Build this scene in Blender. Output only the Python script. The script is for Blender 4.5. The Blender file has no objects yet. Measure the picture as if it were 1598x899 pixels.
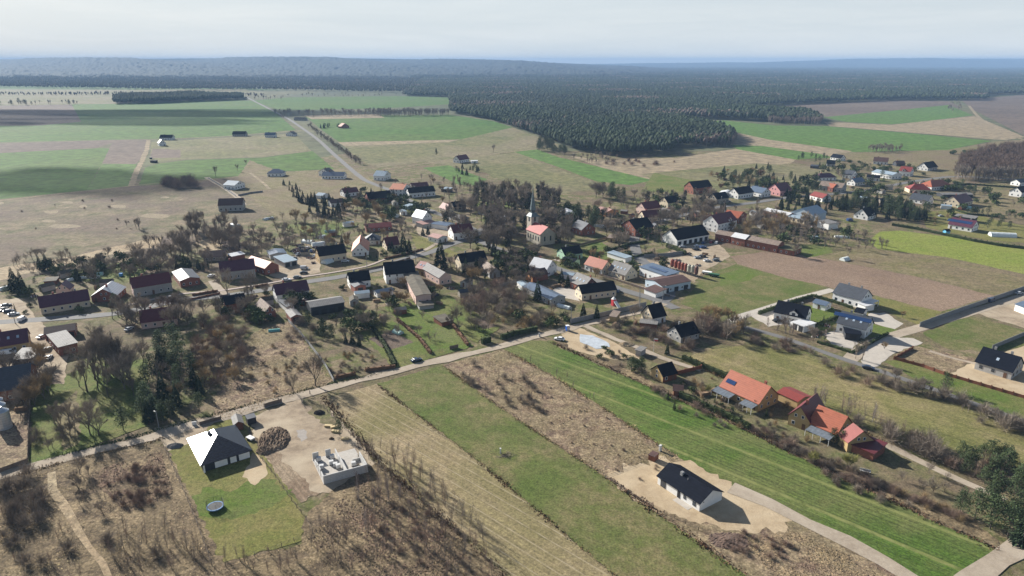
import bpy, bmesh, math, random
import numpy as np
from mathutils import Vector, Matrix
R = math.radians
rnd = random.Random(7)
scene = bpy.context.scene
COL = scene.collection

# ------------------------------------------------------------------ camera, sky, sun, exposure
F_PX, CX, CY, CAM_H = 1066.0, 799.0, 449.5, 110.0
PITCH = math.atan((449.5 - 95.0) / F_PX)
cam = bpy.data.objects.new('camera', bpy.data.cameras.new('camera'))
COL.objects.link(cam)
cam.location = (0, 0, CAM_H)
cam.rotation_euler = (R(90) - PITCH, 0, 0)
cam.data.sensor_width = 36.0
cam.data.lens = 36.0 * F_PX / 1598.0
cam.data.clip_start = 1.0
cam.data.clip_end = 120000.0
scene.camera = cam

SUN_EL, SUN_AZ = R(25), R(137)          # azimuth counted from +X, the sun stands ahead and to the left
sd = Vector((math.cos(SUN_AZ) * math.cos(SUN_EL), math.sin(SUN_AZ) * math.cos(SUN_EL), math.sin(SUN_EL)))
sun = bpy.data.objects.new('sun', bpy.data.lights.new('sun', 'SUN'))
COL.objects.link(sun)
sun.data.energy = 5.0
sun.data.angle = R(0.53)
sun.data.color = (1.0, 0.96, 0.89)
sun.rotation_euler = (-sd).to_track_quat('-Z', 'Y').to_euler()
sun.location = (0, 0, 3000)

world = bpy.data.worlds.new('World')
scene.world = world
world.use_nodes = True
wn, wl = world.node_tree.nodes, world.node_tree.links
bg = wn['Background']
sky = wn.new('ShaderNodeTexSky')
sky.sky_type = 'NISHITA'
sky.sun_disc = False
sky.sun_elevation = SUN_EL
sky.sun_rotation = R(90) - SUN_AZ
sky.air_density = 1.0
sky.dust_density = 1.2
sky.ozone_density = 1.5
sky.altitude = 100
# whitish haze towards the horizon, thin veils of cloud
tc = wn.new('ShaderNodeTexCoord')
sx = wn.new('ShaderNodeSeparateXYZ')
wl.new(tc.outputs['Generated'], sx.inputs[0])
mp = wn.new('ShaderNodeMapping')
mp.inputs['Scale'].default_value = (1.5, 1.5, 15.0)
nz = wn.new('ShaderNodeTexNoise')
nz.inputs['Scale'].default_value = 2.6
nz.inputs['Detail'].default_value = 9
nz.inputs['Roughness'].default_value = 0.62
nz.inputs['Distortion'].default_value = 0.5
rp = wn.new('ShaderNodeValToRGB')
rp.color_ramp.elements[0].position = 0.38
rp.color_ramp.elements[0].color = (0.0, 0.0, 0.0, 1)
rp.color_ramp.elements[1].position = 0.68
rp.color_ramp.elements[1].color = (1, 1, 1, 1)
cl = wn.new('ShaderNodeMixRGB')
cl.inputs[1].default_value = (6.3, 6.95, 7.4, 1)
cl.inputs[2].default_value = (7.0, 7.5, 7.8, 1)
zr = wn.new('ShaderNodeValToRGB')
zr.color_ramp.elements[0].position = 0.0
zr.color_ramp.elements[0].color = (0.97, 0.97, 0.97, 1)
zr.color_ramp.elements[1].position = 0.42
zr.color_ramp.elements[1].color = (0.02, 0.02, 0.02, 1)
e_ = zr.color_ramp.elements.new(0.12); e_.color = (0.85, 0.85, 0.85, 1)
mx = wn.new('ShaderNodeMixRGB')
wl.new(tc.outputs['Generated'], mp.inputs[0])
wl.new(mp.outputs[0], nz.inputs['Vector'])
wl.new(nz.outputs[0], rp.inputs[0])
wl.new(rp.outputs[0], cl.inputs[0])
wl.new(sx.outputs[2], zr.inputs[0])
wl.new(zr.outputs[0], mx.inputs[0])
wl.new(cl.outputs[0], mx.inputs[2])
wl.new(sky.outputs[0], mx.inputs[1])
wl.new(mx.outputs[0], bg.inputs['Color'])
bg.inputs['Strength'].default_value = 0.05

scene.view_settings.view_transform = 'Standard'
scene.view_settings.look = 'None'
scene.view_settings.exposure = 1.15
scene.view_settings.gamma = 1.0
scene.cycles.max_bounces = 5
scene.cycles.diffuse_bounces = 2
scene.cycles.glossy_bounces = 2
scene.cycles.transmission_bounces = 2
scene.cycles.volume_bounces = 1
scene.cycles.use_denoising = True

# ------------------------------------------------------------------ surveying: image position -> point on the terrain
def G(px, py, z=0.0):
    dx = (px - CX) / F_PX
    dv = -(py - CY) / F_PX
    d = (dx, math.cos(PITCH) + dv * math.sin(PITCH), -math.sin(PITCH) + dv * math.cos(PITCH))
    t = (z - CAM_H) / d[2]
    return Vector((t * d[0], t * d[1], z))
def IMG(p):
    x, y, z = p[0], p[1], p[2] - CAM_H
    depth = y * math.cos(PITCH) - z * math.sin(PITCH)
    up = y * math.sin(PITCH) + z * math.cos(PITCH)
    return (CX + F_PX * x / depth, CY - F_PX * up / depth)
SHEETS = {'A': (0, 380, 5.915), 'B': (260, 360, 5.915), 'C': (520, 360, 5.915), 'D': (780, 360, 5.915), 'E': (1040, 340, 5.915),
          'F': (1298, 360, 5.32), 'B2': (260, 240, 5.915), 'C2': (520, 240, 5.915), 'D2': (780, 240, 5.915), 'E2': (1040, 240, 5.915),
          'F2': (1298, 220, 5.32), 'R': (1240, 450, 4.464), 'S': (930, 450, 4.994), 'T': (1060, 560, 4.439), 'U': (780, 640, 3.995),
          'V': (240, 630, 4.2), 'W': (0, 500, 4.994), 'X': (0, 80, 3.995), 'Y': (400, 80, 3.995), 'Z': (800, 80, 3.995), 'Q': (1198, 80, 3.995),
          'H': (310, 480, 4.994), 'I': (620, 450, 4.994), 'N': (0, 0, 1.0)}
def K(s, x, y):
    a, b, c = SHEETS[s]
    return (a + x / c, b + y / c)

# ------------------------------------------------------------------ materials
MATS = {}
def newmat(name):
    m = bpy.data.materials.new(name)
    m.use_nodes = True
    return m, m.node_tree.nodes, m.node_tree.links, m.node_tree.nodes['Principled BSDF']
def c4(c, k=1.0):
    return (c[0] * k, c[1] * k, c[2] * k, 1)
def mat(name, col, rough=0.8, vary=0.25, scale=1.5, bump=0.0, bscale=8.0, metal=0.0, spec=0.3, lines=None, rand=0.0):
    """plain surface with blotchy wear; lines = (spacing m, axis index) adds courses of tiles or seams"""
    if name in MATS: return MATS[name]
    m, n, l, b = newmat(name)
    t = n.new('ShaderNodeTexCoord')
    z = n.new('ShaderNodeTexNoise'); z.inputs['Scale'].default_value = scale; z.inputs['Detail'].default_value = 6
    z.inputs['Roughness'].default_value = 0.65
    l.new(t.outputs['Object'], z.inputs['Vector'])
    r = n.new('ShaderNodeValToRGB')
    r.color_ramp.elements[0].position = 0.3; r.color_ramp.elements[0].color = c4(col, 1 - vary)
    r.color_ramp.elements[1].position = 0.7; r.color_ramp.elements[1].color = c4(col, 1 + vary * 0.7)
    l.new(z.outputs[0], r.inputs[0])
    out = r.outputs[0]
    if lines:
        w = n.new('ShaderNodeTexWave'); w.bands_direction = 'XYZ'[lines[1]]; w.inputs['Scale'].default_value = 0.314 / lines[0]
        w.inputs['Distortion'].default_value = 0.6; w.inputs['Detail'].default_value = 1
        l.new(t.outputs['Object'], w.inputs['Vector'])
        q = n.new('ShaderNodeMixRGB'); q.blend_type = 'MULTIPLY'; q.inputs[0].default_value = 0.16
        l.new(out, q.inputs[1]); l.new(w.outputs[0], q.inputs[2]); out = q.outputs[0]
    if rand:
        oi = n.new('ShaderNodeObjectInfo'); hs = n.new('ShaderNodeHueSaturation')
        ma = n.new('ShaderNodeMapRange'); ma.inputs[3].default_value = 1 - rand; ma.inputs[4].default_value = 1 + rand
        l.new(oi.outputs['Random'], ma.inputs[0]); l.new(ma.outputs[0], hs.inputs['Value'])
        l.new(out, hs.inputs['Color']); out = hs.outputs[0]
    l.new(out, b.inputs['Base Color'])
    b.inputs['Roughness'].default_value = rough
    b.inputs['Metallic'].default_value = metal
    b.inputs['Specular IOR Level'].default_value = spec
    if bump:
        z2 = n.new('ShaderNodeTexNoise'); z2.inputs['Scale'].default_value = bscale; z2.inputs['Detail'].default_value = 4
        l.new(t.outputs['Object'], z2.inputs['Vector'])
        bp = n.new('ShaderNodeBump'); bp.inputs['Strength'].default_value = bump; bp.inputs['Distance'].default_value = 0.1
        l.new(z2.outputs[0], bp.inputs['Height']); l.new(bp.outputs[0], b.inputs['Normal'])
    MATS[name] = m
    return m

def ground(name, c1, c2, c3, big=0.012, mid=0.12, fine=1.6, stripe=None, bump=0.6, rough=0.95, tracks=None, vor=0.0, ctr=(0.38, 0.62), soft=False):
    """soil and grass: three colours mixed by world-space noise, optional sown rows (angle, spacing, strength) and wheel tracks"""
    if name in MATS: return MATS[name]
    m, n, l, b = newmat(name)
    g = n.new('ShaderNodeNewGeometry')
    def noise(s, det=6, ro=0.6, vec=None, dist=0.0):
        z = n.new('ShaderNodeTexNoise'); z.inputs['Scale'].default_value = s; z.inputs['Detail'].default_value = det
        z.inputs['Roughness'].default_value = ro; z.inputs['Distortion'].default_value = dist
        l.new(vec or g.outputs['Position'], z.inputs['Vector']); return z.outputs[0]
    def ramp(v, a, bb, ca=(0, 0, 0, 1), cb=(1, 1, 1, 1)):
        r = n.new('ShaderNodeValToRGB'); r.color_ramp.elements[0].position = a; r.color_ramp.elements[1].position = bb
        r.color_ramp.elements[0].color = ca; r.color_ramp.elements[1].color = cb
        l.new(v, r.inputs[0]); return r.outputs[0]
    def mix(f, a, bb, typ='MIX', fac=None):
        q = n.new('ShaderNodeMixRGB'); q.blend_type = typ
        if f is None: q.inputs[0].default_value = fac
        else: l.new(f, q.inputs[0])
        for i, v in ((1, a), (2, bb)):
            if isinstance(v, tuple): q.inputs[i].default_value = v
            else: l.new(v, q.inputs[i])
        return q.outputs[0]
    col = mix(ramp(noise(mid, 8, 0.68), *ctr), c4(c1), c4(c2))
    col = mix(ramp(noise(big, 4, 0.6, dist=0.5), 0.42, 0.66), col, c4(c3))
    fn = noise(fine, 8, 0.75)
    col = mix(None, col, ramp(fn, 0.3, 0.7, (0.85, 0.85, 0.85, 1) if soft else (0.42, 0.42, 0.44, 1), (1.12, 1.12, 1.12, 1) if soft else (1.5, 1.5, 1.48, 1)), 'MULTIPLY', 1.0)
    if bump and not soft:
        col = mix(None, col, ramp(noise(fine * .35, 5, 0.8), 0.35, 0.62, (0.62, 0.62, 0.60, 1), (1.2, 1.2, 1.2, 1)), 'MULTIPLY', 0.75)
    h = fn
    if vor:
        v = n.new('ShaderNodeTexVoronoi'); v.inputs['Scale'].default_value = vor; l.new(g.outputs['Position'], v.inputs['Vector'])
        col = mix(None, col, ramp(v.outputs['Distance'], 0.1, 0.75, (1.15, 1.15, 1.15, 1), (0.6, 0.6, 0.6, 1)), 'MULTIPLY', 0.8)
    if stripe:
        ang, sp, st = stripe
        mpn = n.new('ShaderNodeMapping'); mpn.inputs['Rotation'].default_value = (0, 0, -ang)
        l.new(g.outputs['Position'], mpn.inputs[0])
        sc = n.new('ShaderNodeMapping'); sc.inputs['Scale'].default_value = (0.012, 1.0 / sp, 0)
        l.new(mpn.outputs[0], sc.inputs[0])
        sn = noise(1.0, 5, 0.7, sc.outputs[0])
        col = mix(None, col, ramp(sn, 0.3, 0.7, (1 - st, 1 - st, 1 - st, 1), (1 + st, 1 + st * 0.9, 1 + st * 0.7, 1)), 'MULTIPLY', 1.0)
        if tracks:
            tsp, tcol = tracks
            w = n.new('ShaderNodeTexWave'); w.bands_direction = 'Y'; w.inputs['Scale'].default_value = 0.314 / tsp
            w.inputs['Distortion'].default_value = 0.5; w.inputs['Detail'].default_value = 1; w.inputs['Detail Scale'].default_value = 0.05
            l.new(mpn.outputs[0], w.inputs['Vector'])
            tr = ramp(w.outputs[0], 0.955, 0.995)
            tn = mix(None, tr, ramp(noise(0.3), 0.3, 0.6), 'MULTIPLY', 1.0)
            col = mix(tn, col, c4(tcol))
    l.new(col, b.inputs['Base Color'])
    b.inputs['Roughness'].default_value = rough
    b.inputs['Specular IOR Level'].default_value = 0.1
    if bump:
        bp = n.new('ShaderNodeBump'); bp.inputs['Strength'].default_value = bump; bp.inputs['Distance'].default_value = 0.25
        l.new(h, bp.inputs['Height']); l.new(bp.outputs[0], b.inputs['Normal'])
    MATS[name] = m
    return m

# ------------------------------------------------------------------ object helpers
def link(o):
    COL.objects.link(o); return o
def meshdata(name, verts, faces, mats, fm=None, smooth=False):
    me = bpy.data.meshes.new(name)
    me.from_pydata([tuple(v) for v in verts], [], faces)
    for mm in (mats if isinstance(mats, (list, tuple)) else [mats]): me.materials.append(mm)
    if fm:
        me.polygons.foreach_set('material_index', fm)
    if smooth:
        me.polygons.foreach_set('use_smooth', [True] * len(me.polygons))
    me.update()
    return me
def obj(name, me, parent=None, loc=None, rz=0.0, scale=None):
    o = bpy.data.objects.new(name, me)
    if parent is not None: o.parent = parent
    if loc is not None: o.location = loc
    if rz: o.rotation_euler = (0, 0, rz)
    if scale is not None: o.scale = scale
    return link(o)
def root(name, loc, rz, label, cat, group=None):
    o = bpy.data.objects.new(name, None)
    o.empty_display_size = 0.5
    o.location = loc; o.rotation_euler = (0, 0, rz)
    tag(o, label, cat, group)
    return link(o)
def tag(o, label=None, cat=None, group=None, kind=None):
    if label: o['label'] = label
    if cat: o['category'] = cat
    if group: o['group'] = group
    if kind: o['kind'] = kind
    return o
class MB:
    """collects shapes into one mesh"""
    def __init__(s): s.v = []; s.f = []; s.m = []
    def add(s, vs, fs, mi=0):
        k = len(s.v); s.v += [tuple(v) for v in vs]; s.f += [tuple(i + k for i in f) for f in fs]; s.m += [mi] * len(fs)
    def box(s, x0, x1, y0, y1, z0, z1, mi=0):
        s.add([(x0, y0, z0), (x1, y0, z0), (x1, y1, z0), (x0, y1, z0), (x0, y0, z1), (x1, y0, z1), (x1, y1, z1), (x0, y1, z1)],
              [(0, 3, 2, 1), (4, 5, 6, 7), (0, 1, 5, 4), (1, 2, 6, 5), (2, 3, 7, 6), (3, 0, 4, 7)], mi)
    def tube(s, a, b, r0, r1, n=6, mi=0, cap=True):
        a = Vector(a); b = Vector(b); d = (b - a)
        if d.length < 1e-6: return
        d.normalize(); u = d.orthogonal().normalized(); w = d.cross(u)
        vs = []
        for p, r in ((a, r0), (b, r1)):
            for i in range(n):
                t = 2 * math.pi * i / n
                vs.append(p + u * (r * math.cos(t)) + w * (r * math.sin(t)))
        fs = [(i, (i + 1) % n, n + (i + 1) % n, n + i) for i in range(n)]
        if cap: fs += [tuple(range(n - 1, -1, -1)), tuple(range(n, 2 * n))]
        s.add(vs, fs, mi)
    def lathe(s, prof, n=16, mi=0, cx=0, cy=0):
        vs = []; fs = []
        for r, z in prof:
            for i in range(n):
                t = 2 * math.pi * i / n; vs.append((cx + r * math.cos(t), cy + r * math.sin(t), z))
        for k in range(len(prof) - 1):
            for i in range(n):
                fs.append((k * n + i, k * n + (i + 1) % n, (k + 1) * n + (i + 1) % n, (k + 1) * n + i))
        fs.append(tuple(range(n - 1, -1, -1))); fs.append(tuple((len(prof) - 1) * n + i for i in range(n)))
        s.add(vs, fs, mi)
    def slab(s, pts, th, mi=0):
        """a flat or sloping polygon with thickness th downwards"""
        n = len(pts)
        vs = [tuple(p) for p in pts] + [(p[0], p[1], p[2] - th) for p in pts]
        fs = [tuple(range(n)), tuple(range(2 * n - 1, n - 1, -1))] + [(i, n + i, n + (i + 1) % n, (i + 1) % n) for i in range(n)]
        s.add(vs, fs, mi)
    def data(s, name, mats, smooth=False): return meshdata(name, s.v, s.f, mats, s.m, smooth)
    def build(s, name, mats, parent=None, smooth=False, **k): return obj(name, s.data(name, mats, smooth), parent, **k)

FOOT = []        # footprints (cx, cy, angle, half length, half depth)
WAYS = []        # (points, half width)
ANCH = []        # (image x, image y, short phrase)
def anchor(p, phrase):
    q = IMG(p); ANCH.append((q[0], q[1], phrase))
def free(x, y, m=1.0):
    for cx, cy, a, hl, hd in FOOT:
        dx, dy = x - cx, y - cy
        if abs(dx) + abs(dy) > hl + hd + 30: continue
        u = dx * math.cos(a) + dy * math.sin(a); v = -dx * math.sin(a) + dy * math.cos(a)
        if abs(u) < hl + m and abs(v) < hd + m: return False
    for pts, hw in WAYS:
        for a, b in zip(pts, pts[1:]):
            ex, ey = b[0] - a[0], b[1] - a[1]; L2 = ex * ex + ey * ey + 1e-9
            t = max(0, min(1, ((x - a[0]) * ex + (y - a[1]) * ey) / L2))
            if (x - a[0] - t * ex) ** 2 + (y - a[1] - t * ey) ** 2 < (hw + m) ** 2: return False
    return True
# ------------------------------------------------------------------ the ground: one sheet to the horizon, fields and roads laid on it
def ang(a, b):
    p, q = G(*a), G(*b)
    return math.atan2(q.y - p.y, q.x - p.x)
S_MAIN = ang((585, 600), (1165, 899))
S_UP = ang((850, 235), (1015, 280))
S_RT = ang((1190, 393), (1550, 462))
S_STUB = ang((1180, 535), (1598, 665))
TAN, OLV, BRN, GRN = (0.235, 0.19, 0.115), (0.135, 0.135, 0.05), (0.15, 0.11, 0.075), (0.07, 0.12, 0.025)
m_base = ground('village_ground', (0.225, 0.175, 0.11), (0.105, 0.115, 0.038), (0.15, 0.11, 0.075), 0.035, 0.13, 1.0, bump=1.0, ctr=(0.41, 0.55))
m_far = ground('distant_land', (0.14, 0.13, 0.07), (0.09, 0.10, 0.05), (0.06, 0.075, 0.045), 0.0008, 0.004, 0.03, bump=0)
m_crop = ground('bright_crop', (0.058, 0.113, 0.018), (0.088, 0.128, 0.032), (0.145, 0.15, 0.06), 0.03, 0.22, 1.6, stripe=(S_MAIN, 0.8, 0.42), tracks=(13.0, (0.19, 0.20, 0.07)), ctr=(0.3, 0.7))
m_tanstripe = ground('fallow_strip', (0.30, 0.235, 0.15), (0.23, 0.185, 0.105), (0.165, 0.15, 0.065), 0.02, 0.10, 1.6, stripe=(S_MAIN, 0.9, 0.28), tracks=(3.6, (0.30, 0.25, 0.16)))
m_olive = ground('olive_meadow', (0.115, 0.125, 0.042), (0.18, 0.155, 0.075), (0.088, 0.118, 0.030), 0.05, 0.25, 1.8, stripe=(S_MAIN, 2.5, 0.12))
m_rough = ground('rough_dead_grass', (0.36, 0.275, 0.175), (0.17, 0.115, 0.085), (0.24, 0.195, 0.11), 0.05, 0.3, 1.3, bump=1.0, vor=1.5, ctr=(0.42, 0.60))
m_waste = ground('waste_ground', (0.31, 0.235, 0.14), (0.10, 0.072, 0.05), (0.19, 0.145, 0.085), 0.035, 0.12, 1.2, bump=1.0, vor=1.4, ctr=(0.42, 0.60))
m_sand = ground('bare_sand', (0.42, 0.325, 0.21), (0.32, 0.24, 0.15), (0.45, 0.36, 0.245), 0.07, 0.35, 2.5, bump=0.5, soft=True)
m_dirt = ground('trodden_dirt', (0.34, 0.27, 0.19), (0.22, 0.17, 0.12), (0.40, 0.33, 0.24), 0.07, 0.3, 2.5, bump=0.5, soft=True)
m_stub = ground('stubble', (0.26, 0.21, 0.115), (0.175, 0.16, 0.065), (0.13, 0.135, 0.045), 0.025, 0.12, 1.6, stripe=(S_STUB, 2.2, 0.28))
m_garden = ground('garden_mix', (0.19, 0.16, 0.09), (0.11, 0.12, 0.045), (0.15, 0.115, 0.075), 0.06, 0.3, 1.6)
m_patch = ground('pale_dry_patch', (0.27, 0.215, 0.145), (0.22, 0.18, 0.115), (0.25, 0.20, 0.13), 0.04, 0.2, 0.8)
m_soilflat = ground('rutted_soil', (0.27, 0.205, 0.145), (0.17, 0.12, 0.085), (0.31, 0.245, 0.175), 0.08, 0.5, 2.0, stripe=(R(-52), 0.7, 0.35), bump=1.0)
m_lawn = ground('garden_lawn', (0.12, 0.135, 0.04), (0.165, 0.155, 0.06), (0.085, 0.13, 0.025), 0.06, 0.3, 2.0)
m_yardlawn = ground('dry_lawn', (0.165, 0.155, 0.048), (0.13, 0.14, 0.038), (0.19, 0.165, 0.065), 0.08, 0.4, 2.0)
m_lush = ground('lush_grass', (0.085, 0.135, 0.02), (0.115, 0.14, 0.035), (0.13, 0.145, 0.05), 0.05, 0.3, 2.0)
m_plough = ground('ploughed_soil', (0.22, 0.155, 0.11), (0.19, 0.135, 0.10), (0.25, 0.18, 0.13), 0.015, 0.08, 1.5, stripe=(S_RT, 1.2, 0.12))
m_ploughdark = ground('dark_ploughed_soil', (0.12, 0.09, 0.07), (0.10, 0.075, 0.06), (0.14, 0.105, 0.08), 0.015, 0.08, 1.5)
m_ygreen = ground('yellow_green_meadow', (0.19, 0.22, 0.045), (0.155, 0.20, 0.035), (0.21, 0.22, 0.06), 0.02, 0.06, 1.0, stripe=(S_RT, 3.0, 0.08))
m_dry = ground('dry_meadow', (0.21, 0.17, 0.10), (0.14, 0.13, 0.055), (0.17, 0.13, 0.085), 0.02, 0.09, 0.8, stripe=(S_RT, 5, 0.15))
m_marsh = ground('marsh_meadow', (0.215, 0.165, 0.105), (0.095, 0.095, 0.042), (0.13, 0.095, 0.072), 0.02, 0.07, 0.5, bump=0.8)
m_reed = ground('pale_reeds', (0.34, 0.26, 0.165), (0.27, 0.20, 0.125), (0.36, 0.29, 0.19), 0.04, 0.15, 0.8)
m_farcrop = ground('far_crop', (0.050, 0.115, 0.015), (0.062, 0.122, 0.020), (0.078, 0.122, 0.027), 0.004, 0.015, 0.08, bump=0)
m_farbright = ground('far_bright_crop', (0.075, 0.145, 0.03), (0.088, 0.15, 0.035), (0.085, 0.14, 0.035), 0.005, 0.02, 0.1, bump=0)
m_fartan = ground('far_tan_field', (0.27, 0.215, 0.145), (0.22, 0.18, 0.115), (0.25, 0.20, 0.13), 0.004, 0.02, 0.1, stripe=(S_UP, 6, 0.1), bump=0)
m_farolive = ground('far_olive_field', (0.16, 0.15, 0.07), (0.115, 0.12, 0.052), (0.19, 0.16, 0.10), 0.008, 0.03, 0.15, stripe=(S_UP, 8, 0.12), bump=0)
m_farbrown = ground('far_brown_field', (0.125, 0.095, 0.075), (0.10, 0.078, 0.064), (0.15, 0.115, 0.09), 0.004, 0.02, 0.1, bump=0)
m_asph = mat('asphalt', (0.145, 0.14, 0.135), 0.9, 0.12, 0.3, lines=None)
m_lane = ground('gravel_lane', (0.34, 0.285, 0.22), (0.27, 0.22, 0.165), (0.38, 0.32, 0.25), 0.08, 0.5, 2.5, bump=0.3, soft=True)
m_conc = mat('concrete_paving', (0.40, 0.36, 0.31), 0.9, 0.15, 0.4)
m_pave = mat('paving_blocks', (0.36, 0.29, 0.25), 0.9, 0.12, 0.6)
m_woodfloor = ground('wood_floor', (0.07, 0.055, 0.04), (0.05, 0.04, 0.03), (0.06, 0.055, 0.035), 0.01, 0.05, 0.3, bump=0)

big = 16000.0
me = meshdata('ground', [(-big, -400, 0), (big, -400, 0), (big, big, 0), (-big, big, 0)], [(0, 1, 2, 3)], m_far)
tag(obj('ground', me), kind='structure')

LAYERS = []
def layer_z(xy, far):
    x0, y0 = min(p[0] for p in xy), min(p[1] for p in xy); x1, y1 = max(p[0] for p in xy), max(p[1] for p in xy)
    lv = 0
    for a0, b0, a1, b1, l in LAYERS:
        if a0 < x1 and x0 < a1 and b0 < y1 and y0 < b1: lv = max(lv, l)
    lv += 1
    LAYERS.append((x0, y0, x1, y1, lv))
    return lv * 0.005
def sheet(name, pix, m, jit=0.5, world=False, kind='structure', label=None):
    pts = [p if world else G(*p) for p in pix]
    out = []
    n = len(pts)
    for i in range(n):
        a, b = Vector(pts[i][:2]), Vector(pts[(i + 1) % n][:2])
        L = (b - a).length
        dist = (a.length + b.length) / 2
        st = max(1.2, dist * 0.008)
        k = max(1, min(120, int(L / st)))
        nn = Vector((-(b - a).y, (b - a).x)); nn.normalize()
        for j in range(k):
            t = j / k
            w = rnd.gauss(0, 1) * jit * min(1, dist / 250) * 0.7 if j else 0
            out.append(a.lerp(b, t) + nn * w)
    z = layer_z(out, False)
    me = meshdata(name, [(p.x, p.y, z) for p in out], [tuple(range(len(out)))], m)
    if me.polygons[0].normal.z < 0: me.flip_normals()
    return tag(obj(name, me), kind=kind)
def smooth_line(pix, step=6.0):
    P = [Vector(G(*p)[:2]) for p in pix]
    Q = [P[0] * 2 - P[1]] + P + [P[-1] * 2 - P[-2]]
    out = []
    for i in range(1, len(Q) - 2):
        a, b, c, d = Q[i - 1], Q[i], Q[i + 1], Q[i + 2]
        k = max(1, min(60, int((c - b).length / step)))
        for j in range(k):
            t = j / k
            out.append(0.5 * ((2 * b) + (c - a) * t + (2 * a - 5 * b + 4 * c - d) * t * t + (3 * b - a - 3 * c + d) * t ** 3))
    out.append(P[-1])
    return out
def way(name, pix, w, m, jit=0.15, raise_=0.0, block=True, off=0.0):
    c = smooth_line(pix)
    vs = []; n = len(c); mid = []
    for i, p in enumerate(c):
        t = (c[min(n - 1, i + 1)] - c[max(0, i - 1)]).normalized()
        nn = Vector((-t.y, t.x)); p = p + nn * off
        mid.append((p.x, p.y))
        vs += [p + nn * (w / 2 + rnd.gauss(0, jit)), p - nn * (w / 2 + rnd.gauss(0, jit))]
    if block: WAYS.append((mid, w / 2))
    z = layer_z([(v.x, v.y) for v in vs], False) + raise_
    if raise_:
        mb = MB()
        for i in range(n - 1):
            mb.slab([(*vs[2 * i], z), (*vs[2 * i + 1], z), (*vs[2 * i + 3], z), (*vs[2 * i + 2], z)], raise_)
        me = mb.data(name, m)
    else:
        me = meshdata(name, [(v.x, v.y, z) for v in vs], [(2 * i, 2 * i + 1, 2 * i + 3, 2 * i + 2) for i in range(n - 1)], m)
        if me.polygons[0].normal.z < 0: me.flip_normals()
    return tag(obj(name, me), kind='structure')

# village plain under everything near
sheet('grassland', [(-900, 960), (2500, 960), (2300, 560), (1900, 300), (1700, 240), (1150, 236), (830, 236), (560, 236), (400, 262), (-100, 310), (-500, 500)], m_base, 0)
# far country, from the horizon towards us
sheet('field', [(0, 165), (112, 163), (127, 190), (60, 196), (-260, 197), (-200, 165)], m_farbrown)
sheet('field', [(-260, 222), (0, 222), (140, 219), (240, 217), (350, 213), (462, 203), (425, 172), (392, 157), (300, 157), (180, 162), (112, 163), (127, 190), (60, 196), (-260, 197)], m_farcrop)
sheet('field', [(-300, 225), (0, 224), (230, 217), (176, 223), (150, 231), (0, 239), (-300, 250)], m_farbrown)
sheet('field', [(-300, 252), (0, 239), (160, 231), (172, 232), (158, 258), (135, 297), (0, 311), (-300, 345)], m_farcrop)
sheet('field', [(175, 222), (231, 218), (222, 245), (212, 256), (160, 255)], m_farbrown)
sheet('field', [(160, 256), (213, 256), (205, 290), (136, 297)], m_farbright)
sheet('field', [(245, 256), (290, 250), (410, 246), (488, 236), (522, 264), (440, 268), (330, 279), (216, 291), (226, 262)], m_farcrop)
sheet('field', [(236, 222), (460, 208), (486, 236), (410, 245), (285, 249), (234, 254)], m_farolive)
sheet('field', [(238, 232), (282, 234), (281, 246), (234, 247)], m_farbrown)
sheet('meadow', [(0, 112), (0, 139), (200, 140), (450, 141), (200, 128), (100, 126)], m_farcrop)
sheet('meadow', [(-100, 140), (210, 140), (380, 139), (420, 146), (330, 147), (180, 162), (100, 163), (-100, 166)], m_farolive)
sheet('field', [(395, 157), (450, 152), (620, 150), (700, 152), (722, 157), (700, 163), (600, 169), (450, 172), (428, 170)], m_farcrop)
sheet('field', [(476, 181), (700, 179), (770, 189), (800, 199), (760, 218), (530, 222), (505, 205)], m_farcrop)
sheet('field', [(474, 180), (590, 178), (600, 184), (486, 186)], m_fartan)
sheet('field', [(527, 222), (760, 217), (820, 212), (700, 222), (537, 228)], m_fartan)
sheet('field', [(537, 228), (700, 222), (800, 199), (870, 225), (880, 236), (806, 237), (760, 241), (700, 247), (590, 262), (560, 250)], m_farolive)
sheet('field', [(650, 250), (760, 242), (806, 238), (900, 275), (950, 291), (880, 302), (800, 290), (760, 270)], m_farolive)
sheet('field', [(660, 262), (700, 258), (760, 280), (750, 290), (715, 288)], m_farbright)
sheet('field', [(802, 237), (838, 233), (870, 245), (940, 262), (1018, 281), (985, 289), (930, 283), (880, 264)], m_farbright)
sheet('field', [(880, 240), (930, 250), (1060, 246), (1150, 232), (1185, 234), (1245, 247), (1235, 255), (1170, 262), (1100, 272), (1018, 281), (940, 262)], m_fartan)
sheet('field', [(1000, 272), (1100, 262), (1180, 255), (1300, 262), (1330, 300), (1200, 300), (1060, 300)], m_farolive)
sheet('field', [(1072, 192), (1130, 188), (1210, 196), (1290, 197), (1420, 208), (1548, 220), (1480, 234), (1300, 238), (1200, 222), (1150, 212), (1130, 205)], m_farbright)
sheet('field', [(1150, 207), (1200, 218), (1330, 236), (1300, 246), (1245, 247), (1140, 226)], m_fartan)
sheet('field', [(1140, 226), (1190, 228), (1278, 240), (1300, 246), (1240, 249), (1150, 233)], m_farbright)
sheet('field', [(1190, 166), (1300, 160), (1400, 156), (1480, 158), (1502, 168), (1400, 172), (1290, 183), (1285, 178), (1190, 178)], m_farbrown)
sheet('field', [(1285, 183), (1400, 172), (1480, 164), (1518, 180), (1440, 190), (1390, 194), (1320, 190)], m_farbright)
sheet('field', [(1285, 190), (1390, 195), (1520, 181), (1600, 214), (1570, 219), (1420, 207), (1295, 197)], m_fartan)
sheet('field', [(1500, 156), (1600, 148), (1900, 150), (2000, 230), (1600, 213), (1516, 170)], m_farbrown)
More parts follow.
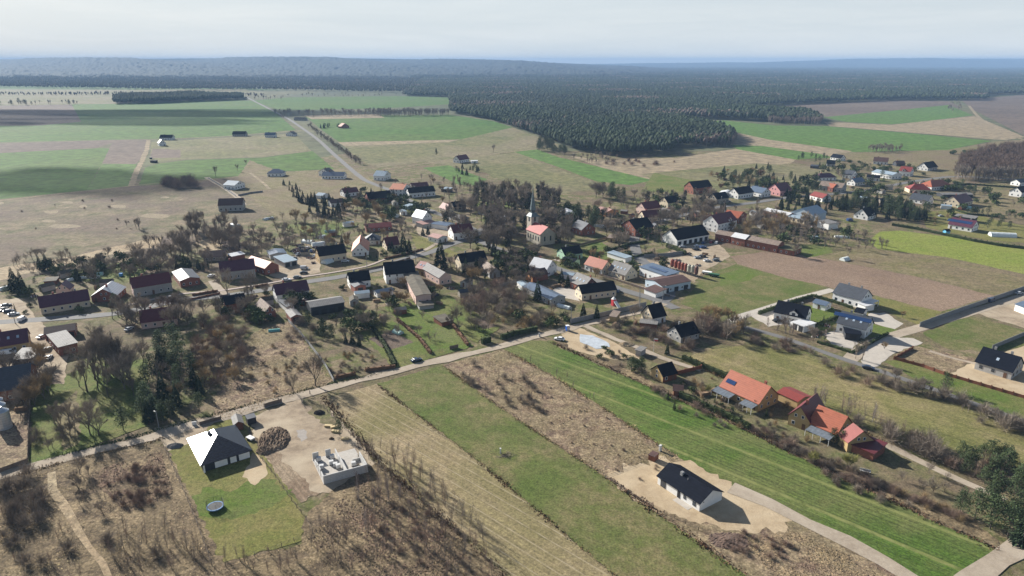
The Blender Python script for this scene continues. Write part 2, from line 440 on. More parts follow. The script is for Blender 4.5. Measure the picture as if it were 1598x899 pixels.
sheet('field', [(1300, 240), (1480, 234), (1560, 220), (1600, 218), (1600, 290), (1500, 280), (1420, 285), (1330, 250)], m_dry)
way('dirt_track', [(1512, 165), (1530, 185), (1570, 208), (1620, 225)], 6, m_fartan)
# marsh meadow at the left
sheet('meadow', [(-500, 345), (0, 312), (205, 291), (330, 281), (420, 268), (460, 300), (430, 330), (340, 370), (280, 395), (90, 425), (-100, 455), (-500, 520)], m_marsh, 1.0)
sheet('reed_bed', [(-300, 460), (0, 418), (110, 400), (210, 378), (248, 370), (250, 384), (150, 402), (90, 416), (0, 438), (-300, 490)], m_reed, 1.2)
for x, y, w, h in ((100, 353, 28, 3.5), (80, 331, 12, 2.5), (185, 322, 14, 3), (243, 337, 26, 4), (258, 308, 8, 1.5), (105, 316, 9, 2), (76, 345, 12, 2.5), (0, 317, 8, 2), (130, 322, 7, 2.5)):
    sheet('reed_bed', [(x + w * math.cos(t * 0.7) * rnd.uniform(.8, 1.1), y + h * math.sin(t * 0.7) * rnd.uniform(.8, 1.1)) for t in range(9)], m_patch, 1.6)
# fields and parcels near the village
sheet('meadow', [(390, 250), (440, 270), (560, 262), (600, 300), (540, 330), (440, 345), (380, 300), (372, 275)], m_dry, 0.8)
sheet('field', [(1355, 376), (1372, 362), (1405, 360), (1500, 372), (1598, 387), (1700, 400), (1700, 445), (1598, 428), (1480, 402), (1370, 389)], m_ygreen)
sheet('meadow', [(1280, 402), (1320, 390), (1370, 389), (1480, 402), (1598, 428), (1700, 445), (1650, 470), (1556, 462), (1440, 434), (1310, 408)], m_dry)
sheet('field', [(1140, 400), (1190, 393), (1260, 400), (1310, 408), (1440, 434), (1552, 462), (1465, 487), (1370, 462), (1290, 447), (1230, 435), (1150, 412)], m_plough)
sheet('field', [(1062, 474), (1075, 458), (1100, 430), (1150, 412), (1230, 435), (1290, 447), (1250, 462), (1160, 489), (1130, 492), (1090, 486)], m_olive)
sheet('field', [(1120, 430), (1160, 418), (1190, 425), (1170, 438), (1125, 446)], m_lush)
sheet('meadow', [(1365, 462), (1470, 487), (1435, 508), (1370, 480)], m_yardlawn)
sheet('meadow', [(1440, 520), (1510, 493), (1598, 515), (1650, 530), (1560, 548), (1480, 545)], m_olive)
sheet('sandy_ground', [(1520, 488), (1598, 462), (1700, 440), (1750, 520), (1598, 512)], m_dirt)
sheet('sandy_ground', [(1480, 585), (1530, 560), (1598, 540), (1800, 560), (1800, 680), (1598, 622), (1530, 605)], m_sand)
sheet('meadow', [(1380, 565), (1400, 560), (1475, 586), (1700, 650), (1700, 700), (1598, 655), (1440, 598)], m_lawn)
sheet('meadow', [(1395, 545), (1430, 540), (1520, 560), (1480, 583), (1400, 558)], m_rough)
sheet('field', [(1072, 556), (1110, 545), (1180, 537), (1250, 553), (1340, 582), (1500, 632), (1700, 700), (1800, 780), (1598, 735), (1480, 700), (1380, 680), (1240, 622), (1130, 586)], m_stub)
sheet('garden_ground', [(1000, 560), (1062, 580), (1095, 578), (1140, 600), (1240, 640), (1390, 700), (1540, 760), (1530, 812), (1480, 810), (1340, 765), (1170, 690), (1040, 620), (880, 545), (900, 520)], m_garden)
sheet('rough_ground', [(860, 530), (885, 535), (1000, 585), (1060, 618), (1170, 670), (1250, 700), (1340, 735), (1420, 770), (1500, 795), (1560, 850), (1480, 825), (1330, 757), (1150, 668), (1000, 600)], m_waste, 0.8)
sheet('field', [(786, 545), (828, 531), (852, 533), (1000, 598), (1150, 665), (1330, 755), (1560, 860), (1505, 905), (1440, 905), (1300, 840), (1150, 765), (1060, 715), (960, 650), (860, 585)], m_crop)
sheet('rough_ground', [(690, 570), (786, 545), (860, 585), (960, 650), (1060, 715), (1150, 765), (1300, 838), (1420, 899), (1540, 960), (1250, 960), (1165, 899), (945, 745), (800, 650)], m_rough)
sheet('field', [(588, 599), (690, 570), (800, 650), (945, 745), (1165, 899), (1270, 960), (1040, 965), (960, 899), (740, 715)], m_olive)
sheet('field', [(503, 625), (588, 599), (740, 715), (960, 899), (1040, 965), (880, 965), (790, 899), (590, 718), (552, 672)], m_tanstripe)
sheet('sandy_ground', [(942, 742), (1028, 711), (1090, 728), (1160, 766), (1240, 805), (1225, 832), (1160, 832), (1110, 818), (1060, 808), (1000, 784)], m_sand, 2.2)
sheet('building_plot', [(388, 652), (470, 622), (515, 640), (560, 690), (590, 730), (520, 765), (470, 778), (425, 730)], m_dirt, 1.0)
sheet('building_plot', [(404, 702), (425, 690), (440, 715), (470, 745), (500, 770), (470, 785), (440, 755)], m_soilflat, 1.2)
sheet('building_plot', [(462, 672), (474, 670), (480, 684), (470, 690), (464, 682)], mat('damp_grey_soil', (.24, .21, .18), .6, .2, 1), 0.6)
sheet('building_plot', [(470, 622), (505, 632), (530, 660), (515, 668), (490, 650)], m_garden, 1.2)
sheet('garden_ground', [(258, 694), (300, 668), (370, 652), (404, 700), (478, 805), (470, 845), (350, 878), (318, 845)], m_yardlawn)
sheet('lawn', [(292, 778), (330, 760), (360, 768), (384, 752), (424, 748), (450, 772), (425, 792), (360, 812), (312, 806)], m_lush, 1.2)
sheet('sandy_ground', [(378, 745), (395, 706), (412, 718), (418, 740), (398, 758)], m_sand)
sheet('sandy_ground', [(240, 668), (300, 655), (345, 650), (300, 690), (262, 705)], m_dirt)
sheet('rough_ground', [(-400, 775), (0, 745), (110, 716), (256, 690), (290, 760), (350, 880), (470, 850), (480, 800), (520, 765), (590, 720), (790, 900), (880, 965), (400, 1000), (-600, 1000)], m_waste, 1.0)
sheet('rough_ground', [(330, 660), (350, 560), (395, 520), (450, 502), (522, 594), (500, 606), (400, 640)], m_rough, 1.0)
sheet('rough_ground', [(455, 500), (520, 495), (600, 560), (618, 578), (522, 604)], m_base, 1.0)
sheet('lawn', [(562, 520), (612, 500), (650, 520), (700, 552), (640, 570), (615, 575)], m_lawn)
sheet('vegetable_plot', [(575, 530), (612, 515), (645, 535), (603, 547)], m_ploughdark)
sheet('lawn', [(600, 480), (640, 470), (700, 500), (740, 540), (700, 552), (650, 522)], m_lush)
sheet('lawn', [(655, 485), (700, 460), (745, 490), (780, 512), (745, 535)], m_lawn)
sheet('vegetable_plot', [(738, 500), (757, 496), (775, 510), (753, 514)], m_ploughdark)
sheet('rough_ground', [(745, 480), (800, 465), (850, 490), (835, 508), (790, 500)], m_dry)
sheet('lawn', [(44, 735), (50, 620), (90, 590), (140, 570), (230, 560), (230, 665), (120, 706)], m_lawn)
sheet('meadow', [(85, 640), (120, 610), (125, 690), (98, 705)], m_dry)
sheet('lawn', [(142, 585), (175, 580), (190, 600), (165, 604)], m_lush)
sheet('yard', [(-300, 500), (30, 465), (60, 500), (110, 540), (100, 600), (70, 600), (-300, 620)], m_dirt)
sheet('yard', [(-60, 620), (46, 620), (42, 730), (-60, 760)], m_rough)
sheet('yard', [(430, 410), (470, 395), (500, 400), (500, 425), (450, 438), (420, 430)], m_dirt)
sheet('yard', [(1040, 395), (1060, 385), (1120, 378), (1140, 400), (1095, 425), (1085, 440), (1045, 430), (960, 410)], m_dirt)
sheet('yard', [(640, 350), (690, 345), (720, 360), (700, 375), (660, 372)], m_dirt)
sheet('yard', [(855, 455), (880, 445), (900, 452), (905, 470), (880, 465)], m_conc)
sheet('yard', [(1205, 478), (1240, 470), (1250, 500), (1200, 510), (1170, 492)], m_conc)
sheet('yard', [(1285, 522), (1305, 515), (1340, 535), (1330, 545), (1300, 540)], m_conc)
sheet('yard', [(1355, 490), (1380, 488), (1410, 505), (1395, 515), (1365, 505)], m_conc)
sheet('lawn', [(1245, 475), (1300, 480), (1310, 500), (1280, 520), (1262, 505)], m_lush)
sheet('lawn', [(1360, 505), (1400, 515), (1390, 530), (1355, 525)], m_lush)
sheet('sandy_ground', [(875, 520), (905, 512), (960, 535), (1000, 560), (960, 562), (890, 545)], m_sand)
sheet('lawn', [(860, 382), (940, 378), (960, 392), (1000, 400), (960, 412), (880, 400)], m_lawn)
sheet('lawn', [(735, 318), (790, 312), (800, 328), (742, 332)], m_lush)
sheet('lawn', [(640, 362), (680, 378), (720, 398), (700, 402), (650, 388)], m_yardlawn)
sheet('lawn', [(440, 352), (520, 345), (560, 352), (520, 372), (470, 368)], m_lawn)
sheet('rough_ground', [(300, 380), (340, 368), (380, 395), (350, 400)], m_reed)
sheet('vegetable_plot', [(342, 376), (366, 370), (386, 386), (362, 396)], m_ploughdark)
sheet('lawn', [(120, 425), (180, 410), (245, 412), (200, 440), (130, 440)], m_lawn)
sheet('lawn', [(590, 322), (640, 316), (680, 326), (640, 336)], m_yardlawn)
sheet('lawn', [(1375, 305), (1440, 302), (1500, 330), (1560, 345), (1598, 350), (1598, 300), (1470, 290)], m_dry)
sheet('lawn', [(1440, 330), (1500, 328), (1560, 345), (1640, 360), (1640, 382), (1540, 375), (1445, 355)], m_yardlawn)
sheet('lawn', [(1225, 385), (1290, 380), (1300, 395), (1260, 402)], m_lush)
sheet('lawn', [(1020, 270), (1100, 285), (1060, 300), (1000, 300)], m_lawn)
# roads, lanes, tracks
way('village_street', [(-120, 508), (0, 503), (60, 499), (120, 495), (177, 490), (201, 486), (284, 468), (343, 463), (422, 451), (485, 439), (520, 434), (588, 421), (630, 405), (672, 394), (700, 383), (735, 371), (755, 357)], 6.2, m_asph)
way('pavement', [(201, 486), (284, 468), (343, 463), (422, 451), (485, 439), (520, 434), (588, 421), (630, 405), (672, 394)], 1.8, m_pave, 0.03, 0.1, off=9.5)
way('country_road', [(752, 366), (735, 356), (714, 345), (677, 331), (645, 316), (608, 297), (585, 288), (566, 279), (545, 262), (520, 240), (495, 217), (470, 199), (447, 184), (420, 170), (395, 157), (385, 152)], 5.5, m_asph)
way('village_street', [(735, 371), (800, 398), (850, 412), (881, 423), (932, 439), (966, 451), (1010, 464), (1033, 471), (1055, 482)], 5.5, m_asph)
way('pavement', [(850, 409), (881, 419), (932, 435), (966, 447), (1040, 469)], 1.6, m_pave, 0.03, 0.1, off=7.5)
way('dirt_lane', [(1033, 473), (1008, 483), (950, 497), (890, 512), (830, 527), (740, 551), (650, 571), (560, 594), (500, 609), (420, 631), (300, 664), (200, 692), (100, 715), (0, 742), (-120, 775)], 5.0, m_lane, 0.5)
way('dirt_lane', [(905, 505), (930, 517), (1000, 545), (1050, 565), (1094, 578)], 2.6, m_lane, 0.3)
way('dirt_lane', [(1290, 655), (1340, 678), (1400, 702), (1450, 728), (1500, 750), (1570, 780)], 3.4, m_lane, 0.3)
way('dirt_lane', [(1140, 762), (1200, 785), (1260, 815), (1320, 845), (1380, 875), (1440, 915)], 4.6, m_lane, 0.4)
way('dirt_lane', [(1640, 822), (1598, 848), (1560, 875), (1520, 905), (1480, 940)], 5.0, m_lane, 0.4)
way('concrete_drive', [(1140, 502), (1165, 491), (1210, 477), (1250, 465), (1300, 452)], 4.5, m_conc)
way('concrete_drive', [(1325, 562), (1345, 545), (1372, 532), (1400, 522), (1437, 511), (1500, 492), (1560, 474), (1640, 450)], 5.5, m_lane)
sheet('concrete_drive', [(1350, 540), (1385, 526), (1425, 528), (1440, 535), (1395, 552), (1370, 572), (1345, 575)], m_conc)
way('lane', [(1130, 503), (1180, 515), (1240, 533), (1300, 555), (1370, 578), (1440, 602), (1520, 630), (1640, 672)], 3.2, m_asph)
way('village_street', [(1033, 471), (1045, 455), (1020, 420), (1000, 405), (990, 380), (1000, 355), (1050, 340), (1113, 325), (1180, 316), (1233, 308), (1290, 304), (1354, 297), (1388, 290), (1454, 279), (1503, 276), (1598, 281), (1700, 290)], 6.5, m_asph)
way('dirt_track', [(205, 290), (212, 270), (222, 250), (229, 234), (232, 219)], 5.5, m_fartan, 0.5)
way('dirt_track', [(-200, 330), (0, 313), (100, 302), (200, 291), (270, 284), (330, 280)], 3, m_fartan)
way('dirt_track', [(225, 218), (330, 214), (400, 209), (470, 204)], 4, m_fartan)
way('field_track', [(600, 264), (660, 256), (720, 247), (800, 237), (850, 232)], 3, m_fartan)
way('lane', [(322, 277), (345, 290), (368, 306), (380, 320)], 5, m_lane)
way('field_track', [(390, 270), (410, 285), (420, 295)], 3, m_fartan)
way('footpath', [(80, 738), (84, 765), (98, 785), (112, 808), (122, 830), (140, 855), (160, 880), (175, 915)], 1.6, m_reed, 0.3)
way('footpath', [(1450, 548), (1490, 560), (1530, 570)], 1.8, m_lane, 0.3)
way('lane', [(690, 375), (668, 388), (650, 396)], 3.0, m_lane)
way('lane', [(331, 438), (345, 455), (352, 462)], 4, m_lane)
# ------------------------------------------------------------------ building materials
ROOF = {
 'maroon': mat('maroon_roof_tiles', (0.125, 0.030, 0.034), 0.42, 0.2, 0.8, lines=(0.45, 2)),
 'purple': mat('plum_roof_tiles', (0.095, 0.032, 0.052), 0.42, 0.18, 0.8, lines=(0.45, 2)),
 'black': mat('black_roof_tiles', (0.009, 0.011, 0.018), 0.8, 0.25, 0.7, lines=(0.4, 2), spec=0.04),
 'gloss': mat('glossy_black_roof', (0.010, 0.012, 0.020), 0.27, 0.2, 0.7, lines=(0.4, 2), spec=0.35),
 'slate': mat('grey_roof_slates', (0.055, 0.062, 0.075), 0.5, 0.25, 0.7, lines=(0.4, 2)),
 'grey': mat('grey_fibre_roof', (0.19, 0.18, 0.17), 0.75, 0.25, 0.6, lines=(0.8, 0)),
 'brown': mat('brown_roof_tiles', (0.10, 0.055, 0.045), 0.6, 0.25, 0.8, lines=(0.45, 2)),
 'tan': mat('weathered_tan_roof', (0.23, 0.175, 0.14), 0.8, 0.3, 0.6, lines=(0.7, 0)),
 'orange': mat('orange_roof_tiles', (0.34, 0.10, 0.052), 0.55, 0.15, 0.8, lines=(0.45, 2)),
 'salmon': mat('salmon_roof_tiles', (0.58, 0.24, 0.14), 0.6, 0.14, 0.8, lines=(0.45, 2)),
 'pink': mat('faded_pink_roof', (0.40, 0.235, 0.20), 0.7, 0.15, 0.7, lines=(0.5, 2)),
 'red': mat('red_metal_roof', (0.22, 0.045, 0.036), 0.55, 0.15, 0.7, lines=(0.5, 0)),
 'metal': mat('pale_blue_metal_roof', (0.30, 0.37, 0.42), 0.35, 0.15, 0.5, lines=(0.6, 0), spec=0.6),
 'bluegrey': mat('blue_grey_metal_roof', (0.10, 0.135, 0.19), 0.35, 0.15, 0.5, lines=(0.6, 0), spec=0.6),
 'white': mat('white_sheet_roof', (0.62, 0.62, 0.62), 0.4, 0.1, 0.5, lines=(0.8, 0)),
 'dirty': mat('mossy_bitumen_roof', (0.11, 0.095, 0.07), 0.9, 0.45, 0.35),
 'turf': mat('grassed_flat_roof', (0.10, 0.095, 0.045), 0.95, 0.4, 0.6),
}
WALL = {
 'white': mat('white_render', (0.74, 0.73, 0.70), 0.85, 0.07, 0.7),
 'cream': mat('cream_render', (0.60, 0.51, 0.37), 0.85, 0.1, 0.7),
 'yellow': mat('yellow_render', (0.40, 0.28, 0.13), 0.85, 0.1, 0.7),
 'orange': mat('apricot_render', (0.62, 0.30, 0.13), 0.85, 0.1, 0.7),
 'pink': mat('pale_pink_render', (0.56, 0.40, 0.34), 0.85, 0.14, 0.6),
 'rose': mat('pink_render', (0.68, 0.34, 0.32), 0.85, 0.08, 0.6),
 'green': mat('mint_green_render', (0.33, 0.50, 0.36), 0.85, 0.08, 0.6),
 'grey': mat('grey_render', (0.34, 0.33, 0.31), 0.9, 0.18, 0.6),
 'blue': mat('pale_blue_cladding', (0.42, 0.50, 0.56), 0.6, 0.08, 0.6),
 'skyblue': mat('sky_blue_paint', (0.14, 0.45, 0.66), 0.6, 0.08, 0.6),
 'brick': mat('red_brickwork', (0.27, 0.105, 0.07), 0.9, 0.3, 1.2, lines=(0.5, 2)),
 'wood': mat('stained_timber', (0.20, 0.075, 0.04), 0.8, 0.25, 1.2, lines=(0.4, 2)),
 'dark': mat('black_cladding', (0.03, 0.032, 0.037), 0.6, 0.2, 0.8),
 'stone': mat('field_stone_wall', (0.30, 0.27, 0.22), 0.95, 0.35, 1.2),
 'block': mat('grey_block_wall', (0.42, 0.41, 0.39), 0.95, 0.15, 1.0, lines=(0.5, 2)),
}
m_glass = mat('window_glass', (0.035, 0.045, 0.06), 0.08, 0.1, 1.0, spec=0.8)
m_frame = mat('white_window_frame', (0.72, 0.72, 0.70), 0.6, 0.03)
m_darkframe = mat('dark_window_frame', (0.05, 0.05, 0.05), 0.6, 0.05)
m_door = mat('brown_door', (0.13, 0.07, 0.04), 0.6, 0.15)
m_dkdoor = mat('dark_doorway', (0.02, 0.02, 0.022), 0.7, 0.2)
m_chim = mat('chimney_brick', (0.28, 0.10, 0.07), 0.9, 0.25, 2)
m_solar = mat('solar_cells', (0.02, 0.045, 0.12), 0.12, 0.15, 1, lines=(0.9, 0), spec=0.8)
m_metal = mat('galvanised_steel', (0.50, 0.53, 0.55), 0.35, 0.1, 0.8, metal=0.5, lines=(0.8, 2))
m_wood = mat('weathered_wood', (0.17, 0.13, 0.10), 0.9, 0.25, 2)
m_concpost = mat('grey_concrete', (0.24, 0.24, 0.24), 0.95, 0.15, 1.2, lines=(0.5, 2))
m_facade = mat('pale_fascia', (0.55, 0.54, 0.52), 0.7, 0.1)

def unit_box(name, m):
    mb = MB(); mb.box(-.5, .5, -.5, .5, -.5, .5); return mb.data(name, m)
ME_FRAME, ME_DFRAME, ME_PANE, ME_DOOR, ME_DKDOOR = [unit_box(n, m) for n, m in
    (('frame', m_frame), ('frame', m_darkframe), ('pane', m_glass), ('door', m_door), ('door', m_dkdoor))]
ME_CHIM = unit_box('chimney', m_chim)
ME_CHIMG = unit_box('chimney', m_concpost)
ME_SKY = unit_box('skylight', mat('skylight_glass', (0.35, 0.42, 0.5), 0.05, 0.05, spec=1.0))
ME_SOLAR = unit_box('solar_panel', m_solar)
me_pipe = None

def opening(parent, name, side, u, z, w, h, L, D, frame=True, dark=False, doorme=None):
    """window or door on one face of a house: side f(ront) b(ack) l(eft) r(ight)"""
    th = 0.07
    if side == 'f': loc, sc, n = (u, -th / 2, z), (w, th, h), (0, -1)
    elif side == 'b': loc, sc, n = (u, D + th / 2, z), (w, th, h), (0, 1)
    elif side == 'l': loc, sc, n = (-L / 2 - th / 2, u, z), (th, w, h), (-1, 0)
    else: loc, sc, n = (L / 2 + th / 2, u, z), (th, w, h), (1, 0)
    if doorme is not None:
        return obj('door', doorme, parent, loc, scale=sc)
    if not frame:
        return obj('window', ME_PANE, parent, loc, scale=sc)
    f = obj('window', ME_DFRAME if dark else ME_FRAME, parent, loc, scale=sc)
    if n[1]: obj('pane', ME_PANE, f, (0, n[1] * 0.4, 0), scale=(0.78, 0.6, 0.82))
    else: obj('pane', ME_PANE, f, (n[0] * 0.4, 0, 0), scale=(0.6, 0.78, 0.82))
    return f

HOUSES = []
def house(s, x1, y1, x2, y2, d, he, rise, axis, roof, wall, label, phrase, name='house', cat=None, chim=1, wins=True, storeys=1, doors=1,
          garage=0, sky=0, solar=None, gable=None, over=0.35, hip=0.0, openf=False, windark=False, chx=0.3, group=None, group_ok=True, upper=True):
    p1, p2 = G(*K(s, x1, y1), he), G(*K(s, x2, y2), he)
    if isinstance(p1, Vector): a = math.atan2(p2.y - p1.y, p2.x - p1.x)
    Lr = math.hypot(p2.x - p1.x, p2.y - p1.y)
    ov = over
    L = max(2.0, Lr - (2 * ov))
    D = max(1.8, d - 2 * ov)
    mid = (p1 + p2) / 2
    nx, ny = -math.sin(a), math.cos(a)
    base = (mid.x + nx * ov, mid.y + ny * ov, 0.0)
    r = root(name, base, a, label, cat or name.replace('_', ' '), group)
    FOOT.append((base[0] + nx * D / 2, base[1] + ny * D / 2, a, L / 2, D / 2))
    if phrase: anchor((base[0] + nx * D / 2, base[1] + ny * D / 2, he), phrase)
    W = WALL[wall]; RM = ROOF[roof]
    h = L / 2
    dist = math.hypot(base[0], base[1])
    # walls
    mb = MB()
    z0 = -0.3
    if axis == 'x' and not hip:
        v = [(-h, 0, z0), (h, 0, z0), (h, D, z0), (-h, D, z0), (-h, 0, he), (h, 0, he), (h, D, he), (-h, D, he), (-h, D / 2, he + rise * (D / d)), (h, D / 2, he + rise * (D / d))]
        f = [(0, 1, 5, 4), (2, 3, 7, 6), (1, 2, 6, 9, 5), (3, 0, 4, 8, 7)]
    elif axis == 'y' and not hip:
        v = [(-h, 0, z0), (h, 0, z0), (h, D, z0), (-h, D, z0), (-h, 0, he), (h, 0, he), (h, D, he), (-h, D, he), (0, 0, he + rise * (L / Lr)), (0, D, he + rise * (L / Lr))]
        f = [(0, 1, 5, 8, 4), (2, 3, 7, 9, 6), (1, 2, 6, 5), (3, 0, 4, 7)]
    else:
        v = [(-h, 0, z0), (h, 0, z0), (h, D, z0), (-h, D, z0), (-h, 0, he), (h, 0, he), (h, D, he), (-h, D, he)]
        f = [(0, 1, 5, 4), (1, 2, 6, 5), (2, 3, 7, 6), (3, 0, 4, 7)]
    if openf: f = f[1:] if axis == 'x' else f
    mb.add(v, f)
    if gable: mb.m = [0] * len(f)
    mats = [W] + ([WALL[gable]] if gable else [])
    if gable:
        for i, ff in enumerate(f):
            if len(ff) == 5: mb.m[i] = 1
    mb.build('wall', mats, r)
    # roof, eaves carried past the walls, underside following the slope
    ro = MB(); th = 0.16; H = L / 2 + ov; y0, y1 = -ov, D + ov; up = 0.05
    if hip:
        h1, h2 = hip if isinstance(hip, tuple) else (hip, hip)
        if axis == 'x': ra, rb = (-H + h1, D / 2), (H - h2, D / 2)
        else: ra, rb = (0, y0 + h1), (0, y1 - h2)
        zt = he + rise + up; ze = he + up
        c = [(-H, y0, ze), (H, y0, ze), (H, y1, ze), (-H, y1, ze)]; A = (*ra, zt); B = (*rb, zt)
        if axis == 'x': ro.slab([c[0], c[1], B, A], th); ro.slab([c[1], c[2], B], th); ro.slab([c[2], c[3], A, B], th); ro.slab([c[3], c[0], A], th)
        else: ro.slab([c[0], c[1], A], th); ro.slab([c[1], c[2], B, A], th); ro.slab([c[2], c[3], B], th); ro.slab([c[3], c[0], A, B], th)
    elif axis == 'x':
        zt = he + rise + up; ze = he + up
        ro.slab([(-H, y0, ze), (H, y0, ze), (H, D / 2, zt), (-H, D / 2, zt)], th)
        ro.slab([(H, y1, ze), (-H, y1, ze), (-H, D / 2, zt), (H, D / 2, zt)], th)
    elif axis == 'y':
        zt = he + rise + up; ze = he + up
        ro.slab([(-H, y1, ze), (-H, y0, ze), (0, y0, zt), (0, y1, zt)], th)
        ro.slab([(H, y0, ze), (H, y1, ze), (0, y1, zt), (0, y0, zt)], th)
    elif axis == 'flat':
        ro.slab([(-H, y0, he + up), (H, y0, he + up), (H, y1, he + rise + up), (-H, y1, he + rise + up)], 0.2)
        mbw = MB()
        v = [(-h, 0, he - .01), (h, 0, he - .01), (h, D, he + rise * D / d - .12), (-h, D, he + rise * D / d - .12), (-h, D, he - .01), (h, D, he - .01)]
        mbw.add(v, [(2, 3, 4, 5), (1, 2, 5), (3, 0, 4)])
        if rise > 0.15: mbw.build('upper_wall', W, r)
    rf = ro.build('roof', RM, r)
    # chimneys on the ridge
    for k in range(chim):
        t = (chx + k * 0.45) % 1.0
        if axis == 'x': cp = (-h + 2 * h * t, D / 2 + 0.5, he + rise + 0.25)
        elif axis == 'y': cp = (0.5, D * t, he + rise + 0.25)
        else: cp = (-h + 2 * h * t, D * 0.5, he + rise * .5 + 0.5)
        obj('chimney', ME_CHIM if k % 2 == 0 and roof not in ('black', 'slate') else ME_CHIMG, rf, cp, scale=(0.75, 0.6, 1.5))
    def on_slope(u, t, side, w, l, me, nm, lift=0.06):
        """u along the ridge, t up the slope 0..1"""
        if axis == 'x':
            sl = math.atan2(rise, D / 2 + ov); sgn = 1 if side == 0 else -1
            y = (y0 + (D / 2 - y0) * t) if side == 0 else (y1 - (y1 - D / 2) * t)
            z = he + up + rise * t + lift
            o = obj(nm, me, rf, (u, y, z), scale=(w, l, 0.1)); o.rotation_euler = (sl * sgn, 0, 0)
        else:
            sl = math.atan2(rise, H); sgn = -1 if side == 0 else 1
            x = (-H + H * t) if side == 0 else (H - H * t)
            z = he + up + rise * t + lift
            o = obj(nm, me, rf, (x, u, z), scale=(l, w, 0.1)); o.rotation_euler = (0, sl * sgn, 0)
        return o
    for k in range(sky):
        if axis == 'x': on_slope(-h + 2 * h * (k + 1) / (sky + 1), 0.5, 0, 0.85, 1.2, ME_SKY, 'skylight')
        elif axis == 'y': on_slope(D * (k + 1) / (sky + 1), 0.5, 0 if rnd.random() < 2 else 1, 0.85, 1.2, ME_SKY, 'skylight')
    if solar:
        u, t, w, l, sd_ = solar
        if axis == 'flat':
            obj('solar_panel', ME_SOLAR, rf, (u * L, t * D, he + rise * t + 0.16), scale=(w, l, 0.08))
        else: on_slope(u * (L if axis == 'x' else 1) if axis == 'x' else D * u, t, sd_, w, l, ME_SOLAR, 'solar_panel', 0.12)
    # openings
    if wins:
        fr = dist < 520
        nst = max(1, storeys)
        zc = [1.55 + 2.7 * k for k in range(nst) if 1.55 + 2.7 * k + 0.7 < he + 0.1]
        n = max(1, min(9, int(L / 3.1)))
        dk = rnd.randrange(n) if doors else -1
        for k in range(n):
            u = -h + L * (k + 0.5) / n
            for zi, z in enumerate(zc):
                if zi == 0 and k == dk:
                    opening(r, 'door', 'f', u, 1.05, 1.05, 2.1, L, D, doorme=ME_DOOR)
                else: opening(r, 'window', 'f', u, z, 1.05, 1.25, L, D, fr, windark)
        ns = max(1, min(4, int(D / 3.6)))
        for side in 'lr':
            near = (base[0] > 0) == (side == 'l') or abs(a) > 0.3
            for k in range(ns):
                for z in zc[:2]: opening(r, 'window', side, D * (k + 0.5) / ns, z, 0.95, 1.2, L, D, fr, windark)
            if axis == 'x' and rise > 2.8 and upper:
                for q in ((-0.11, 0.11) if D > 7 else (0,)):
                    opening(r, 'window', side, D * (0.5 + q), he + min(0.9, rise * .25), 0.85, 1.05, L, D, fr, windark)
        if axis == 'y' and rise > 2.8 and upper:
            for q in (-1.1, 1.1): opening(r, 'window', 'f', q, he + 0.9, 0.85, 1.1, L, D, fr, windark)
        for k in range(max(1, n // 2)):
            opening(r, 'window', 'b', -h + L * (k + 0.5) / max(1, n // 2), 1.5, 1.05, 1.2, L, D, False)
    if garage:
        for k in range(garage):
            u = -h + L * (k + 0.5) / garage
            obj('door_or_bay_shade', ME_DKDOOR, r, (u, -0.045, 1.2), scale=(min(2.6, L / garage * 0.7), 0.09, 2.4))  # dark panel: a door on garages, painted inner shade on open bays
    HOUSES.append((r, L, D, he, rise, rf))
    return r
# ------------------------------------------------------------------ buildings of the village
H = house
FH = 'farmhouse'
# --- left quarter along the street
H('A', 365, 600, 835, 522, 10, 3.2, 4.2, 'x', 'purple', 'cream', 'long farmhouse with plum tiled roof at the left beside the dark spruces', 'the long plum-roofed farmhouse', FH, chim=2)
H('A', 1220, 418, 1590, 358, 9, 4.6, 4.4, 'x', 'maroon', 'grey', 'large two storey house with maroon roof and pale brick front facing the street', 'the maroon-roofed street house', storeys=2, gable='pink')
H('A', 505, 435, 645, 425, 7, 3.0, 3.2, 'y', 'purple', 'pink', 'small pale pink gabled annex behind the long plum-roofed farmhouse', 'the pale pink gabled annex', 'annex', chim=0, doors=0)
H('A', 830, 492, 1082, 478, 13, 3.0, 3.6, 'y', 'white', 'brick', 'brick gabled barn with a bright white sheet roof behind the street', 'the white-roofed brick barn', 'barn', chim=1, gable='brick')
H('A', 395, 352, 520, 342, 6, 2.2, 0.5, 'flat', 'dirty', 'wood', 'low mossy shed behind the pink annex near the reeds', None, 'shed', chim=0, wins=False)
H('W', -90, 222, 225, 170, 10.5, 3.2, 4.4, 'x', 'purple', 'yellow', 'plum-roofed yellow house with skylights at the left picture edge', 'the yellow plum-roofed house', sky=3)
H('W', 338, 112, 590, 76, 8, 3.0, 1.8, 'x', 'brown', 'brick', 'long low outbuilding with dark brown roof beside parked white cars', 'the long brown-roofed outbuilding', 'outbuilding', chim=0, garage=3)
H('W', 450, 212, 610, 172, 16, 4.0, 0.9, 'flat', 'grey', 'brick', 'brick workshop with pale grey sloping roof half hidden by tall trees', 'the grey-roofed brick workshop', 'workshop', chim=0)
H('W', 72, 310, 250, 296, 11, 2.8, 0.4, 'flat', 'grey', 'grey', 'flat grey garage behind the big dark barn with a white van beside it', 'the flat grey garage', 'garage', chim=0, wins=False, garage=2)
H('W', -110, 575, 238, 515, 19, 4.2, 5.0, 'x', 'slate', 'wood', 'big dark slate barn at the left edge above the steel silos', 'the big dark slate barn', 'barn', chim=0)
H('A', 1290, 738, 1640, 690, 10, 3.0, 4.2, 'x', 'maroon', 'pink', 'long maroon-roofed house half hidden by dark pines south of the street', 'the maroon house behind the pines', chim=1)
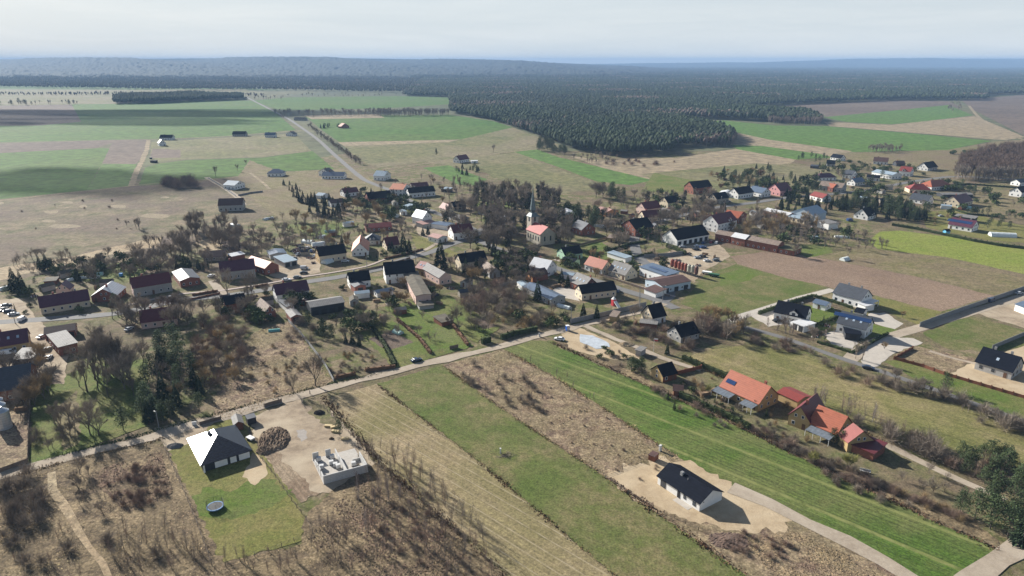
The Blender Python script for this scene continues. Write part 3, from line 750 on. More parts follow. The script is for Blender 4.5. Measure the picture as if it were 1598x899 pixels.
H('B', 118, 468, 312, 436, 20, 3.6, 1.3, 'y', 'slate', 'brick', 'wide brick hall with flat grey gable roof beside the maroon street house', 'the wide grey-roofed brick hall', 'hall', chim=0, doors=0)
H('B', 490, 388, 822, 352, 10, 4.6, 4.6, 'x', 'purple', 'grey', 'tall grey house with plum roof behind two big bare trees', 'the tall grey plum-roofed house', storeys=2)
H('B', 905, 352, 1042, 318, 20, 3.8, 2.8, 'y', 'salmon', 'brick', 'brick barn with sunlit tan and white roof left of the scrap yard', 'the tan-roofed brick barn', 'barn', chim=0)
H('B', 330, 250, 540, 236, 10, 2.6, 2.6, 'x', 'brown', 'stone', 'old barn with sagging brown roof behind the black conifers', 'the old brown barn', 'barn', chim=0, doors=0)
H('B', 600, 240, 727, 214, 6, 2.6, 0.5, 'flat', 'white', 'brick', 'small white flat-roofed shed beside the tan-roofed brick barn', None, 'shed', chim=0, wins=False)
H('B', 950, 226, 1112, 206, 11, 2.8, 0.9, 'y', 'bluegrey', 'grey', 'grey low shed at the back of the scrap yard', 'the grey yard shed', 'shed', chim=0, wins=False)
H('B', 1082, 296, 1212, 270, 14, 3.0, 0.7, 'flat', 'metal', 'grey', 'workshop with pale blue sheet roof in the middle of the scrap yard', 'the blue-sheeted workshop', 'workshop', chim=0, garage=2, wins=False)
H('B', 1405, 240, 1665, 204, 9.5, 4.2, 4.4, 'x', 'black', 'cream', 'cream house with black roof in front of the salmon-roofed house', 'the cream black-roofed house', storeys=1, gable='yellow', chim=2)
H('B', 1010, 600, 1322, 550, 9.5, 4.0, 4.2, 'x', 'purple', 'white', 'white house with dark plum roof and a solar canopy on its yard side', 'the white plum-roofed house', sky=0)
H('B', 1020, 640, 1105, 705, 4, 2.8, 0.3, 'flat', 'slate', 'white', 'white lean-to with black solar sheets against the white plum-roofed house', None, 'annex', chim=0, wins=False)
H('B', 1143, 805, 1252, 785, 10, 2.8, 1.0, 'y', 'grey', 'brick', 'narrow brick outbuilding with grey and white roof behind the white plum-roofed house', 'the narrow brick outbuilding', 'outbuilding', chim=0, wins=False, garage=1)
H('B', 1325, 712, 1648, 660, 10, 4.2, 1.3, 'x', 'grey', 'dark', 'open dark barn with pale grey roof in the gardens', 'the open grey-roofed barn', 'barn', chim=0, wins=False, garage=4)  # front is open: dark walls and panels paint the shade inside
H('B', 540, 690, 740, 655, 8, 3.0, 3.2, 'x', 'black', 'brick', 'small brick cottage with black roof on the near side of the street', 'the small brick cottage', 'cottage', chim=1)
H('B', 900, 765, 1015, 742, 14, 2.8, 3.0, 'y', 'tan', 'brick', 'decayed brick barn with weathered grey roof right of the small brick cottage', 'the decayed barn', 'barn', chim=0, doors=0)
# --- centre
H('C', 165, 195, 328, 188, 21, 3.0, 5.2, 'y', 'salmon', 'white', 'large white house with bright salmon roof on the north side of the street', 'the salmon-roofed house', chim=1, storeys=1)
H('C', 282, 92, 432, 88, 10, 2.8, 3.2, 'y', 'slate', 'grey', 'small grey house with dark hipped roof between salmon and maroon roofs', 'the small grey hipped house', hip=4.0, chim=0)
H('C', 490, 142, 618, 126, 9.5, 3.0, 4.2, 'x', 'maroon', 'cream', 'small cream house with maroon roof left of a tall dark spruce', 'the cream maroon-roofed house')
H('C', 150, 480, 350, 455, 8.5, 3.6, 4.2, 'x', 'black', 'white', 'white gabled house with black-blue roof and a brick annex in its garden', 'the white house with brick annex')
H('C', 195, 524, 308, 505, 7, 3.2, 1.0, 'y', 'slate', 'brick', 'brick annex with grey roof behind the white gabled house', None, 'annex', chim=0, wins=False, garage=1)
H('C', 402, 580, 562, 550, 5, 2.4, 1.0, 'x', 'bluegrey', 'white', 'low white shed with blue-grey roof left of the long pink stable', 'the low white garden shed', 'shed', chim=0, garage=1)
H('C', 480, 410, 764, 385, 12, 5.0, 5.2, 'x', 'black', 'white', 'big two storey white farmhouse with black half-hipped roof by the street', 'the big black-roofed farmhouse', FH, storeys=2, chim=2)
H('C', 755, 605, 910, 590, 40, 4.6, 0.6, 'y', 'dirty', 'pink', 'long pink stable wing with mossy flat roof behind the big farmhouse', 'the long pink stable wing', 'stable', chim=0, upper=False)
H('C', 790, 700, 935, 682, 6, 2.0, 0.2, 'flat', 'dirty', 'block', 'roofless low block pen at the garden end of the long stable', None, 'outbuilding', chim=0, wins=False)
H('C', 752, 340, 838, 362, 9, 3.8, 2.8, 'x', 'red', 'yellow', 'small yellow annex with bright red roof beside the big farmhouse', 'the yellow red-roofed annex', 'annex', chim=0, sky=2)
H('C', 975, 440, 1098, 418, 22, 4.0, 2.6, 'y', 'grey', 'pink', 'long pink barn with grey-brown roof in front of the giant spruce', 'the long pink barn', 'barn', chim=0, doors=0)
H('C', 1178, 302, 1425, 268, 9.5, 4.6, 4.2, 'x', 'black', 'cream', 'cream house with black roof right of the giant spruce', 'the cream house by the spruce', storeys=1)
H('C', 1440, 392, 1548, 380, 15, 3.0, 2.6, 'y', 'tan', 'grey', 'olive-grey old barn behind orange-brown bushes in the centre', 'the olive-grey old barn', 'barn', chim=0)
H('C', 1000, 850, 1115, 822, 8, 2.2, 0.5, 'flat', 'dirty', 'wood', 'tumbledown wooden shed on the lawn behind the stable', 'the tumbledown shed', 'shed', chim=0, wins=False)
H('C', -75, 705, -5, 690, 5, 2.4, 0.4, 'flat', 'grey', 'dark', 'little grey shed beside the open barn', None, 'shed', chim=0, wins=False)
H('C', 965, 75, 1062, 52, 10, 3.2, 1.2, 'y', 'pink', 'white', 'white box house with faded pink roof beside the village green', 'the white pink-roofed house', chim=0)
# --- upper centre
H('C2', 1108, 735, 1300, 714, 11, 4.6, 4.2, 'x', 'maroon', 'white', 'white house with large maroon roof at the fork of the streets', 'the white maroon house at the fork', storeys=2)
H('C2', 1050, 668, 1128, 642, 14, 3.0, 0.6, 'y', 'bluegrey', 'white', 'long garage with blue-grey roof behind the maroon house at the fork', None, 'garage', chim=0, wins=False, garage=2)
H('C2', 822, 602, 918, 582, 12, 4.8, 4.6, 'y', 'metal', 'white', 'white gabled house with pale blue metal roof west of the green', 'the pale blue-roofed white house', storeys=2)
H('C2', 828, 655, 952, 628, 8, 2.6, 0.8, 'flat', 'pink', 'grey', 'flat annex with faded roof in front of the pale blue-roofed house', None, 'annex', chim=0, wins=False)
H('C2', 1042, 520, 1120, 510, 12, 3.4, 3.6, 'y', 'pink', 'cream', 'cream gabled house with faded pink roof in the upper village', 'the faded pink-roofed house', storeys=1)
H('C2', 1110, 495, 1232, 482, 8.5, 3.0, 3.6, 'x', 'black', 'stone', 'dark stone cottage with black roof beside the faded pink-roofed house', 'the dark stone cottage', 'cottage')
H('C2', 1178, 606, 1265, 590, 12, 2.6, 1.8, 'y', 'grey', 'cream', 'low hipped bungalow with grey roof north of the street fork', 'the low grey hipped bungalow', 'bungalow', chim=0, hip=3.5)
H('C2', 645, 333, 718, 300, 13, 5.4, 3.6, 'y', 'salmon', 'white', 'tall white house with salmon roof beside the country road', 'the tall white roadside house', storeys=2)
H('C2', 728, 306, 885, 294, 10, 3.4, 2.6, 'x', 'maroon', 'grey', 'long maroon-roofed barn behind the white roadside houses', 'the long maroon barn', 'barn', chim=0)
H('C2', 698, 366, 945, 345, 10, 4.0, 4.0, 'x', 'black', 'white', 'white farmhouse with long black roof beside the country road', 'the white roadside farmhouse', FH)
H('C2', 470, 208, 535, 186, 12, 4.4, 4.0, 'y', 'metal', 'white', 'white house with pale metal roof at the northern end of the village', 'the northernmost white house', storeys=2)
H('C2', 325, 422, 550, 400, 12, 3.2, 4.8, 'x', 'black', 'brick', 'broad brick farmhouse with black roof west of the country road', 'the broad brick farmhouse', FH, chim=1)
H('C2', 100, 366, 240, 350, 10, 3.2, 3.4, 'x', 'maroon', 'white', 'white house with maroon roof wrapped by dark conifers', 'the maroon house in conifers')
H('C2', 640, 478, 690, 488, 7, 2.4, 0.6, 'flat', 'metal', 'blue', 'tiny pale blue roofed shed on the lawn beside the country road', None, 'shed', chim=0, wins=False)
H('C2', 300, 690, 545, 672, 10, 2.8, 2.2, 'x', 'red', 'brick', 'long low barn with bright red roof among bare trees', 'the long red-roofed barn', 'barn', chim=0)
H('C2', -25, 460, 98, 448, 10, 3.0, 2.4, 'x', 'brown', 'white', 'brown-roofed outbuilding with white front left of the brick farmhouse', 'the brown-roofed outbuilding', 'outbuilding', chim=0)
H('C2', -100, 390, -32, 372, 8, 2.6, 1.6, 'y', 'metal', 'white', 'small white roofed shed in the northern gardens', None, 'shed', chim=0, wins=False)
H('C2', 1400, 540, 1530, 520, 10, 2.8, 3.2, 'x', 'brown', 'grey', 'dim brown cottage under the ivy-clad trees near the churchyard', 'the dim brown cottage', 'cottage', chim=1)
H('C2', 1165, 62, 1258, 46, 10, 3.2, 4.8, 'x', 'maroon', 'white', 'lone white gabled house with dark maroon roof at the edge of the fields', 'the lone maroon house')
H('C2', 1272, 68, 1338, 66, 5, 2.5, 0.3, 'flat', 'white', 'white', 'low white shed right of the lone maroon house', None, 'shed', chim=0, wins=False)
H('C2', 990, 322, 1065, 330, 7, 2.8, 0.6, 'flat', 'metal', 'dark', 'small pale metal shelter east of the white roadside farmhouse', None, 'shelter', chim=0, wins=False)
H('D2', -105, 570, -40, 600, 9, 3.5, 0.8, 'flat', 'white', 'white', 'pale flat building glimpsed behind the bare trees left of the church', 'the pale flat building', chim=0)
# --- around the church
H('D', 600, 230, 772, 206, 10, 3.2, 3.6, 'x', 'black', 'green', 'mint green house with black roof below the church', 'the mint green house', gable='green')
H('D', 685, 292, 748, 268, 9, 2.8, 1.1, 'y', 'black', 'green', 'small mint green garage with black roof beside the mint green house', None, 'garage', chim=0, wins=False)
H('D', 775, 310, 944, 360, 9, 3.2, 4.0, 'x', 'orange', 'white', 'white house with bright orange tiled roof facing the lower street', 'the orange-roofed street house', chim=1, chx=0.5, gable='cream')
H('D', 992, 362, 1158, 416, 10, 2.8, 4.6, 'x', 'grey', 'cream', 'cream house with steep grey roof and dormer windows right of the orange roof', 'the steep grey-roofed house', sky=4, chim=0)
H('D', 266, 325, 434, 362, 10, 4.2, 4.0, 'x', 'white', 'white', 'white house with whitish roof left of the mint green house', 'the whitish-roofed house', chim=1)
H('D', 300, 432, 452, 400, 7, 3.0, 2.8, 'x', 'brown', 'brick', 'brick barn with dark brown roof in front of the whitish-roofed house', 'the small brick barn', 'barn', chim=0, wins=False, gable='orange')
H('D', 207, 514, 470, 640, 9, 3.0, 1.5, 'x', 'bluegrey', 'grey', 'long low barn with blue-grey metal roof near the lane', 'the long blue-grey barn', 'barn', chim=0, over=0.25)
H('D', 642, 468, 774, 526, 9.5, 3.4, 4.2, 'x', 'grey', 'brick', 'dark red house with pale grey roof and skylights in the farmyard', 'the pale grey-roofed red house', sky=3, chim=1, chx=0.9)
H('D', 755, 586, 1085, 546, 8.5, 3.4, 3.4, 'x', 'black', 'cream', 'long cream outbuilding with black roof along the lower street', 'the long black-roofed outbuilding', 'outbuilding', chim=0)
H('D', 1282, 330, 1535, 418, 10, 4.8, 0.5, 'flat', 'bluegrey', 'white', 'white two storey flat-roofed building with solar panels beside the red tanks', 'the white flat-roofed building', chim=0, storeys=1, solar=(0.0, 0.45, 12, 2.6, 0))
H('D', 1500, 516, 1772, 465, 14, 4.0, 1.4, 'x', 'brown', 'blue', 'wide dark brown roofed workshop with pale blue doors at the farmyard', 'the dark brown workshop', 'workshop', chim=0, doors=0, garage=3)
H('D', 1325, 535, 1440, 578, 8, 2.6, 0.8, 'flat', 'brown', 'white', 'small white lean-to with brown roof before the dark brown workshop', None, 'annex', chim=0, wins=False)
H('D', 985, 200, 1160, 256, 5.5, 2.8, 0.4, 'flat', 'metal', 'white', 'long narrow shed with pale blue metal roof behind the orange-roofed street house', 'the long blue metal shed', 'shed', chim=0, wins=False)
H('D', 1412, 814, 1544, 784, 8.5, 3.0, 5.0, 'x', 'black', 'white', 'white and cream gabled house with steep black roof at the lane corner', 'the lane corner house', gable='cream', chx=0.5)
H('D', 1285, 850, 1455, 868, 5, 2.3, 0.2, 'flat', 'grey', 'wood', 'corrugated grey carport in front of the lane corner house', None, 'carport', chim=0, wins=False)
H('D', 1005, 788, 1078, 800, 6, 2.8, 0.8, 'flat', 'tan', 'yellow', 'small yellow shed in the gardens above the orange-roofed street house', None, 'shed', chim=0, wins=False)
H('D2', 990, 775, 1068, 782, 7, 2.8, 0.8, 'flat', 'tan', 'yellow', 'yellow flat outbuilding below the big red brick house', 'the yellow flat outbuilding', 'outbuilding', chim=0)
H('D2', 752, 708, 888, 690, 13, 3.8, 4.2, 'y', 'slate', 'brick', 'brick house with dark slate gable roof right of the church', 'the slate-roofed brick house', storeys=1)
H('D2', 1252, 700, 1425, 672, 15, 5.0, 5.2, 'x', 'black', 'brick', 'big red brick house with stepped gable and dark roof', 'the big red brick house', storeys=2, chim=2)
H('D2', 1335, 592, 1488, 580, 10, 3.4, 4.2, 'x', 'maroon', 'cream', 'cream gabled house with maroon roof behind the big red brick house', 'the cream maroon gabled house')
H('D2', 1342, 516, 1492, 496, 11, 4.2, 4.6, 'x', 'maroon', 'pink', 'pale pink gabled house with dark maroon roof uphill of the brick house', 'the pale pink gabled house')
H('D2', 1552, 458, 1650, 444, 10, 4.4, 4.4, 'x', 'black', 'cream', 'cream gabled house with black roof beside the pale pink gabled house', 'the cream black gabled house', storeys=1)
H('E2', 0, 556, 78, 545, 9, 3.2, 2.8, 'y', 'grey', 'cream', 'small house with tan-grey roof beside the big red brick house', 'the small tan-grey house')
H('D2', 975, 546, 1102, 526, 13, 3.0, 2.0, 'y', 'pink', 'orange', 'apricot walled house with mottled pale roof north of the church', 'the apricot house')
H('D2', 568, 562, 702, 560, 13, 3.4, 2.2, 'y', 'white', 'white', 'white fire station with two red gates behind the church', 'the fire station', 'fire_station', cat='fire station', chim=0, doors=0)
# --- upper right
H('E2', 250, 322, 428, 304, 13, 5.0, 5.2, 'x', 'black', 'brick', 'brick gabled barn with black roof at the top of the village', 'the uphill brick barn', 'barn', chim=0, doors=0)
H('E2', 465, 422, 582, 404, 9.5, 4.0, 4.2, 'x', 'black', 'stone', 'tan stone gabled barn with black roof beside the farm street', 'the tan stone barn', 'barn', chim=0)
H('E2', 480, 362, 602, 372, 13, 3.0, 1.2, 'y', 'white', 'grey', 'pale grey hall with whitish roof behind the tan stone barn', None, 'hall', chim=0, wins=False)
H('E2', 665, 376, 812, 355, 12, 4.0, 4.6, 'x', 'black', 'white', 'white gabled house with black roof along the farm street', 'the white farm street house', gable='white')
H('E2', 882, 366, 970, 354, 15, 3.6, 3.8, 'y', 'bluegrey', 'white', 'white house with blue-grey roof right of the white farm street house', 'the blue-grey roofed house')
H('E2', 820, 340, 880, 334, 10, 3.0, 3.4, 'x', 'bluegrey', 'white', 'white side wing with blue-grey roof between two white farm street houses', None, 'annex', chim=0)
H('E2', 1052, 346, 1165, 330, 14, 4.4, 5.4, 'x', 'maroon', 'rose', 'pink gabled house with dark red roof beside tall dark trees', 'the pink gabled house')
H('E2', 1320, 382, 1440, 412, 10, 3.2, 3.0, 'x', 'red', 'white', 'house with bright red metal roof hidden in dark conifers', 'the red metal roofed house', chim=0)
H('E2', 478, 652, 658, 612, 13, 6.0, 5.2, 'x', 'maroon', 'white', 'tall white manor house with maroon roof and a white dormer', 'the white manor house', 'manor_house', cat='house', storeys=2, chim=2)
H('E2', 662, 598, 748, 562, 12, 3.8, 3.4, 'y', 'orange', 'brick', 'orange-red roofed outbuilding behind the white manor house', 'the orange-red outbuilding', 'outbuilding', chim=0)
H('E2', 100, 800, 400, 745, 14, 3.6, 5.4, 'x', 'black', 'white', 'white stable with huge black roof and open bays beside parked cars', 'the white stable', 'stable', chim=0, garage=6, wins=False)  # open bays hold no doors: dark panels paint their inner shade
H('E2', 445, 738, 592, 764, 9, 4.6, 1.8, 'x', 'tan', 'brick', 'western end of the long red brick barn with mossy tan roof', 'the mossy-roofed brick barn', 'barn', chim=0)
H('E2', 592, 764, 728, 792, 9.4, 4.9, 2.0, 'x', 'white', 'brick', 'middle of the long red brick barn with whitish metal roof', 'the whitish-roofed brick barn', 'barn', chim=0)
H('E2', 728, 792, 1032, 850, 9.2, 4.7, 1.9, 'x', 'tan', 'brick', 'eastern part of the long red brick barn with rusty tan roof', 'the rusty-roofed brick barn', 'barn', chim=0)
H('E', 1030, 280, 1186, 308, 12, 3.2, 0.3, 'flat', 'turf', 'brick', 'low red brick annex with turf roof beside the ploughed field', 'the low turf-roofed annex', 'annex', chim=0)
H('E2', 1345, 574, 1484, 540, 17, 5.0, 4.2, 'x', 'metal', 'blue', 'tall pale blue farm hall with metal roof behind the grain silos', 'the pale blue farm hall', 'farm_hall', chim=0, wins=False)
H('E2', 890, 522, 1118, 572, 10, 3.6, 1.5, 'x', 'white', 'brick', 'long brick cowshed with whitish roof in the farm', 'the whitish-roofed cowshed', 'cowshed', chim=0)
H('E2', 1118, 578, 1275, 610, 9, 3.2, 1.0, 'x', 'metal', 'cream', 'cream dairy shed with pale blue roof between cowshed and silos', 'the cream dairy shed', 'shed', chim=0)
H('E2', 1502, 648, 1598, 634, 10, 4.2, 0.4, 'flat', 'grey', 'white', 'white box storehouse with flat grey roof right of the silos', 'the white box storehouse', 'storehouse', chim=0, wins=False)
H('E2', 1405, 292, 1620, 318, 12, 4.2, 3.6, 'x', 'tan', 'grey', 'long barn with weathered tan roof in the upper right village', 'the long tan-roofed barn', 'barn', chim=0)
H('E2', 1405, 222, 1575, 218, 11, 3.0, 3.4, 'x', 'purple', 'white', 'white house with plum hipped roof above the long tan-roofed barn', 'the plum hipped house', hip=4)
H('E2', 1325, 112, 1400, 118, 9, 2.6, 1.2, 'x', 'slate', 'dark', 'low dark cabin at the left of the upper right houses', 'the low dark cabin', 'cabin', chim=0)
H('E2', 1478, 92, 1560, 96, 9, 2.8, 3.6, 'x', 'black', 'grey', 'grey house with blue-black roof beside the dark pine group', 'the blue-black roofed house')
H('E2', 1510, 30, 1610, 44, 9, 3.0, 3.6, 'x', 'black', 'white', 'white house with dark roof topmost of the upper right houses', 'the topmost white house')
H('F2', 342, 168, 465, 176, 11, 3.0, 4.2, 'x', 'brown', 'white', 'dark brown roofed house with white walls at the village rim', 'the dark brown rim house')
H('F2', 538, 190, 615, 190, 9, 2.8, 2.8, 'x', 'brown', 'dark', 'small dark brown house right of the dark brown rim house', None, 'house', chim=1)
H('F2', 555, 248, 655, 258, 12, 4.8, 4.2, 'x', 'red', 'white', 'white house with bright red roof and dormer behind the curved road', 'the bright red-roofed house', storeys=2)
H('F2', 800, 228, 884, 214, 12, 3.0, 5.4, 'x', 'black', 'white', 'white gabled house with steep black roof below the brown wood', 'the steep black-roofed house')
H('F2', 86, 274, 168, 286, 10, 3.4, 4.0, 'x', 'slate', 'white', 'white house with grey roof left of the pale blue roofed hall', 'the grey-roofed white house')
H('F2', 196, 348, 282, 336, 9, 3.2, 3.4, 'x', 'bluegrey', 'white', 'house with dark blue roof at the end of the long tan-roofed barn', 'the dark blue-roofed house')
H('F2', 328, 256, 500, 286, 14, 4.0, 2.2, 'x', 'metal', 'white', 'large hall with pale blue metal roof beside the bright red-roofed house', 'the pale blue roofed hall', 'hall', chim=0)
H('F2', 288, 302, 402, 310, 9, 3.0, 2.2, 'x', 'black', 'white', 'white bungalow with dark roof in front of the pale blue roofed hall', 'the dark-roofed white bungalow', 'bungalow')
H('F2', 832, 384, 1002, 368, 14, 3.4, 4.6, 'x', 'orange', 'white', 'villa with vivid orange hipped roof beside the curved road', 'the vivid orange villa', 'villa', cat='house', hip=6, chim=2)
H('F2', 645, 402, 832, 408, 13, 3.2, 4.2, 'x', 'red', 'cream', 'cream villa with red-brown hipped roof and solar panels by the curved road', 'the red hipped villa', 'villa', cat='house', hip=6)
H('F2', 640, 478, 802, 502, 10.5, 3.0, 4.2, 'x', 'slate', 'white', 'long white house with grey roof below the red hipped villa', 'the long grey-roofed house', chim=2)
H('F2', 1065, 522, 1178, 496, 13, 3.2, 5.2, 'x', 'maroon', 'cream', 'cream gabled house with maroon roof near the green playhouse', 'the cream maroon villa', chim=2)
H('F2', 925, 446, 1180, 446, 10, 2.6, 0.9, 'x', 'grey', 'dark', 'long low grey-roofed carport behind the cream maroon villa', None, 'carport', chim=0, wins=False)
H('F2', 1580, 432, 1660, 416, 10, 4.0, 4.2, 'x', 'black', 'white', 'white gabled house with black roof cut by the right picture edge', 'the white edge house', storeys=1)
H('F2', 1565, 348, 1660, 338, 9, 3.2, 2.6, 'x', 'slate', 'white', 'small white building at the right picture edge below the brown wood', None, 'house', chim=0)
H('F2', 302, 630, 372, 612, 11, 2.8, 5.2, 'x', 'black', 'white', 'white gabled house with steep black roof in front of the conifer wood', 'the white gable by the conifers')
H('F2', 962, 690, 1167, 724, 12, 3.0, 4.2, 'x', 'purple', 'white', 'large white house with plum-grey roof covered in solar panels', 'the solar-roofed white house', chim=2, solar=(-0.12, 0.55, 15, 2.4, 0))
H('F2', 1015, 622, 1190, 646, 9, 3.2, 0.5, 'flat', 'grey', 'dark', 'flat grey roofed garage behind the solar-roofed white house', None, 'garage', chim=0, wins=False)
H('F2', 915, 742, 952, 752, 4, 2.2, 1.2, 'y', 'black', 'skyblue', 'tiny sky blue garden house beside the solar-roofed white house', None, 'garden_house', chim=0, wins=False)
H('F2', 10, 392, 60, 386, 9, 3.6, 3.2, 'y', 'orange', 'brick', 'small brick house with orange-red gable below the long tan-roofed barn', None, 'house', chim=1)
# --- right, new houses
H('F', 2, 516, 247, 583, 11, 4.0, 4.2, 'x', 'slate', 'white', 'large white modern house with grey roof and covered terrace at its right', 'the large grey-roofed modern house', chim=2, windark=True)
H('F', 283, 628, 366, 612, 5, 2.9, 0.2, 'flat', 'white', 'white', 'white flat-roofed porch at the gable of the large modern house', None, 'annex', chim=0, wins=False)
H('F', 34, 766, 286, 828, 10.5, 4.0, 4.2, 'x', 'slate', 'white', 'white modern house with black solar band on its grey roof', 'the solar band house', chim=2, windark=True, sky=3, solar=(-0.08, 0.68, 15, 1.8, 0))
H('F', 110, 850, 252, 866, 9, 3.0, 0.1, 'flat', 'dark' if 0 else 'black', 'dark', 'black box garage attached to the solar band house', None, 'garage', chim=0, wins=False, garage=1)
H('F', 182, 672, 262, 690, 7, 2.6, 1.3, 'x', 'black', 'white', 'small white garden building with black roof between the two modern houses', None, 'outbuilding', chim=0, wins=False)
H('R', 121, 98, 218, 124, 6.5, 2.6, 1.2, 'x', 'bluegrey', 'white', 'small white garage with blue-grey roof on the green lawn', None, 'garage', chim=0, doors=1)
H('S', 1382, 186, 1636, 240, 10, 3.6, 4.4, 'x', 'black', 'white', 'white modern house with black roof and white dormer gable', 'the dormer gable house', chim=2, windark=True)
H('S', 1522, 262, 1622, 300, 8, 2.9, 0.2, 'flat', 'white', 'white', 'white flat garage in front of the dormer gable house', None, 'garage', chim=0, wins=False, garage=2)
H('R', 1252, 510, 1522, 590, 12, 3.0, 4.6, 'x', 'black', 'block', 'new house shell with black roof and unplastered walls at the right edge', 'the new house shell', chim=2, windark=True, sky=1)
H('R', 1530, 108, 1640, 150, 9, 3.2, 1.2, 'x', 'bluegrey', 'white', 'white shed with blue-grey roof on the sandy lot at the right edge', None, 'shed', chim=0, wins=False)
H('S', 663, 386, 815, 346, 9, 2.6, 3.8, 'x', 'black', 'grey', 'low cottage with dark roof half hidden by shrubs behind the lane', 'the low dark-roofed cottage', 'cottage')
H('S', 522, 694, 642, 662, 7.5, 2.5, 3.2, 'x', 'black', 'wood', 'small yellow gabled cabin with black roof beside the crop field', 'the small yellow cabin', 'cabin', gable='yellow', chim=0)
H('S', 598, 800, 684, 808, 5, 2.2, 1.4, 'x', 'brown', 'wood', 'brown timber woodshed in the garden below the small yellow cabin', None, 'shed', chim=0, wins=False)
H('S', 300, 478, 352, 494, 4.5, 2.3, 0.3, 'flat', 'grey', 'grey', 'little grey box shed beside the narrow lane', None, 'shed', chim=0, wins=False)
H('T', 274, 190, 551, 317, 11.5, 3.0, 4.8, 'x', 'orange', 'yellow', 'long yellow house with bright orange roof beside the crop field', 'the long orange-roofed house', chim=1, chx=0.86, solar=(-0.33, 0.42, 3.6, 1.6, 0))
H('T', 672, 230, 822, 300, 7.5, 2.8, 0.9, 'x', 'red', 'yellow', 'low garage with red roof between the two orange-roofed houses', None, 'garage', chim=0, wins=False)
H('T', 888, 442, 1092, 530, 10.5, 3.0, 4.6, 'x', 'orange', 'yellow', 'house with orange roof and crossing gable wing beside the crop field', 'the orange house with gable wing', chim=0)
H('T', 748, 390, 908, 446, 13, 3.4, 4.4, 'y', 'maroon', 'yellow', 'yellow gable wing with dark red roof joined to the second orange-roofed house', None, 'annex', chim=1)
H('T', 1096, 524, 1168, 586, 9, 3.2, 3.6, 'x', 'red', 'yellow', 'shorter red-orange roofed end wing of the second orange-roofed house', None, 'annex', chim=0)
H('T', 1188, 592, 1352, 662, 8, 2.6, 0.7, 'flat', 'maroon', 'brick', 'open carport with dark red roof at the end of the orange-roofed house', 'the dark red carport', 'carport', chim=0, wins=False)
# --- foreground
H('U', 975, 410, 1248, 589, 9.4, 2.55, 2.5, 'x', 'black', 'white', 'new white bungalow with plain black gable roof on bare yellow sand', 'the white bungalow on sand', 'bungalow', chim=0, windark=True, upper=False, doors=0, wins=False)
H('V', 305, 411, 646, 306, 18.2, 2.6, 3.0, 'y', 'gloss', 'dark', 'new black hip-roofed bungalow with a gleaming side beside the trampoline lawn', 'the gleaming hip-roofed bungalow', 'bungalow', hip=(9.4, 4.6), chim=0, wins=False, over=0.7)
H('V', 520, 144, 592, 128, 6, 2.3, 1.0, 'y', 'grey', 'wood', 'small garden shed with pale grey roof behind the hip-roofed bungalow', None, 'shed', chim=0, wins=False)
H('V', 612, 104, 672, 88, 3.0, 2.2, 0.15, 'flat', 'slate', 'dark', 'black box container with white lid beside the building plot gate', None, 'container', chim=0, wins=False, over=0.1)
H('U', 930, 280, 960, 292, 2.6, 1.8, 0.15, 'flat', 'brown', 'wood', 'small reddish brown timber hut behind the white bungalow on sand', None, 'hut', chim=0, wins=False, over=0.1)
# --- far houses
H('X', 992, 540, 1072, 540, 10, 3.2, 4.0, 'x', 'black', 'white', 'white house with black roof far off among the green fields', 'the far black-roofed field house')
H('X', 990, 575, 1036, 572, 11, 3.6, 4.6, 'y', 'slate', 'white', 'white gable-fronted house in front of the far black-roofed field house', None)
H('X', 1446, 518, 1530, 518, 10, 3.2, 4.2, 'x', 'black', 'grey', 'far house with dark blue roof beside the track over the fields', 'the far dark blue-roofed house')
H('X', 932, 682, 968, 684, 4, 2.4, 0.2, 'flat', 'black', 'dark', 'dark container shed beside the farm track in the far fields', None, 'shed', chim=0, wins=False)
H('X', 928, 662, 944, 662, 2.5, 2.0, 0.2, 'flat', 'grey', 'dark', 'tiny box shed above the dark container shed', None, 'shed', chim=0, wins=False)
H('Y', 50, 524, 118, 524, 9, 3.4, 3.8, 'x', 'bluegrey', 'white', 'far white house with navy roof west of the country road', 'the far navy-roofed house')
H('Y', 182, 516, 232, 518, 10, 3.0, 3.8, 'y', 'grey', 'white', 'far pale house with grey gable right of the far navy-roofed house', None)
H('Y', 232, 422, 302, 424, 10, 3.0, 3.2, 'x', 'black', 'grey', 'farthest house with navy roof beside the country road', 'the farthest roadside house')
H('Y', 528, 470, 580, 466, 10, 3.0, 5.0, 'y', 'orange', 'brick', 'orange-brown timber house beside dark shrubs in the far fields', 'the far orange-brown house')
H('Y', 64, 762, 162, 762, 12, 3.2, 3.6, 'x', 'bluegrey', 'white', 'white bungalow with blue-grey hipped roof north-west of the village', 'the blue hipped bungalow', 'bungalow', hip=5, chim=0)
H('Y', 405, 776, 545, 778, 10, 3.2, 3.2, 'x', 'bluegrey', 'white', 'white house with navy roof beside the road into the village', 'the navy house by the road')
H('Y', 385, 752, 450, 758, 9, 4.2, 3.6, 'y', 'grey', 'white', 'pale gabled house with solar stripes behind the navy house', None)
H('X', 1462, 838, 1530, 822, 13, 4.0, 3.0, 'y', 'metal', 'white', 'unfinished white house with pale blue sheeting in a fenced plot', 'the unfinished blue-sheeted house', chim=0, doors=0)
H('B2', 470, 480, 702, 472, 12, 4.6, 4.4, 'x', 'brown', 'grey', 'long grey barn with brown roof standing alone in the western meadow', 'the lone brown-roofed barn', 'barn', chim=0)

BY = {h[0]['label']: h for h in HOUSES}
def find(part):
    for k, h in BY.items():
        if part in k: return h
    raise KeyError(part)

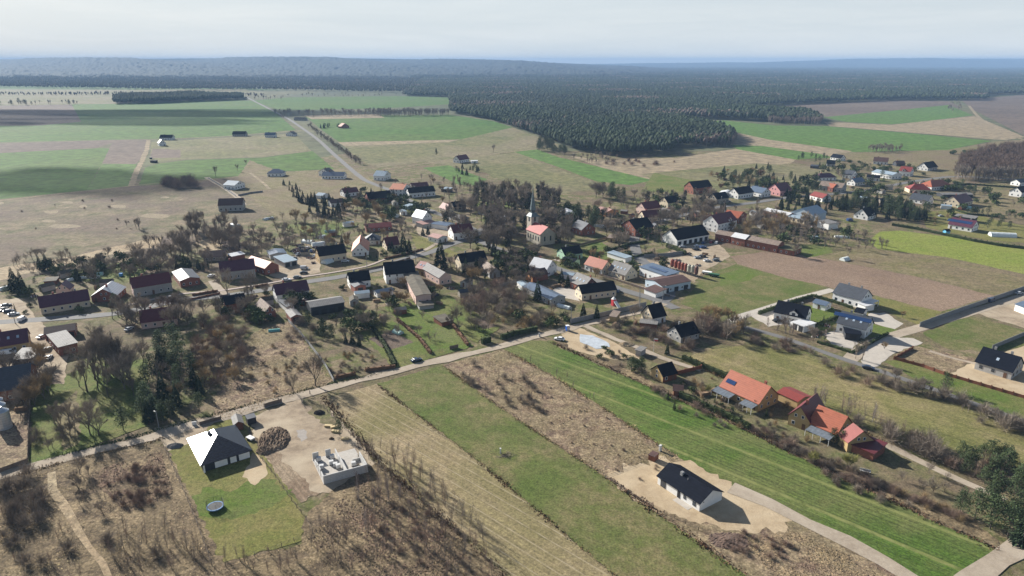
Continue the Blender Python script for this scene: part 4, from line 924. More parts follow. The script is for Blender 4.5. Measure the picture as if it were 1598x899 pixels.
# --- details of single buildings
def add_box(nm, parent, x0, x1, y0, y1, z0, z1, m):
    mb = MB(); mb.box(x0, x1, y0, y1, z0, z1); return mb.build(nm, m, parent)
r, L, D, he, rise, rf = find('new white bungalow with plain')
for x0, x1 in ((-.47, -.40), (-.37, -.27), (.30, .36)):
    pass
opening(r, 'window', 'f', -L * .36, 1.15, 1.9, 2.1, L, D, True, True)
opening(r, 'door', 'f', L * .02, 1.1, 1.0, 2.2, L, D, doorme=ME_DKDOOR)
opening(r, 'window', 'f', L * .16, 1.5, 0.9, 1.2, L, D, True, True)
opening(r, 'window', 'f', L * .38, 1.4, 1.1, 1.3, L, D, True, True)
opening(r, 'window', 'r', D * .16, 2.35, 0.25, 0.25, L, D, False)
add_box('terrace', r, L * .0, L * .36, -2.0, -0.08, 0.0, 0.12, m_conc)
obj('chimney', ME_CHIMG, rf, (-L * .14, D * .40, he + rise * .8 + .4), scale=(.8, .8, 1.1))
obj('vent_pipe', ME_CHIMG, rf, (L * .02, D * .36, he + rise * .8 + .1), scale=(.16, .16, .7))
r, L, D, he, rise, rf = find('new black hip-roofed bungalow')
mw = WALL['white']
for i, (u, w, hh) in enumerate(((-.12, 3.4, 2.0), (.14, 1.7, 2.2), (.38, 3.0, 2.0))):
    add_box('window', r, u * L - w / 2, u * L + w / 2, -.09, -.01, .25, .25 + hh, mw)
obj('chimney', ME_CHIMG, rf, (-1.6, D * .70, he + rise * .75 + .4), scale=(.9, .9, 1.3))
for x in (-L / 2 + .2,): add_box('porch_post', r, x - .2, x + .2, -.6, -.3, 0, he, mw)
r, L, D, he, rise, rf = find('white fire station')
mred = mat('red_gate_paint', (0.45, 0.03, 0.03), 0.5, 0.1)
for u in (-.1, .28): add_box('gate', r, u * L - 1.5, u * L + 1.5, -.1, -.02, 0, 2.9, mred)
def dormer(key, u, w, hh, wallm=None, back=2.6):
    r, L, D, he, rise, rf = find(key)
    wallm = wallm or WALL['white']
    x = u * L; mb = MB(); y0 = .05; z0 = he - .1; z1 = he + hh
    mb.add([(x - w / 2, y0, z0), (x + w / 2, y0, z0), (x + w / 2, y0 + back, z0), (x - w / 2, y0 + back, z0), (x - w / 2, y0, z1), (x + w / 2, y0, z1),
            (x + w / 2, y0 + back, z1), (x - w / 2, y0 + back, z1), (x, y0, z1 + w * .35), (x, y0 + back, z1 + w * .35)],
           [(0, 1, 5, 8, 4), (1, 2, 6, 5), (3, 0, 4, 7)])
    d = mb.build('dormer', wallm, rf)
    m2 = MB()
    for sg in (-1, 1):
        m2.slab([(x + sg * (w / 2 + .25), y0 - .3, z1 - .05), (x, y0 - .3, z1 + w * .35 + .12), (x, y0 + back + 1.2, z1 + w * .35 + .12), (x + sg * (w / 2 + .25), y0 + back + 1.2, z1 - .05)], .12)
    m2.build('dormer_roof', rf.data.materials[0], d if False else rf)
    o = obj('window', ME_PANE, rf, (x, y0 - .04, z1 - .5), scale=(w * .4, .08, 1.1))
dormer('tall white manor house', .15, 3.0, 1.6)
dormer('white modern house with black roof and white dormer', .12, 3.4, 1.4)
dormer('white gabled house with steep black roof in front', .2, 3.0, 1.2)
dormer('white house with bright red roof and dormer', -.1, 3.0, 1.2)
dormer('steep grey roof and dormer', -.12, 2.2, .5, WALL['cream'], 1.6)
# church
def church():
    p = G(*K('D2', 372, 850)); p2 = G(*K('D2', 228, 790)); p3 = G(*K('D2', 500, 815))
    a = math.atan2(p.y - p2.y, p.x - p2.x)
    L = 16.5; W_ = 11.0; he = 7.2; rise = 4.2
    # nave runs back-left to front-right: local x along the long side
    base = p
    a = math.atan2(p.y - p2.y, p.x - p2.x)
    r = root('church', (p.x, p.y, 0), a, 'old stone village church with red nave roof and tall pointed green spire', 'church')
    FOOT.append((p.x - math.cos(a) * L / 2 - math.sin(a) * W_ / 2, p.y - math.sin(a) * L / 2 + math.cos(a) * W_ / 2, a, L / 2 + 3, W_ / 2 + 1))
    anchor((p.x, p.y + 4, 5), 'the church')
    st = mat('plastered_rubble_wall', (0.42, 0.38, 0.31), 0.95, 0.2, 0.7)
    mb = MB(); x0 = -L
    mb.add([(x0, 0, -.3), (0, 0, -.3), (0, W_, -.3), (x0, W_, -.3), (x0, 0, he), (0, 0, he), (0, W_, he), (x0, W_, he), (x0, W_ / 2, he + rise), (0, W_ / 2, he + rise)],
           [(0, 1, 5, 4), (2, 3, 7, 6), (1, 2, 6, 9, 5), (3, 0, 4, 8, 7)])
    mb.build('nave', st, r)
    ro = MB(); o = .4
    ro.slab([(x0 - o, -o, he), (o, -o, he), (o, W_ / 2, he + rise + .2), (x0 - o, W_ / 2, he + rise + .2)], .2)
    ro.slab([(o, W_ + o, he), (x0 - o, W_ + o, he), (x0 - o, W_ / 2, he + rise + .2), (o, W_ / 2, he + rise + .2)], .2)
    ro.build('roof', mat('bright_red_church_tiles', (0.36, 0.075, 0.06), 0.6, 0.15, 0.8, lines=(0.4, 2)), r)
    for k in range(5):
        w = opening(r, 'window', 'f', 0, 0, 1, 1, 0, 0, False) if False else obj('window', ME_PANE, r, (x0 + 2 + k * 3.1, -.04, 3.9), scale=(1.0, .08, 3.0))
    obj('window', ME_PANE, r, (.04, W_ * .3, 4.0), scale=(.08, 1.0, 3.0)); obj('window', ME_PANE, r, (.04, W_ * .7, 4.0), scale=(.08, 1.0, 3.0))
    # square tower at the far-left end
    T = 5.4; tx0 = x0 - T + 1.2; ty0 = W_ / 2 - T / 2; th = 15.0
    mb = MB(); mb.box(tx0, tx0 + T, ty0, ty0 + T, -.3, th); tw = mb.build('tower', mat('cream_tower_plaster', (0.46, 0.41, 0.33), 0.9, 0.2, 0.8), r)
    for z in (6.0, 13.4):
        obj('window', ME_PANE, tw, (tx0 + T / 2, ty0 - .04, z), scale=(1.3, .08, 3.0)); obj('window', ME_PANE, tw, (tx0 + T + .04, ty0 + T / 2, z), scale=(.08, 1.3, 3.0))
    cx, cy = tx0 + T / 2, ty0 + T / 2
    cop = mat('weathered_copper', (0.13, 0.17, 0.175), 0.5, 0.25, 0.8, lines=(0.7, 2))
    def frust(mb, w0, z0, w1, z1, n=4):
        vs = []
        for w, z in ((w0, z0), (w1, z1)):
            for i in range(n):
                t = 2 * math.pi * i / n + math.pi / n; q = w / 2 / math.cos(math.pi / n)
                vs.append((cx + q * math.cos(t), cy + q * math.sin(t), z))
        mb.add(vs, [(i, (i + 1) % n, n + (i + 1) % n, n + i) for i in range(n)] + [tuple(range(n, 2 * n)), tuple(range(n - 1, -1, -1))])
    mb = MB(); frust(mb, T + .8, th, T * .62, th + 2.3); mb.build('spire_skirt', cop, r)
    mb = MB(); frust(mb, T * .46, th + 2.3, T * .46, th + 4.2, 8); mb.build('lantern', mat('dark_louvres', (0.05, 0.06, 0.06), .7, .2), r)
    mb = MB(); frust(mb, T * .66, th + 4.2, .9, th + 14.5, 8); frust(mb, .9, th + 14.5, .06, th + 21.0, 8); sp = mb.build('spire', cop, r)
    mb = MB(); mb.tube((cx, cy, th + 20.8), (cx, cy, th + 22.6), .06, .05, 5); mb.box(cx - .4, cx + .4, cy - .05, cy + .05, th + 21.9, th + 22.0); mb.build('cross', m_darkframe, sp)
church()
# glass terrace roofs of the two orange houses
mgl = mat('terrace_glazing', (0.15, 0.17, 0.19), 0.3, 0.35, 0.8, lines=(1.2, 0), spec=0.6)
for key, u0, u1 in (('long yellow house with bright orange', -.56, -.08), ('long yellow house with bright orange', .18, .5), ('house with orange roof and crossing', -.4, .48)):
    r, L, D, he, rise, rf = find(key)
    mb = MB(); mb.slab([(u0 * L, -3.6, 2.25), (u1 * L, -3.6, 2.25), (u1 * L, -.1, 2.75), (u0 * L, -.1, 2.75)], .08)
    t = mb.build('terrace_roof', mgl, r)
    k = 4
    for i in range(k):
        x = u0 * L + (u1 - u0) * L * (i + .04) / (k - .9) if i < k - 1 else u1 * L - .1
        mb = MB(); mb.box(x - .06, x + .06, -3.55, -3.43, 0, 2.2); mb.build('post', mw, t)
r, L, D, he, rise, rf = find('large white modern house with grey roof')
mb = MB(); mb.box(L / 2 + .02, L / 2 + 3.6, .3, D - .3, 2.75, 2.95); pr = mb.build('terrace_roof', mw, r)
for y in (.5, D - .6):
    mb = MB(); mb.box(L / 2 + 3.2, L / 2 + 3.5, y, y + .3, 0, 2.74); mb.build('post', mw, pr)
# ------------------------------------------------------------------ vegetation: prototypes
def vmat(name, col, rand=0.25, vary=0.35, scale=0.6):
    return mat(name, col, 0.9, vary, scale, spec=0.1, rand=rand)
m_bark = vmat('grey_bark', (0.15, 0.125, 0.10))
m_twig = vmat('bare_twigs', (0.235, 0.195, 0.155))
m_twigred = vmat('reddish_twigs', (0.25, 0.18, 0.14))
m_twigtan = vmat('tan_twigs', (0.34, 0.25, 0.14))
m_birch = vmat('pale_birch_twigs', (0.24, 0.19, 0.165))
m_needle = vmat('dark_needles', (0.036, 0.055, 0.028), 0.3, 0.4, 0.8)
m_pine = vmat('pine_needles', (0.062, 0.085, 0.038), 0.3, 0.4, 0.8)
m_ivy = vmat('ivy_leaves', (0.05, 0.062, 0.028), 0.3, 0.4, 0.8)
m_yel = vmat('yellow_green_willow', (0.24, 0.23, 0.08), 0.15)
m_green = vmat('evergreen_leaves', (0.06, 0.085, 0.03), 0.3, 0.4)
m_thuja = vmat('thuja_leaves', (0.045, 0.06, 0.022), 0.25, 0.4)
m_dryleaf = vmat('brown_dead_leaves', (0.15, 0.085, 0.05), 0.25, 0.35)

def prism(mb, a, b, r0, r1):
    a = Vector(a); b = Vector(b); d = (b - a).normalized(); u = d.orthogonal().normalized(); w = d.cross(u)
    vs = []
    for p, r in ((a, r0), (b, r1)):
        for k in range(3):
            t = 2.0944 * k; vs.append(p + u * (r * math.cos(t)) + w * (r * math.sin(t)))
    mb.add(vs, [(0, 1, 4, 3), (1, 2, 5, 4), (2, 0, 3, 5)])
def sliver(mb, a, b, w, g):
    a = Vector(a); b = Vector(b); d = (b - a); s = d.cross(Vector((g.uniform(-1, 1), g.uniform(-1, 1), g.uniform(-1, 1))))
    if s.length < 1e-6: return
    s.normalize(); mb.add([a - s * w, a + s * w, b], [(0, 1, 2)])
def bare_tree_mesh(seed, H, spread, lean=0.4, twigs=3, tw=0.035, trunk_h=0.25, levels=4, low=False, kids=(3, 5)):
    """height H; returns (trunk builder, crown builder)"""
    g = random.Random(seed); tr = MB(); cr = MB()
    r0 = H * 0.022
    def grow(p, d, L, r, lv):
        q = p + d * L
        mb = tr if lv <= 1 else cr
        if r > 0.03:
            mid = (p + q) / 2 + Vector((g.gauss(0, 1), g.gauss(0, 1), 0)) * L * 0.05
            prism(mb, p, mid, r, r * 0.82); prism(mb, mid, q, r * 0.82, r * 0.66)
        else: sliver(cr, p, q, r * 1.3, g)
        if lv >= levels:
            for _ in range(twigs):
                dd = (d + Vector((g.gauss(0, 1), g.gauss(0, 1), g.gauss(0.15, .8))) * 0.55).normalized()
                s = p.lerp(q, g.uniform(0.2, 1))
                sliver(cr, s, s + dd * L * g.uniform(.7, 1.3), tw, g)
            return
        n = g.randint(*kids)
        for k in range(n):
            f = 1.0 if k == 0 else g.uniform(0.35, 1.0)
            s = p.lerp(q, f)
            az = g.uniform(0, 6.283)
            sp = spread * g.uniform(0.6, 1.25) * (0.35 if k == 0 else 1)
            side = Vector((math.cos(az), math.sin(az), 0))
            dd = (d + side * sp + Vector((0, 0, 0.18))).normalized()
            grow(s, dd, L * g.uniform(0.62, 0.86), r * (0.7 if k == 0 else 0.5), lv + 1)
    # trunk, then leaders
    top = Vector((g.gauss(0, .15), g.gauss(0, .15), H * trunk_h))
    prism(tr, Vector((0, 0, -.3)), top, r0 * 1.15, r0 * 0.85)
    for k in range(g.randint(3, 5)):
        az = k * 1.5 + g.uniform(-.5, .5)
        dd = Vector((math.cos(az) * spread * (.25 if k == 0 else .8), math.sin(az) * spread * (.25 if k == 0 else .8), 1)).normalized()
        grow(top - Vector((0, 0, H * trunk_h * .2 * g.random())), dd, H * 0.27 * g.uniform(.85, 1.15), r0 * .6, 1)
    return tr, cr
def scalefit(mbs, H):
    z = max(v[2] for mb in mbs for v in mb.v); k = H / z
    for mb in mbs: mb.v = [(x * k, y * k, zz * k) for x, y, zz in mb.v]
def clump_cards(mb, c, rx, rz, n, size, g, flat=0.3):
    for _ in range(n):
        while True:
            p = Vector((g.uniform(-1, 1), g.uniform(-1, 1), g.uniform(-1, 1)))
            if 0.25 < p.length < 1: break
        p = p * (0.75 + 0.25 * g.random())
        o = Vector((c[0] + p.x * rx, c[1] + p.y * rx, c[2] + p.z * rz))
        a = Vector((g.gauss(0, 1), g.gauss(0, 1), g.gauss(0, flat))).normalized() * size * g.uniform(.6, 1.3)
        b = Vector((g.gauss(0, 1), g.gauss(0, 1), g.gauss(0, flat))).normalized() * size * g.uniform(.4, .9)
        mb.add([o - a * .5 - b * .5, o + a * .5 - b * .3, o + a * .4 + b * .5, o - a * .4 + b * .4], [(0, 1, 2, 3)])
def spruce_mesh(seed, H, R_, dens=1.0):
    g = random.Random(seed); tr = MB(); cr = MB()
    tr.tube((0, 0, -.3), (0, 0, H * .92), H * .018, .03, 5)
    n = int(460 * dens)
    for k in range(n):
        t = (k / n) ** 0.8
        z = H * (0.07 + 0.93 * t); rad = R_ * (1 - t) ** 0.85 * g.uniform(.75, 1.12) + .12
        az = g.uniform(0, 6.283); d = Vector((math.cos(az), math.sin(az), 0)); s = Vector((-d.y, d.x, 0))
        w = max(.25, rad * .32) * g.uniform(.7, 1.3)
        base = Vector((0, 0, z)) + d * rad * .25; tip = Vector((0, 0, z - rad * .32)) + d * rad
        mid = base.lerp(tip, .6) + Vector((0, 0, .12 * rad))
        cr.add([base, mid + s * w * .5, tip, mid - s * w * .5], [(0, 1, 2, 3)])
    return tr, cr
def pine_mesh(seed, H, R_):
    g = random.Random(seed); tr = MB(); cr = MB()
    tr.tube((0, 0, -.3), (0, 0, H * .85), H * .02, .06, 5)
    n = g.randint(9, 13)
    for k in range(n):
        t = k / (n - 1); z = H * (.26 + .68 * t); rr = R_ * (1.05 - .6 * t) * g.uniform(.5, .95)
        az = k * 2.4 + g.uniform(-.4, .4); c = (math.cos(az) * rr * .75, math.sin(az) * rr * .75, z)
        prism(tr, (0, 0, z - .8), c, .08, .03)
        clump_cards(cr, c, R_ * .56 * (1 - .3 * t), R_ * .36, 110, .42, g, .5)
    return tr, cr
def ivy_mesh(seed, H, R_):
    tr, c0 = bare_tree_mesh(seed, H, .34, trunk_h=.3, levels=3, twigs=6, tw=.04)
    scalefit((tr, c0), H); g = random.Random(seed); cr = MB(); cr.v, cr.f, cr.m = c0.v, c0.f, c0.m
    iv = MB()
    for k in range(9):
        t = k / 8; clump_cards(iv, (g.gauss(0, .5), g.gauss(0, .5), H * (.08 + .62 * t)), R_ * (.55 + .5 * math.sin(t * 3)), H * .07, 55, .6, g, .8)
    return tr, cr, iv
def bush_mesh(seed, H, R_, tw=.03, n=420):
    g = random.Random(seed); cr = MB()
    for k in range(n):
        az = g.uniform(0, 6.283); el = g.uniform(.25, 1.5); L = g.uniform(.55, 1)
        d = Vector((math.cos(az) * math.cos(el) * R_, math.sin(az) * math.cos(el) * R_, math.sin(el) * H)) * L
        s = d * g.uniform(0.15, .85); e = d + Vector((g.gauss(0, .12), g.gauss(0, .12), g.gauss(0, .12))) * H
        sliver(cr, s, e, tw, g)
    return cr
def leafy_bush_mesh(seed, H, R_, n=260):
    g = random.Random(seed); cr = MB()
    for k in range(6):
        az = k * 1.05; clump_cards(cr, (math.cos(az) * R_ * .45, math.sin(az) * R_ * .45, H * g.uniform(.3, .62)), R_ * .6, H * .36, n // 6, .5, g, .8)
    return cr

def leader_mesh(seed, H, spread=.5, nb=34, tw=.022, trunk_r=.09, stems=1):
    '''slim tree: straight leader, many fine ascending side twigs from low down'''
    g = random.Random(seed); tr = MB(); cr = MB()
    for s_ in range(stems):
        top = Vector((g.gauss(0, .5) + (s_ - stems / 2) * .9, g.gauss(0, .5), H * (1 if s_ == 0 else g.uniform(.7, .95)))); m_ = top * .5 + Vector((g.gauss(0, .2), g.gauss(0, .2), 0))
        b0 = Vector((s_ * .35, 0, -.3))
        prism(tr, b0, m_, trunk_r, trunk_r * .6); prism(tr, m_, top, trunk_r * .6, .015)
        for k in range(nb):
            t = g.uniform(.16, .97); p = b0.lerp(m_, t * 2) if t < .5 else m_.lerp(top, t * 2 - 1)
            az = g.uniform(0, 6.283); L = H * g.uniform(.14, .30) * (1.05 - .65 * t)
            d = Vector((math.cos(az) * spread * 1.4, math.sin(az) * spread * 1.4, g.uniform(.7, 1.3))).normalized()
            q = p + d * L; sliver(cr, p, q, tw * 1.6, g)
            for _ in range(5):
                s = p.lerp(q, g.uniform(.25, .95)); dd = (d + Vector((g.gauss(0, .5), g.gauss(0, .5), g.gauss(.1, .4)))).normalized()
                sliver(cr, s, s + dd * L * g.uniform(.3, .6), tw, g)
    return tr, cr
PROTO = {}
def store(kind, builds):
    PROTO.setdefault(kind, []).append(builds)
def trunkcrown(kind, tr, cr, mt, mc, extra=None):
    parts = [('trunk', tr.data('trunk', mt)), ('crown', cr.data('crown', mc))]
    if extra: parts.append(('ivy', extra.data('ivy', m_ivy)))
    store(kind, parts)
NB = 10.0       # all bare prototypes are 10 m high and scaled
for sd_ in range(7):
    tr, cr = bare_tree_mesh(sd_ + 11, NB, .72, twigs=7, tw=.031, levels=4, trunk_h=.20, kids=(3, 5)); scalefit((tr, cr), NB); trunkcrown('bare', tr, cr, m_bark, m_twig)
for sd_ in range(4):
    tr, cr = bare_tree_mesh(sd_ + 41, NB, .42, twigs=7, tw=.030, levels=4, trunk_h=.28, kids=(3, 4)); scalefit((tr, cr), NB); trunkcrown('tall', tr, cr, m_bark, m_twig)
for sd_ in range(6):
    tr, cr = leader_mesh(sd_ + 61, NB, .5, 36, .022, .07, 1 + sd_ % 3); scalefit((tr, cr), NB); trunkcrown('young', tr, cr, m_bark, m_twigred if sd_ % 2 else m_twig)
for sd_ in range(3):
    tr, cr = leader_mesh(sd_ + 71, NB, .5, 60, .026, .11, 2); scalefit((tr, cr), NB); trunkcrown('birch', tr, cr, vmat('white_birch_bark', (.42, .40, .37)), m_birch)
for sd_ in range(3):
    tr, cr = bare_tree_mesh(sd_ + 81, NB, .7, twigs=7, tw=.04, levels=3, trunk_h=.18, kids=(3, 5)); scalefit((tr, cr), NB); trunkcrown('orchard', tr, cr, m_bark, m_twig)
for sd_ in range(2):
    tr, cr = bare_tree_mesh(sd_ + 91, NB, .6, twigs=14, tw=.05, levels=3, trunk_h=.15, kids=(4, 5)); scalefit((tr, cr), NB); trunkcrown('willow', tr, cr, m_bark, m_yel)
    tr, cr = bare_tree_mesh(sd_ + 95, NB, .6, twigs=14, tw=.045, levels=3, trunk_h=.12, kids=(4, 5)); scalefit((tr, cr), NB); trunkcrown('tantree', tr, cr, m_bark, m_twigtan)
for sd_ in range(4):
    tr, cr = spruce_mesh(sd_ + 5, NB, 2.6); trunkcrown('spruce', tr, cr, m_bark, m_needle)
for sd_ in range(2):
    tr, cr = spruce_mesh(sd_ + 25, NB, 1.5); trunkcrown('thuja', tr, cr, m_bark, m_thuja)
for sd_ in range(4):
    tr, cr = pine_mesh(sd_ + 9, NB, 3.7); trunkcrown('pine', tr, cr, m_bark, m_pine)
for sd_ in range(3):
    tr, cr, iv = ivy_mesh(sd_ + 31, NB, 1.5); trunkcrown('ivy', tr, cr, m_bark, m_twig, iv)
for sd_ in range(4): store('shrub', [(None, bush_mesh(sd_, 3, 2.3, .022, 420).data('shrub', m_twig))])
for sd_ in range(3): store('redshrub', [(None, bush_mesh(sd_ + 7, 3, 2.6, .022, 480).data('shrub', m_twigred))])
for sd_ in range(2): store('tanshrub', [(None, bush_mesh(sd_ + 17, 3, 2.2, .022, 420).data('shrub', m_twigtan))])
for sd_ in range(3): store('evergreen', [(None, leafy_bush_mesh(sd_ + 3, 3, 1.9).data('evergreen_bush', m_green))])
for sd_ in range(2): store('beech', [(None, leafy_bush_mesh(sd_ + 13, 3, 1.9, 300).data('brown_bush', m_dryleaf))])
PH = {'bare': NB, 'tall': NB, 'young': NB, 'birch': NB, 'orchard': NB, 'willow': NB, 'tantree': NB, 'spruce': NB, 'thuja': NB, 'pine': NB, 'ivy': NB,
      'shrub': 3, 'redshrub': 3, 'tanshrub': 3, 'evergreen': 3, 'beech': 3}
NAMES = {'bare': ('bare_tree', 'tree', 'broad leafless tree'), 'tall': ('bare_tree', 'tree', 'tall leafless tree'), 'young': ('young_tree', 'tree', 'thin young leafless tree'),
         'birch': ('birch_tree', 'birch', 'pale leafless birch'), 'orchard': ('fruit_tree', 'fruit tree', 'low leafless fruit tree'), 'willow': ('willow', 'willow', 'yellow-green budding willow'),
         'tantree': ('budding_tree', 'tree', 'tan-brown budding tree'), 'spruce': ('spruce', 'spruce', 'dark pointed spruce'), 'thuja': ('thuja', 'thuja', 'slim dark thuja'),
         'pine': ('pine_tree', 'pine', 'dark round-topped pine'), 'ivy': ('ivy_tree', 'tree', 'tall ivy-clad tree'), 'shrub': ('shrub', 'shrub', 'leafless grey-brown shrub'),
         'redshrub': ('bramble_bush', 'bush', 'reddish brown thicket bush'), 'tanshrub': ('dry_bush', 'bush', 'tan leafless bush'), 'evergreen': ('evergreen_bush', 'bush', 'round dark green bush'),
         'beech': ('copper_bush', 'bush', 'copper-brown leafy bush')}
PLANTS = []
CNT = {}
def plant(kind, px, py, h, force=False, m=0.8, world=None):
    p = Vector((world[0], world[1], 0)) if world else G(px, py)
    if not force and not free(p.x, p.y, m): return False
    pr = PROTO[kind]; var = pr[rnd.randrange(len(pr))]
    nm, cat, ph = NAMES[kind]
    if nm != 'bare_tree' and CNT.get(nm, 0) >= 290: return False
    k = h / PH[kind]; kx = k * rnd.uniform(.88, 1.15)
    rz = rnd.uniform(0, 6.28)
    if var[0][0] is None:
        o = obj(nm, var[0][1], None, (p.x, p.y, 0), rz, (kx, kx, k))
    else:
        o = bpy.data.objects.new(nm, None); o.location = (p.x, p.y, 0); o.rotation_euler = (0, 0, rz); o.scale = (kx, kx, k); link(o)
        for pn, me in var: obj(pn, me, o)
    o['category'] = cat
    PLANTS.append((o, kind, IMG((p.x, p.y, 0)), h))
    CNT[nm] = CNT.get(nm, 0) + 1
    return True
def many(kinds, pts):
    for px, py, h in pts: plant(kinds if isinstance(kinds, str) else rnd.choice(kinds), px, py, h, True)
def zone(kinds, cx, cy, rx, ry, n, h0, h1, m=1.5, tilt=0.0, sep=0.0):
    """n plants inside an ellipse of the picture's ground, none in houses or on roads"""
    ks = kinds.split(); got = 0; placed = []
    for _ in range(n * 14):
        if got >= n: break
        a = rnd.uniform(0, 6.283); q = math.sqrt(rnd.random()); x = cx + rx * q * math.cos(a); y = cy + ry * q * math.sin(a) + (rx * q * math.cos(a)) * tilt
        if x < -60 or x > 1660: continue
        p = G(x, y); h = rnd.uniform(h0, h1)
        if any((p.x - u) ** 2 + (p.y - v) ** 2 < (sep or h * .22) ** 2 for u, v in placed): continue
        if plant(rnd.choice(ks), x, y, h, m=m): got += 1; placed.append((p.x, p.y))

# single trees one can point at
many('bare', [(141, 679, 13), (493, 603, 12.5), (458, 613, 8.5), (124, 604, 8), (54, 622, 10), (37, 632, 8), (355, 462, 17), (393, 462, 14), (288, 404, 17), (796, 388, 15),
              (877, 386, 14), (887, 387, 14), (966, 391, 15), (947, 368, 13), (930, 308, 15), (941, 308, 13), (989, 498, 8), (762, 392, 17), (734, 388, 15), (337, 277, 14), (371, 268, 9), (384, 258, 7), (770, 238, 12),
              (573, 515, 9), (705, 512, 7), (714, 503, 8), (762, 514, 9), (1134, 530, 9), (1160, 520, 10), (775, 395, 14), (450, 392, 10), (372, 380, 12), (305, 370, 13), (270, 385, 12), (1240, 400, 9)])
many('tall', [(148, 592, 17), (160, 577, 17), (178, 587, 18), (188, 587, 18), (168, 583, 17), (209, 619, 8), (702, 316, 14), (1089, 347, 15), (1105, 338, 13), (1064, 349, 14), (1057, 352, 13), (1070, 345, 12),
              (755, 302, 13), (745, 300, 12), (1335, 560, 8), (1345, 562, 9), (308, 365, 16), (298, 362, 15), (312, 358, 15), (282, 398, 15), (1322, 404, 9)])
many('spruce', [(24, 455, 13), (36, 458, 12), (74, 422, 10), (63, 420, 8), (688, 419, 17), (630, 393, 13), (639, 394, 9), (839, 469, 10.5), (910, 495, 7), (931, 497, 7), (876, 445, 9), (886, 448, 7), (251, 580, 10), (1130, 330, 8), (1125, 332, 9),
                (122, 440, 9), (534, 385, 7), (660, 368, 6), (668, 366, 6), (1590, 850, 9), (1240, 334, 8), (561, 540, 5), (550, 537, 5), (540, 536, 4.5), (612, 390, 6), (608, 391, 6), (1041, 553, 5)])
many('pine', [(193, 672, 8), (1000, 583, 7), (985, 580, 6.5), (530, 680, 5.5), (1510, 735, 8), (1520, 812, 9), (1545, 825, 10), (1572, 838, 9), (1498, 800, 7), (1590, 815, 9), (1552, 782, 9), (1587, 770, 9), (1300, 693, 5.5), (1312, 695, 5), (1475, 610, 7)])
many('willow', [(1322, 735, 7), (1105, 615, 4), (1268, 724, 5), (745, 395, 5), (1245, 500, 3)])
many('tantree', [(1118, 503, 9), (1138, 505, 9), (1100, 500, 8), (565, 330, 9), (462, 345, 10), (475, 348, 9), (745, 440, 9), (735, 438, 8), (1380, 545, 3.5), (1408, 495, 3.5)])
many('thuja', [(203, 496, 9), (1196, 650, 3), (1090, 630, 3), (1176, 640, 4), (1042, 625, 4), (1052, 640, 4)])
# groups
zone('tall bare', 165, 600, 45, 22, 9, 11, 15)
zone('bare tall', 130, 660, 60, 25, 7, 6, 10)
zone('orchard shrub', 75, 690, 30, 22, 9, 3, 5)
zone('pine pine spruce', 272, 618, 50, 46, 15, 6.5, 10, sep=6.5)
zone('tantree birch bare', 285, 600, 40, 36, 7, 6, 9, sep=4)
zone('pine', 258, 560, 28, 20, 7, 8, 11, sep=5)
zone('pine spruce', 248, 650, 26, 12, 8, 6, 9, sep=3)
zone('redshrub tantree bare', 345, 560, 45, 42, 44, 3, 7.5, sep=3)
zone('redshrub', 360, 510, 45, 25, 16, 3, 6, sep=3)
zone('bare tall', 310, 495, 60, 18, 9, 8, 12)
zone('shrub tanshrub', 410, 575, 60, 40, 26, 1.2, 2.6)
zone('shrub orchard', 480, 520, 35, 20, 10, 2.5, 5)
zone('shrub tanshrub', 555, 570, 50, 22, 26, 1.2, 2.5)
zone('orchard bare', 585, 500, 40, 20, 10, 4, 8)
zone('orchard', 640, 520, 50, 25, 9, 3, 5)
zone('redshrub shrub bare', 770, 470, 60, 28, 50, 3, 8, sep=3)
zone('orchard bare', 740, 500, 50, 25, 12, 4, 8)
zone('shrub orchard evergreen', 850, 500, 45, 14, 20, 2, 6)
zone('redshrub shrub', 1000, 520, 80, 14, 26, 2.5, 5, tilt=.28)
zone('tantree redshrub bare shrub', 1110, 515, 60, 16, 26, 4, 8)
zone('shrub redshrub', 1190, 535, 90, 9, 26, 2, 4, tilt=.22)
zone('shrub bare redshrub', 1340, 590, 70, 8, 12, 2, 5, tilt=.3)
zone('bare shrub', 1450, 615, 110, 9, 22, 3, 6.5, tilt=.27)
zone('bare shrub', 1560, 660, 70, 14, 14, 3, 7, tilt=.25)
zone('birch young', 1320, 650, 50, 16, 14, 6, 9, tilt=.4)
zone('young shrub', 1400, 690, 70, 18, 26, 4, 7, tilt=.35)
zone('young redshrub pine', 1530, 740, 60, 22, 30, 4, 8)
zone('pine', 1575, 795, 45, 26, 5, 6, 9)
zone('shrub redshrub', 1230, 690, 60, 14, 22, 1.5, 3, tilt=.4)
zone('shrub redshrub', 1350, 765, 70, 12, 24, 1.5, 3, tilt=.35)
zone('redshrub shrub bare', 1080, 640, 60, 10, 14, 1.5, 3.5, tilt=.5)
zone('redshrub shrub', 1290, 725, 110, 9, 44, 1.5, 3.2, tilt=.42)
zone('redshrub tanshrub', 1450, 790, 60, 8, 22, 1.5, 3, tilt=.42)
zone('redshrub', 1150, 852, 22, 12, 9, .7, 1.3)
zone('orchard', 1440, 755, 50, 20, 7, 3, 4.5)
zone('evergreen thuja orchard shrub', 1110, 625, 60, 22, 34, 1.2, 3, tilt=.35)
zone('evergreen shrub', 960, 560, 50, 14, 18, 1.2, 3, tilt=.4)
zone('young', 668, 812, 100, 72, 95, 4.5, 8, sep=2.4, tilt=.85)
zone('redshrub shrub', 650, 820, 110, 70, 34, 1.0, 2.0, tilt=.8)
zone('young', 560, 850, 75, 45, 36, 4, 7)
zone('birch', 580, 800, 60, 40, 7, 6, 8)
zone('young', 235, 860, 80, 42, 40, 4, 7)
zone('redshrub', 215, 755, 50, 40, 34, 1.2, 2.6)
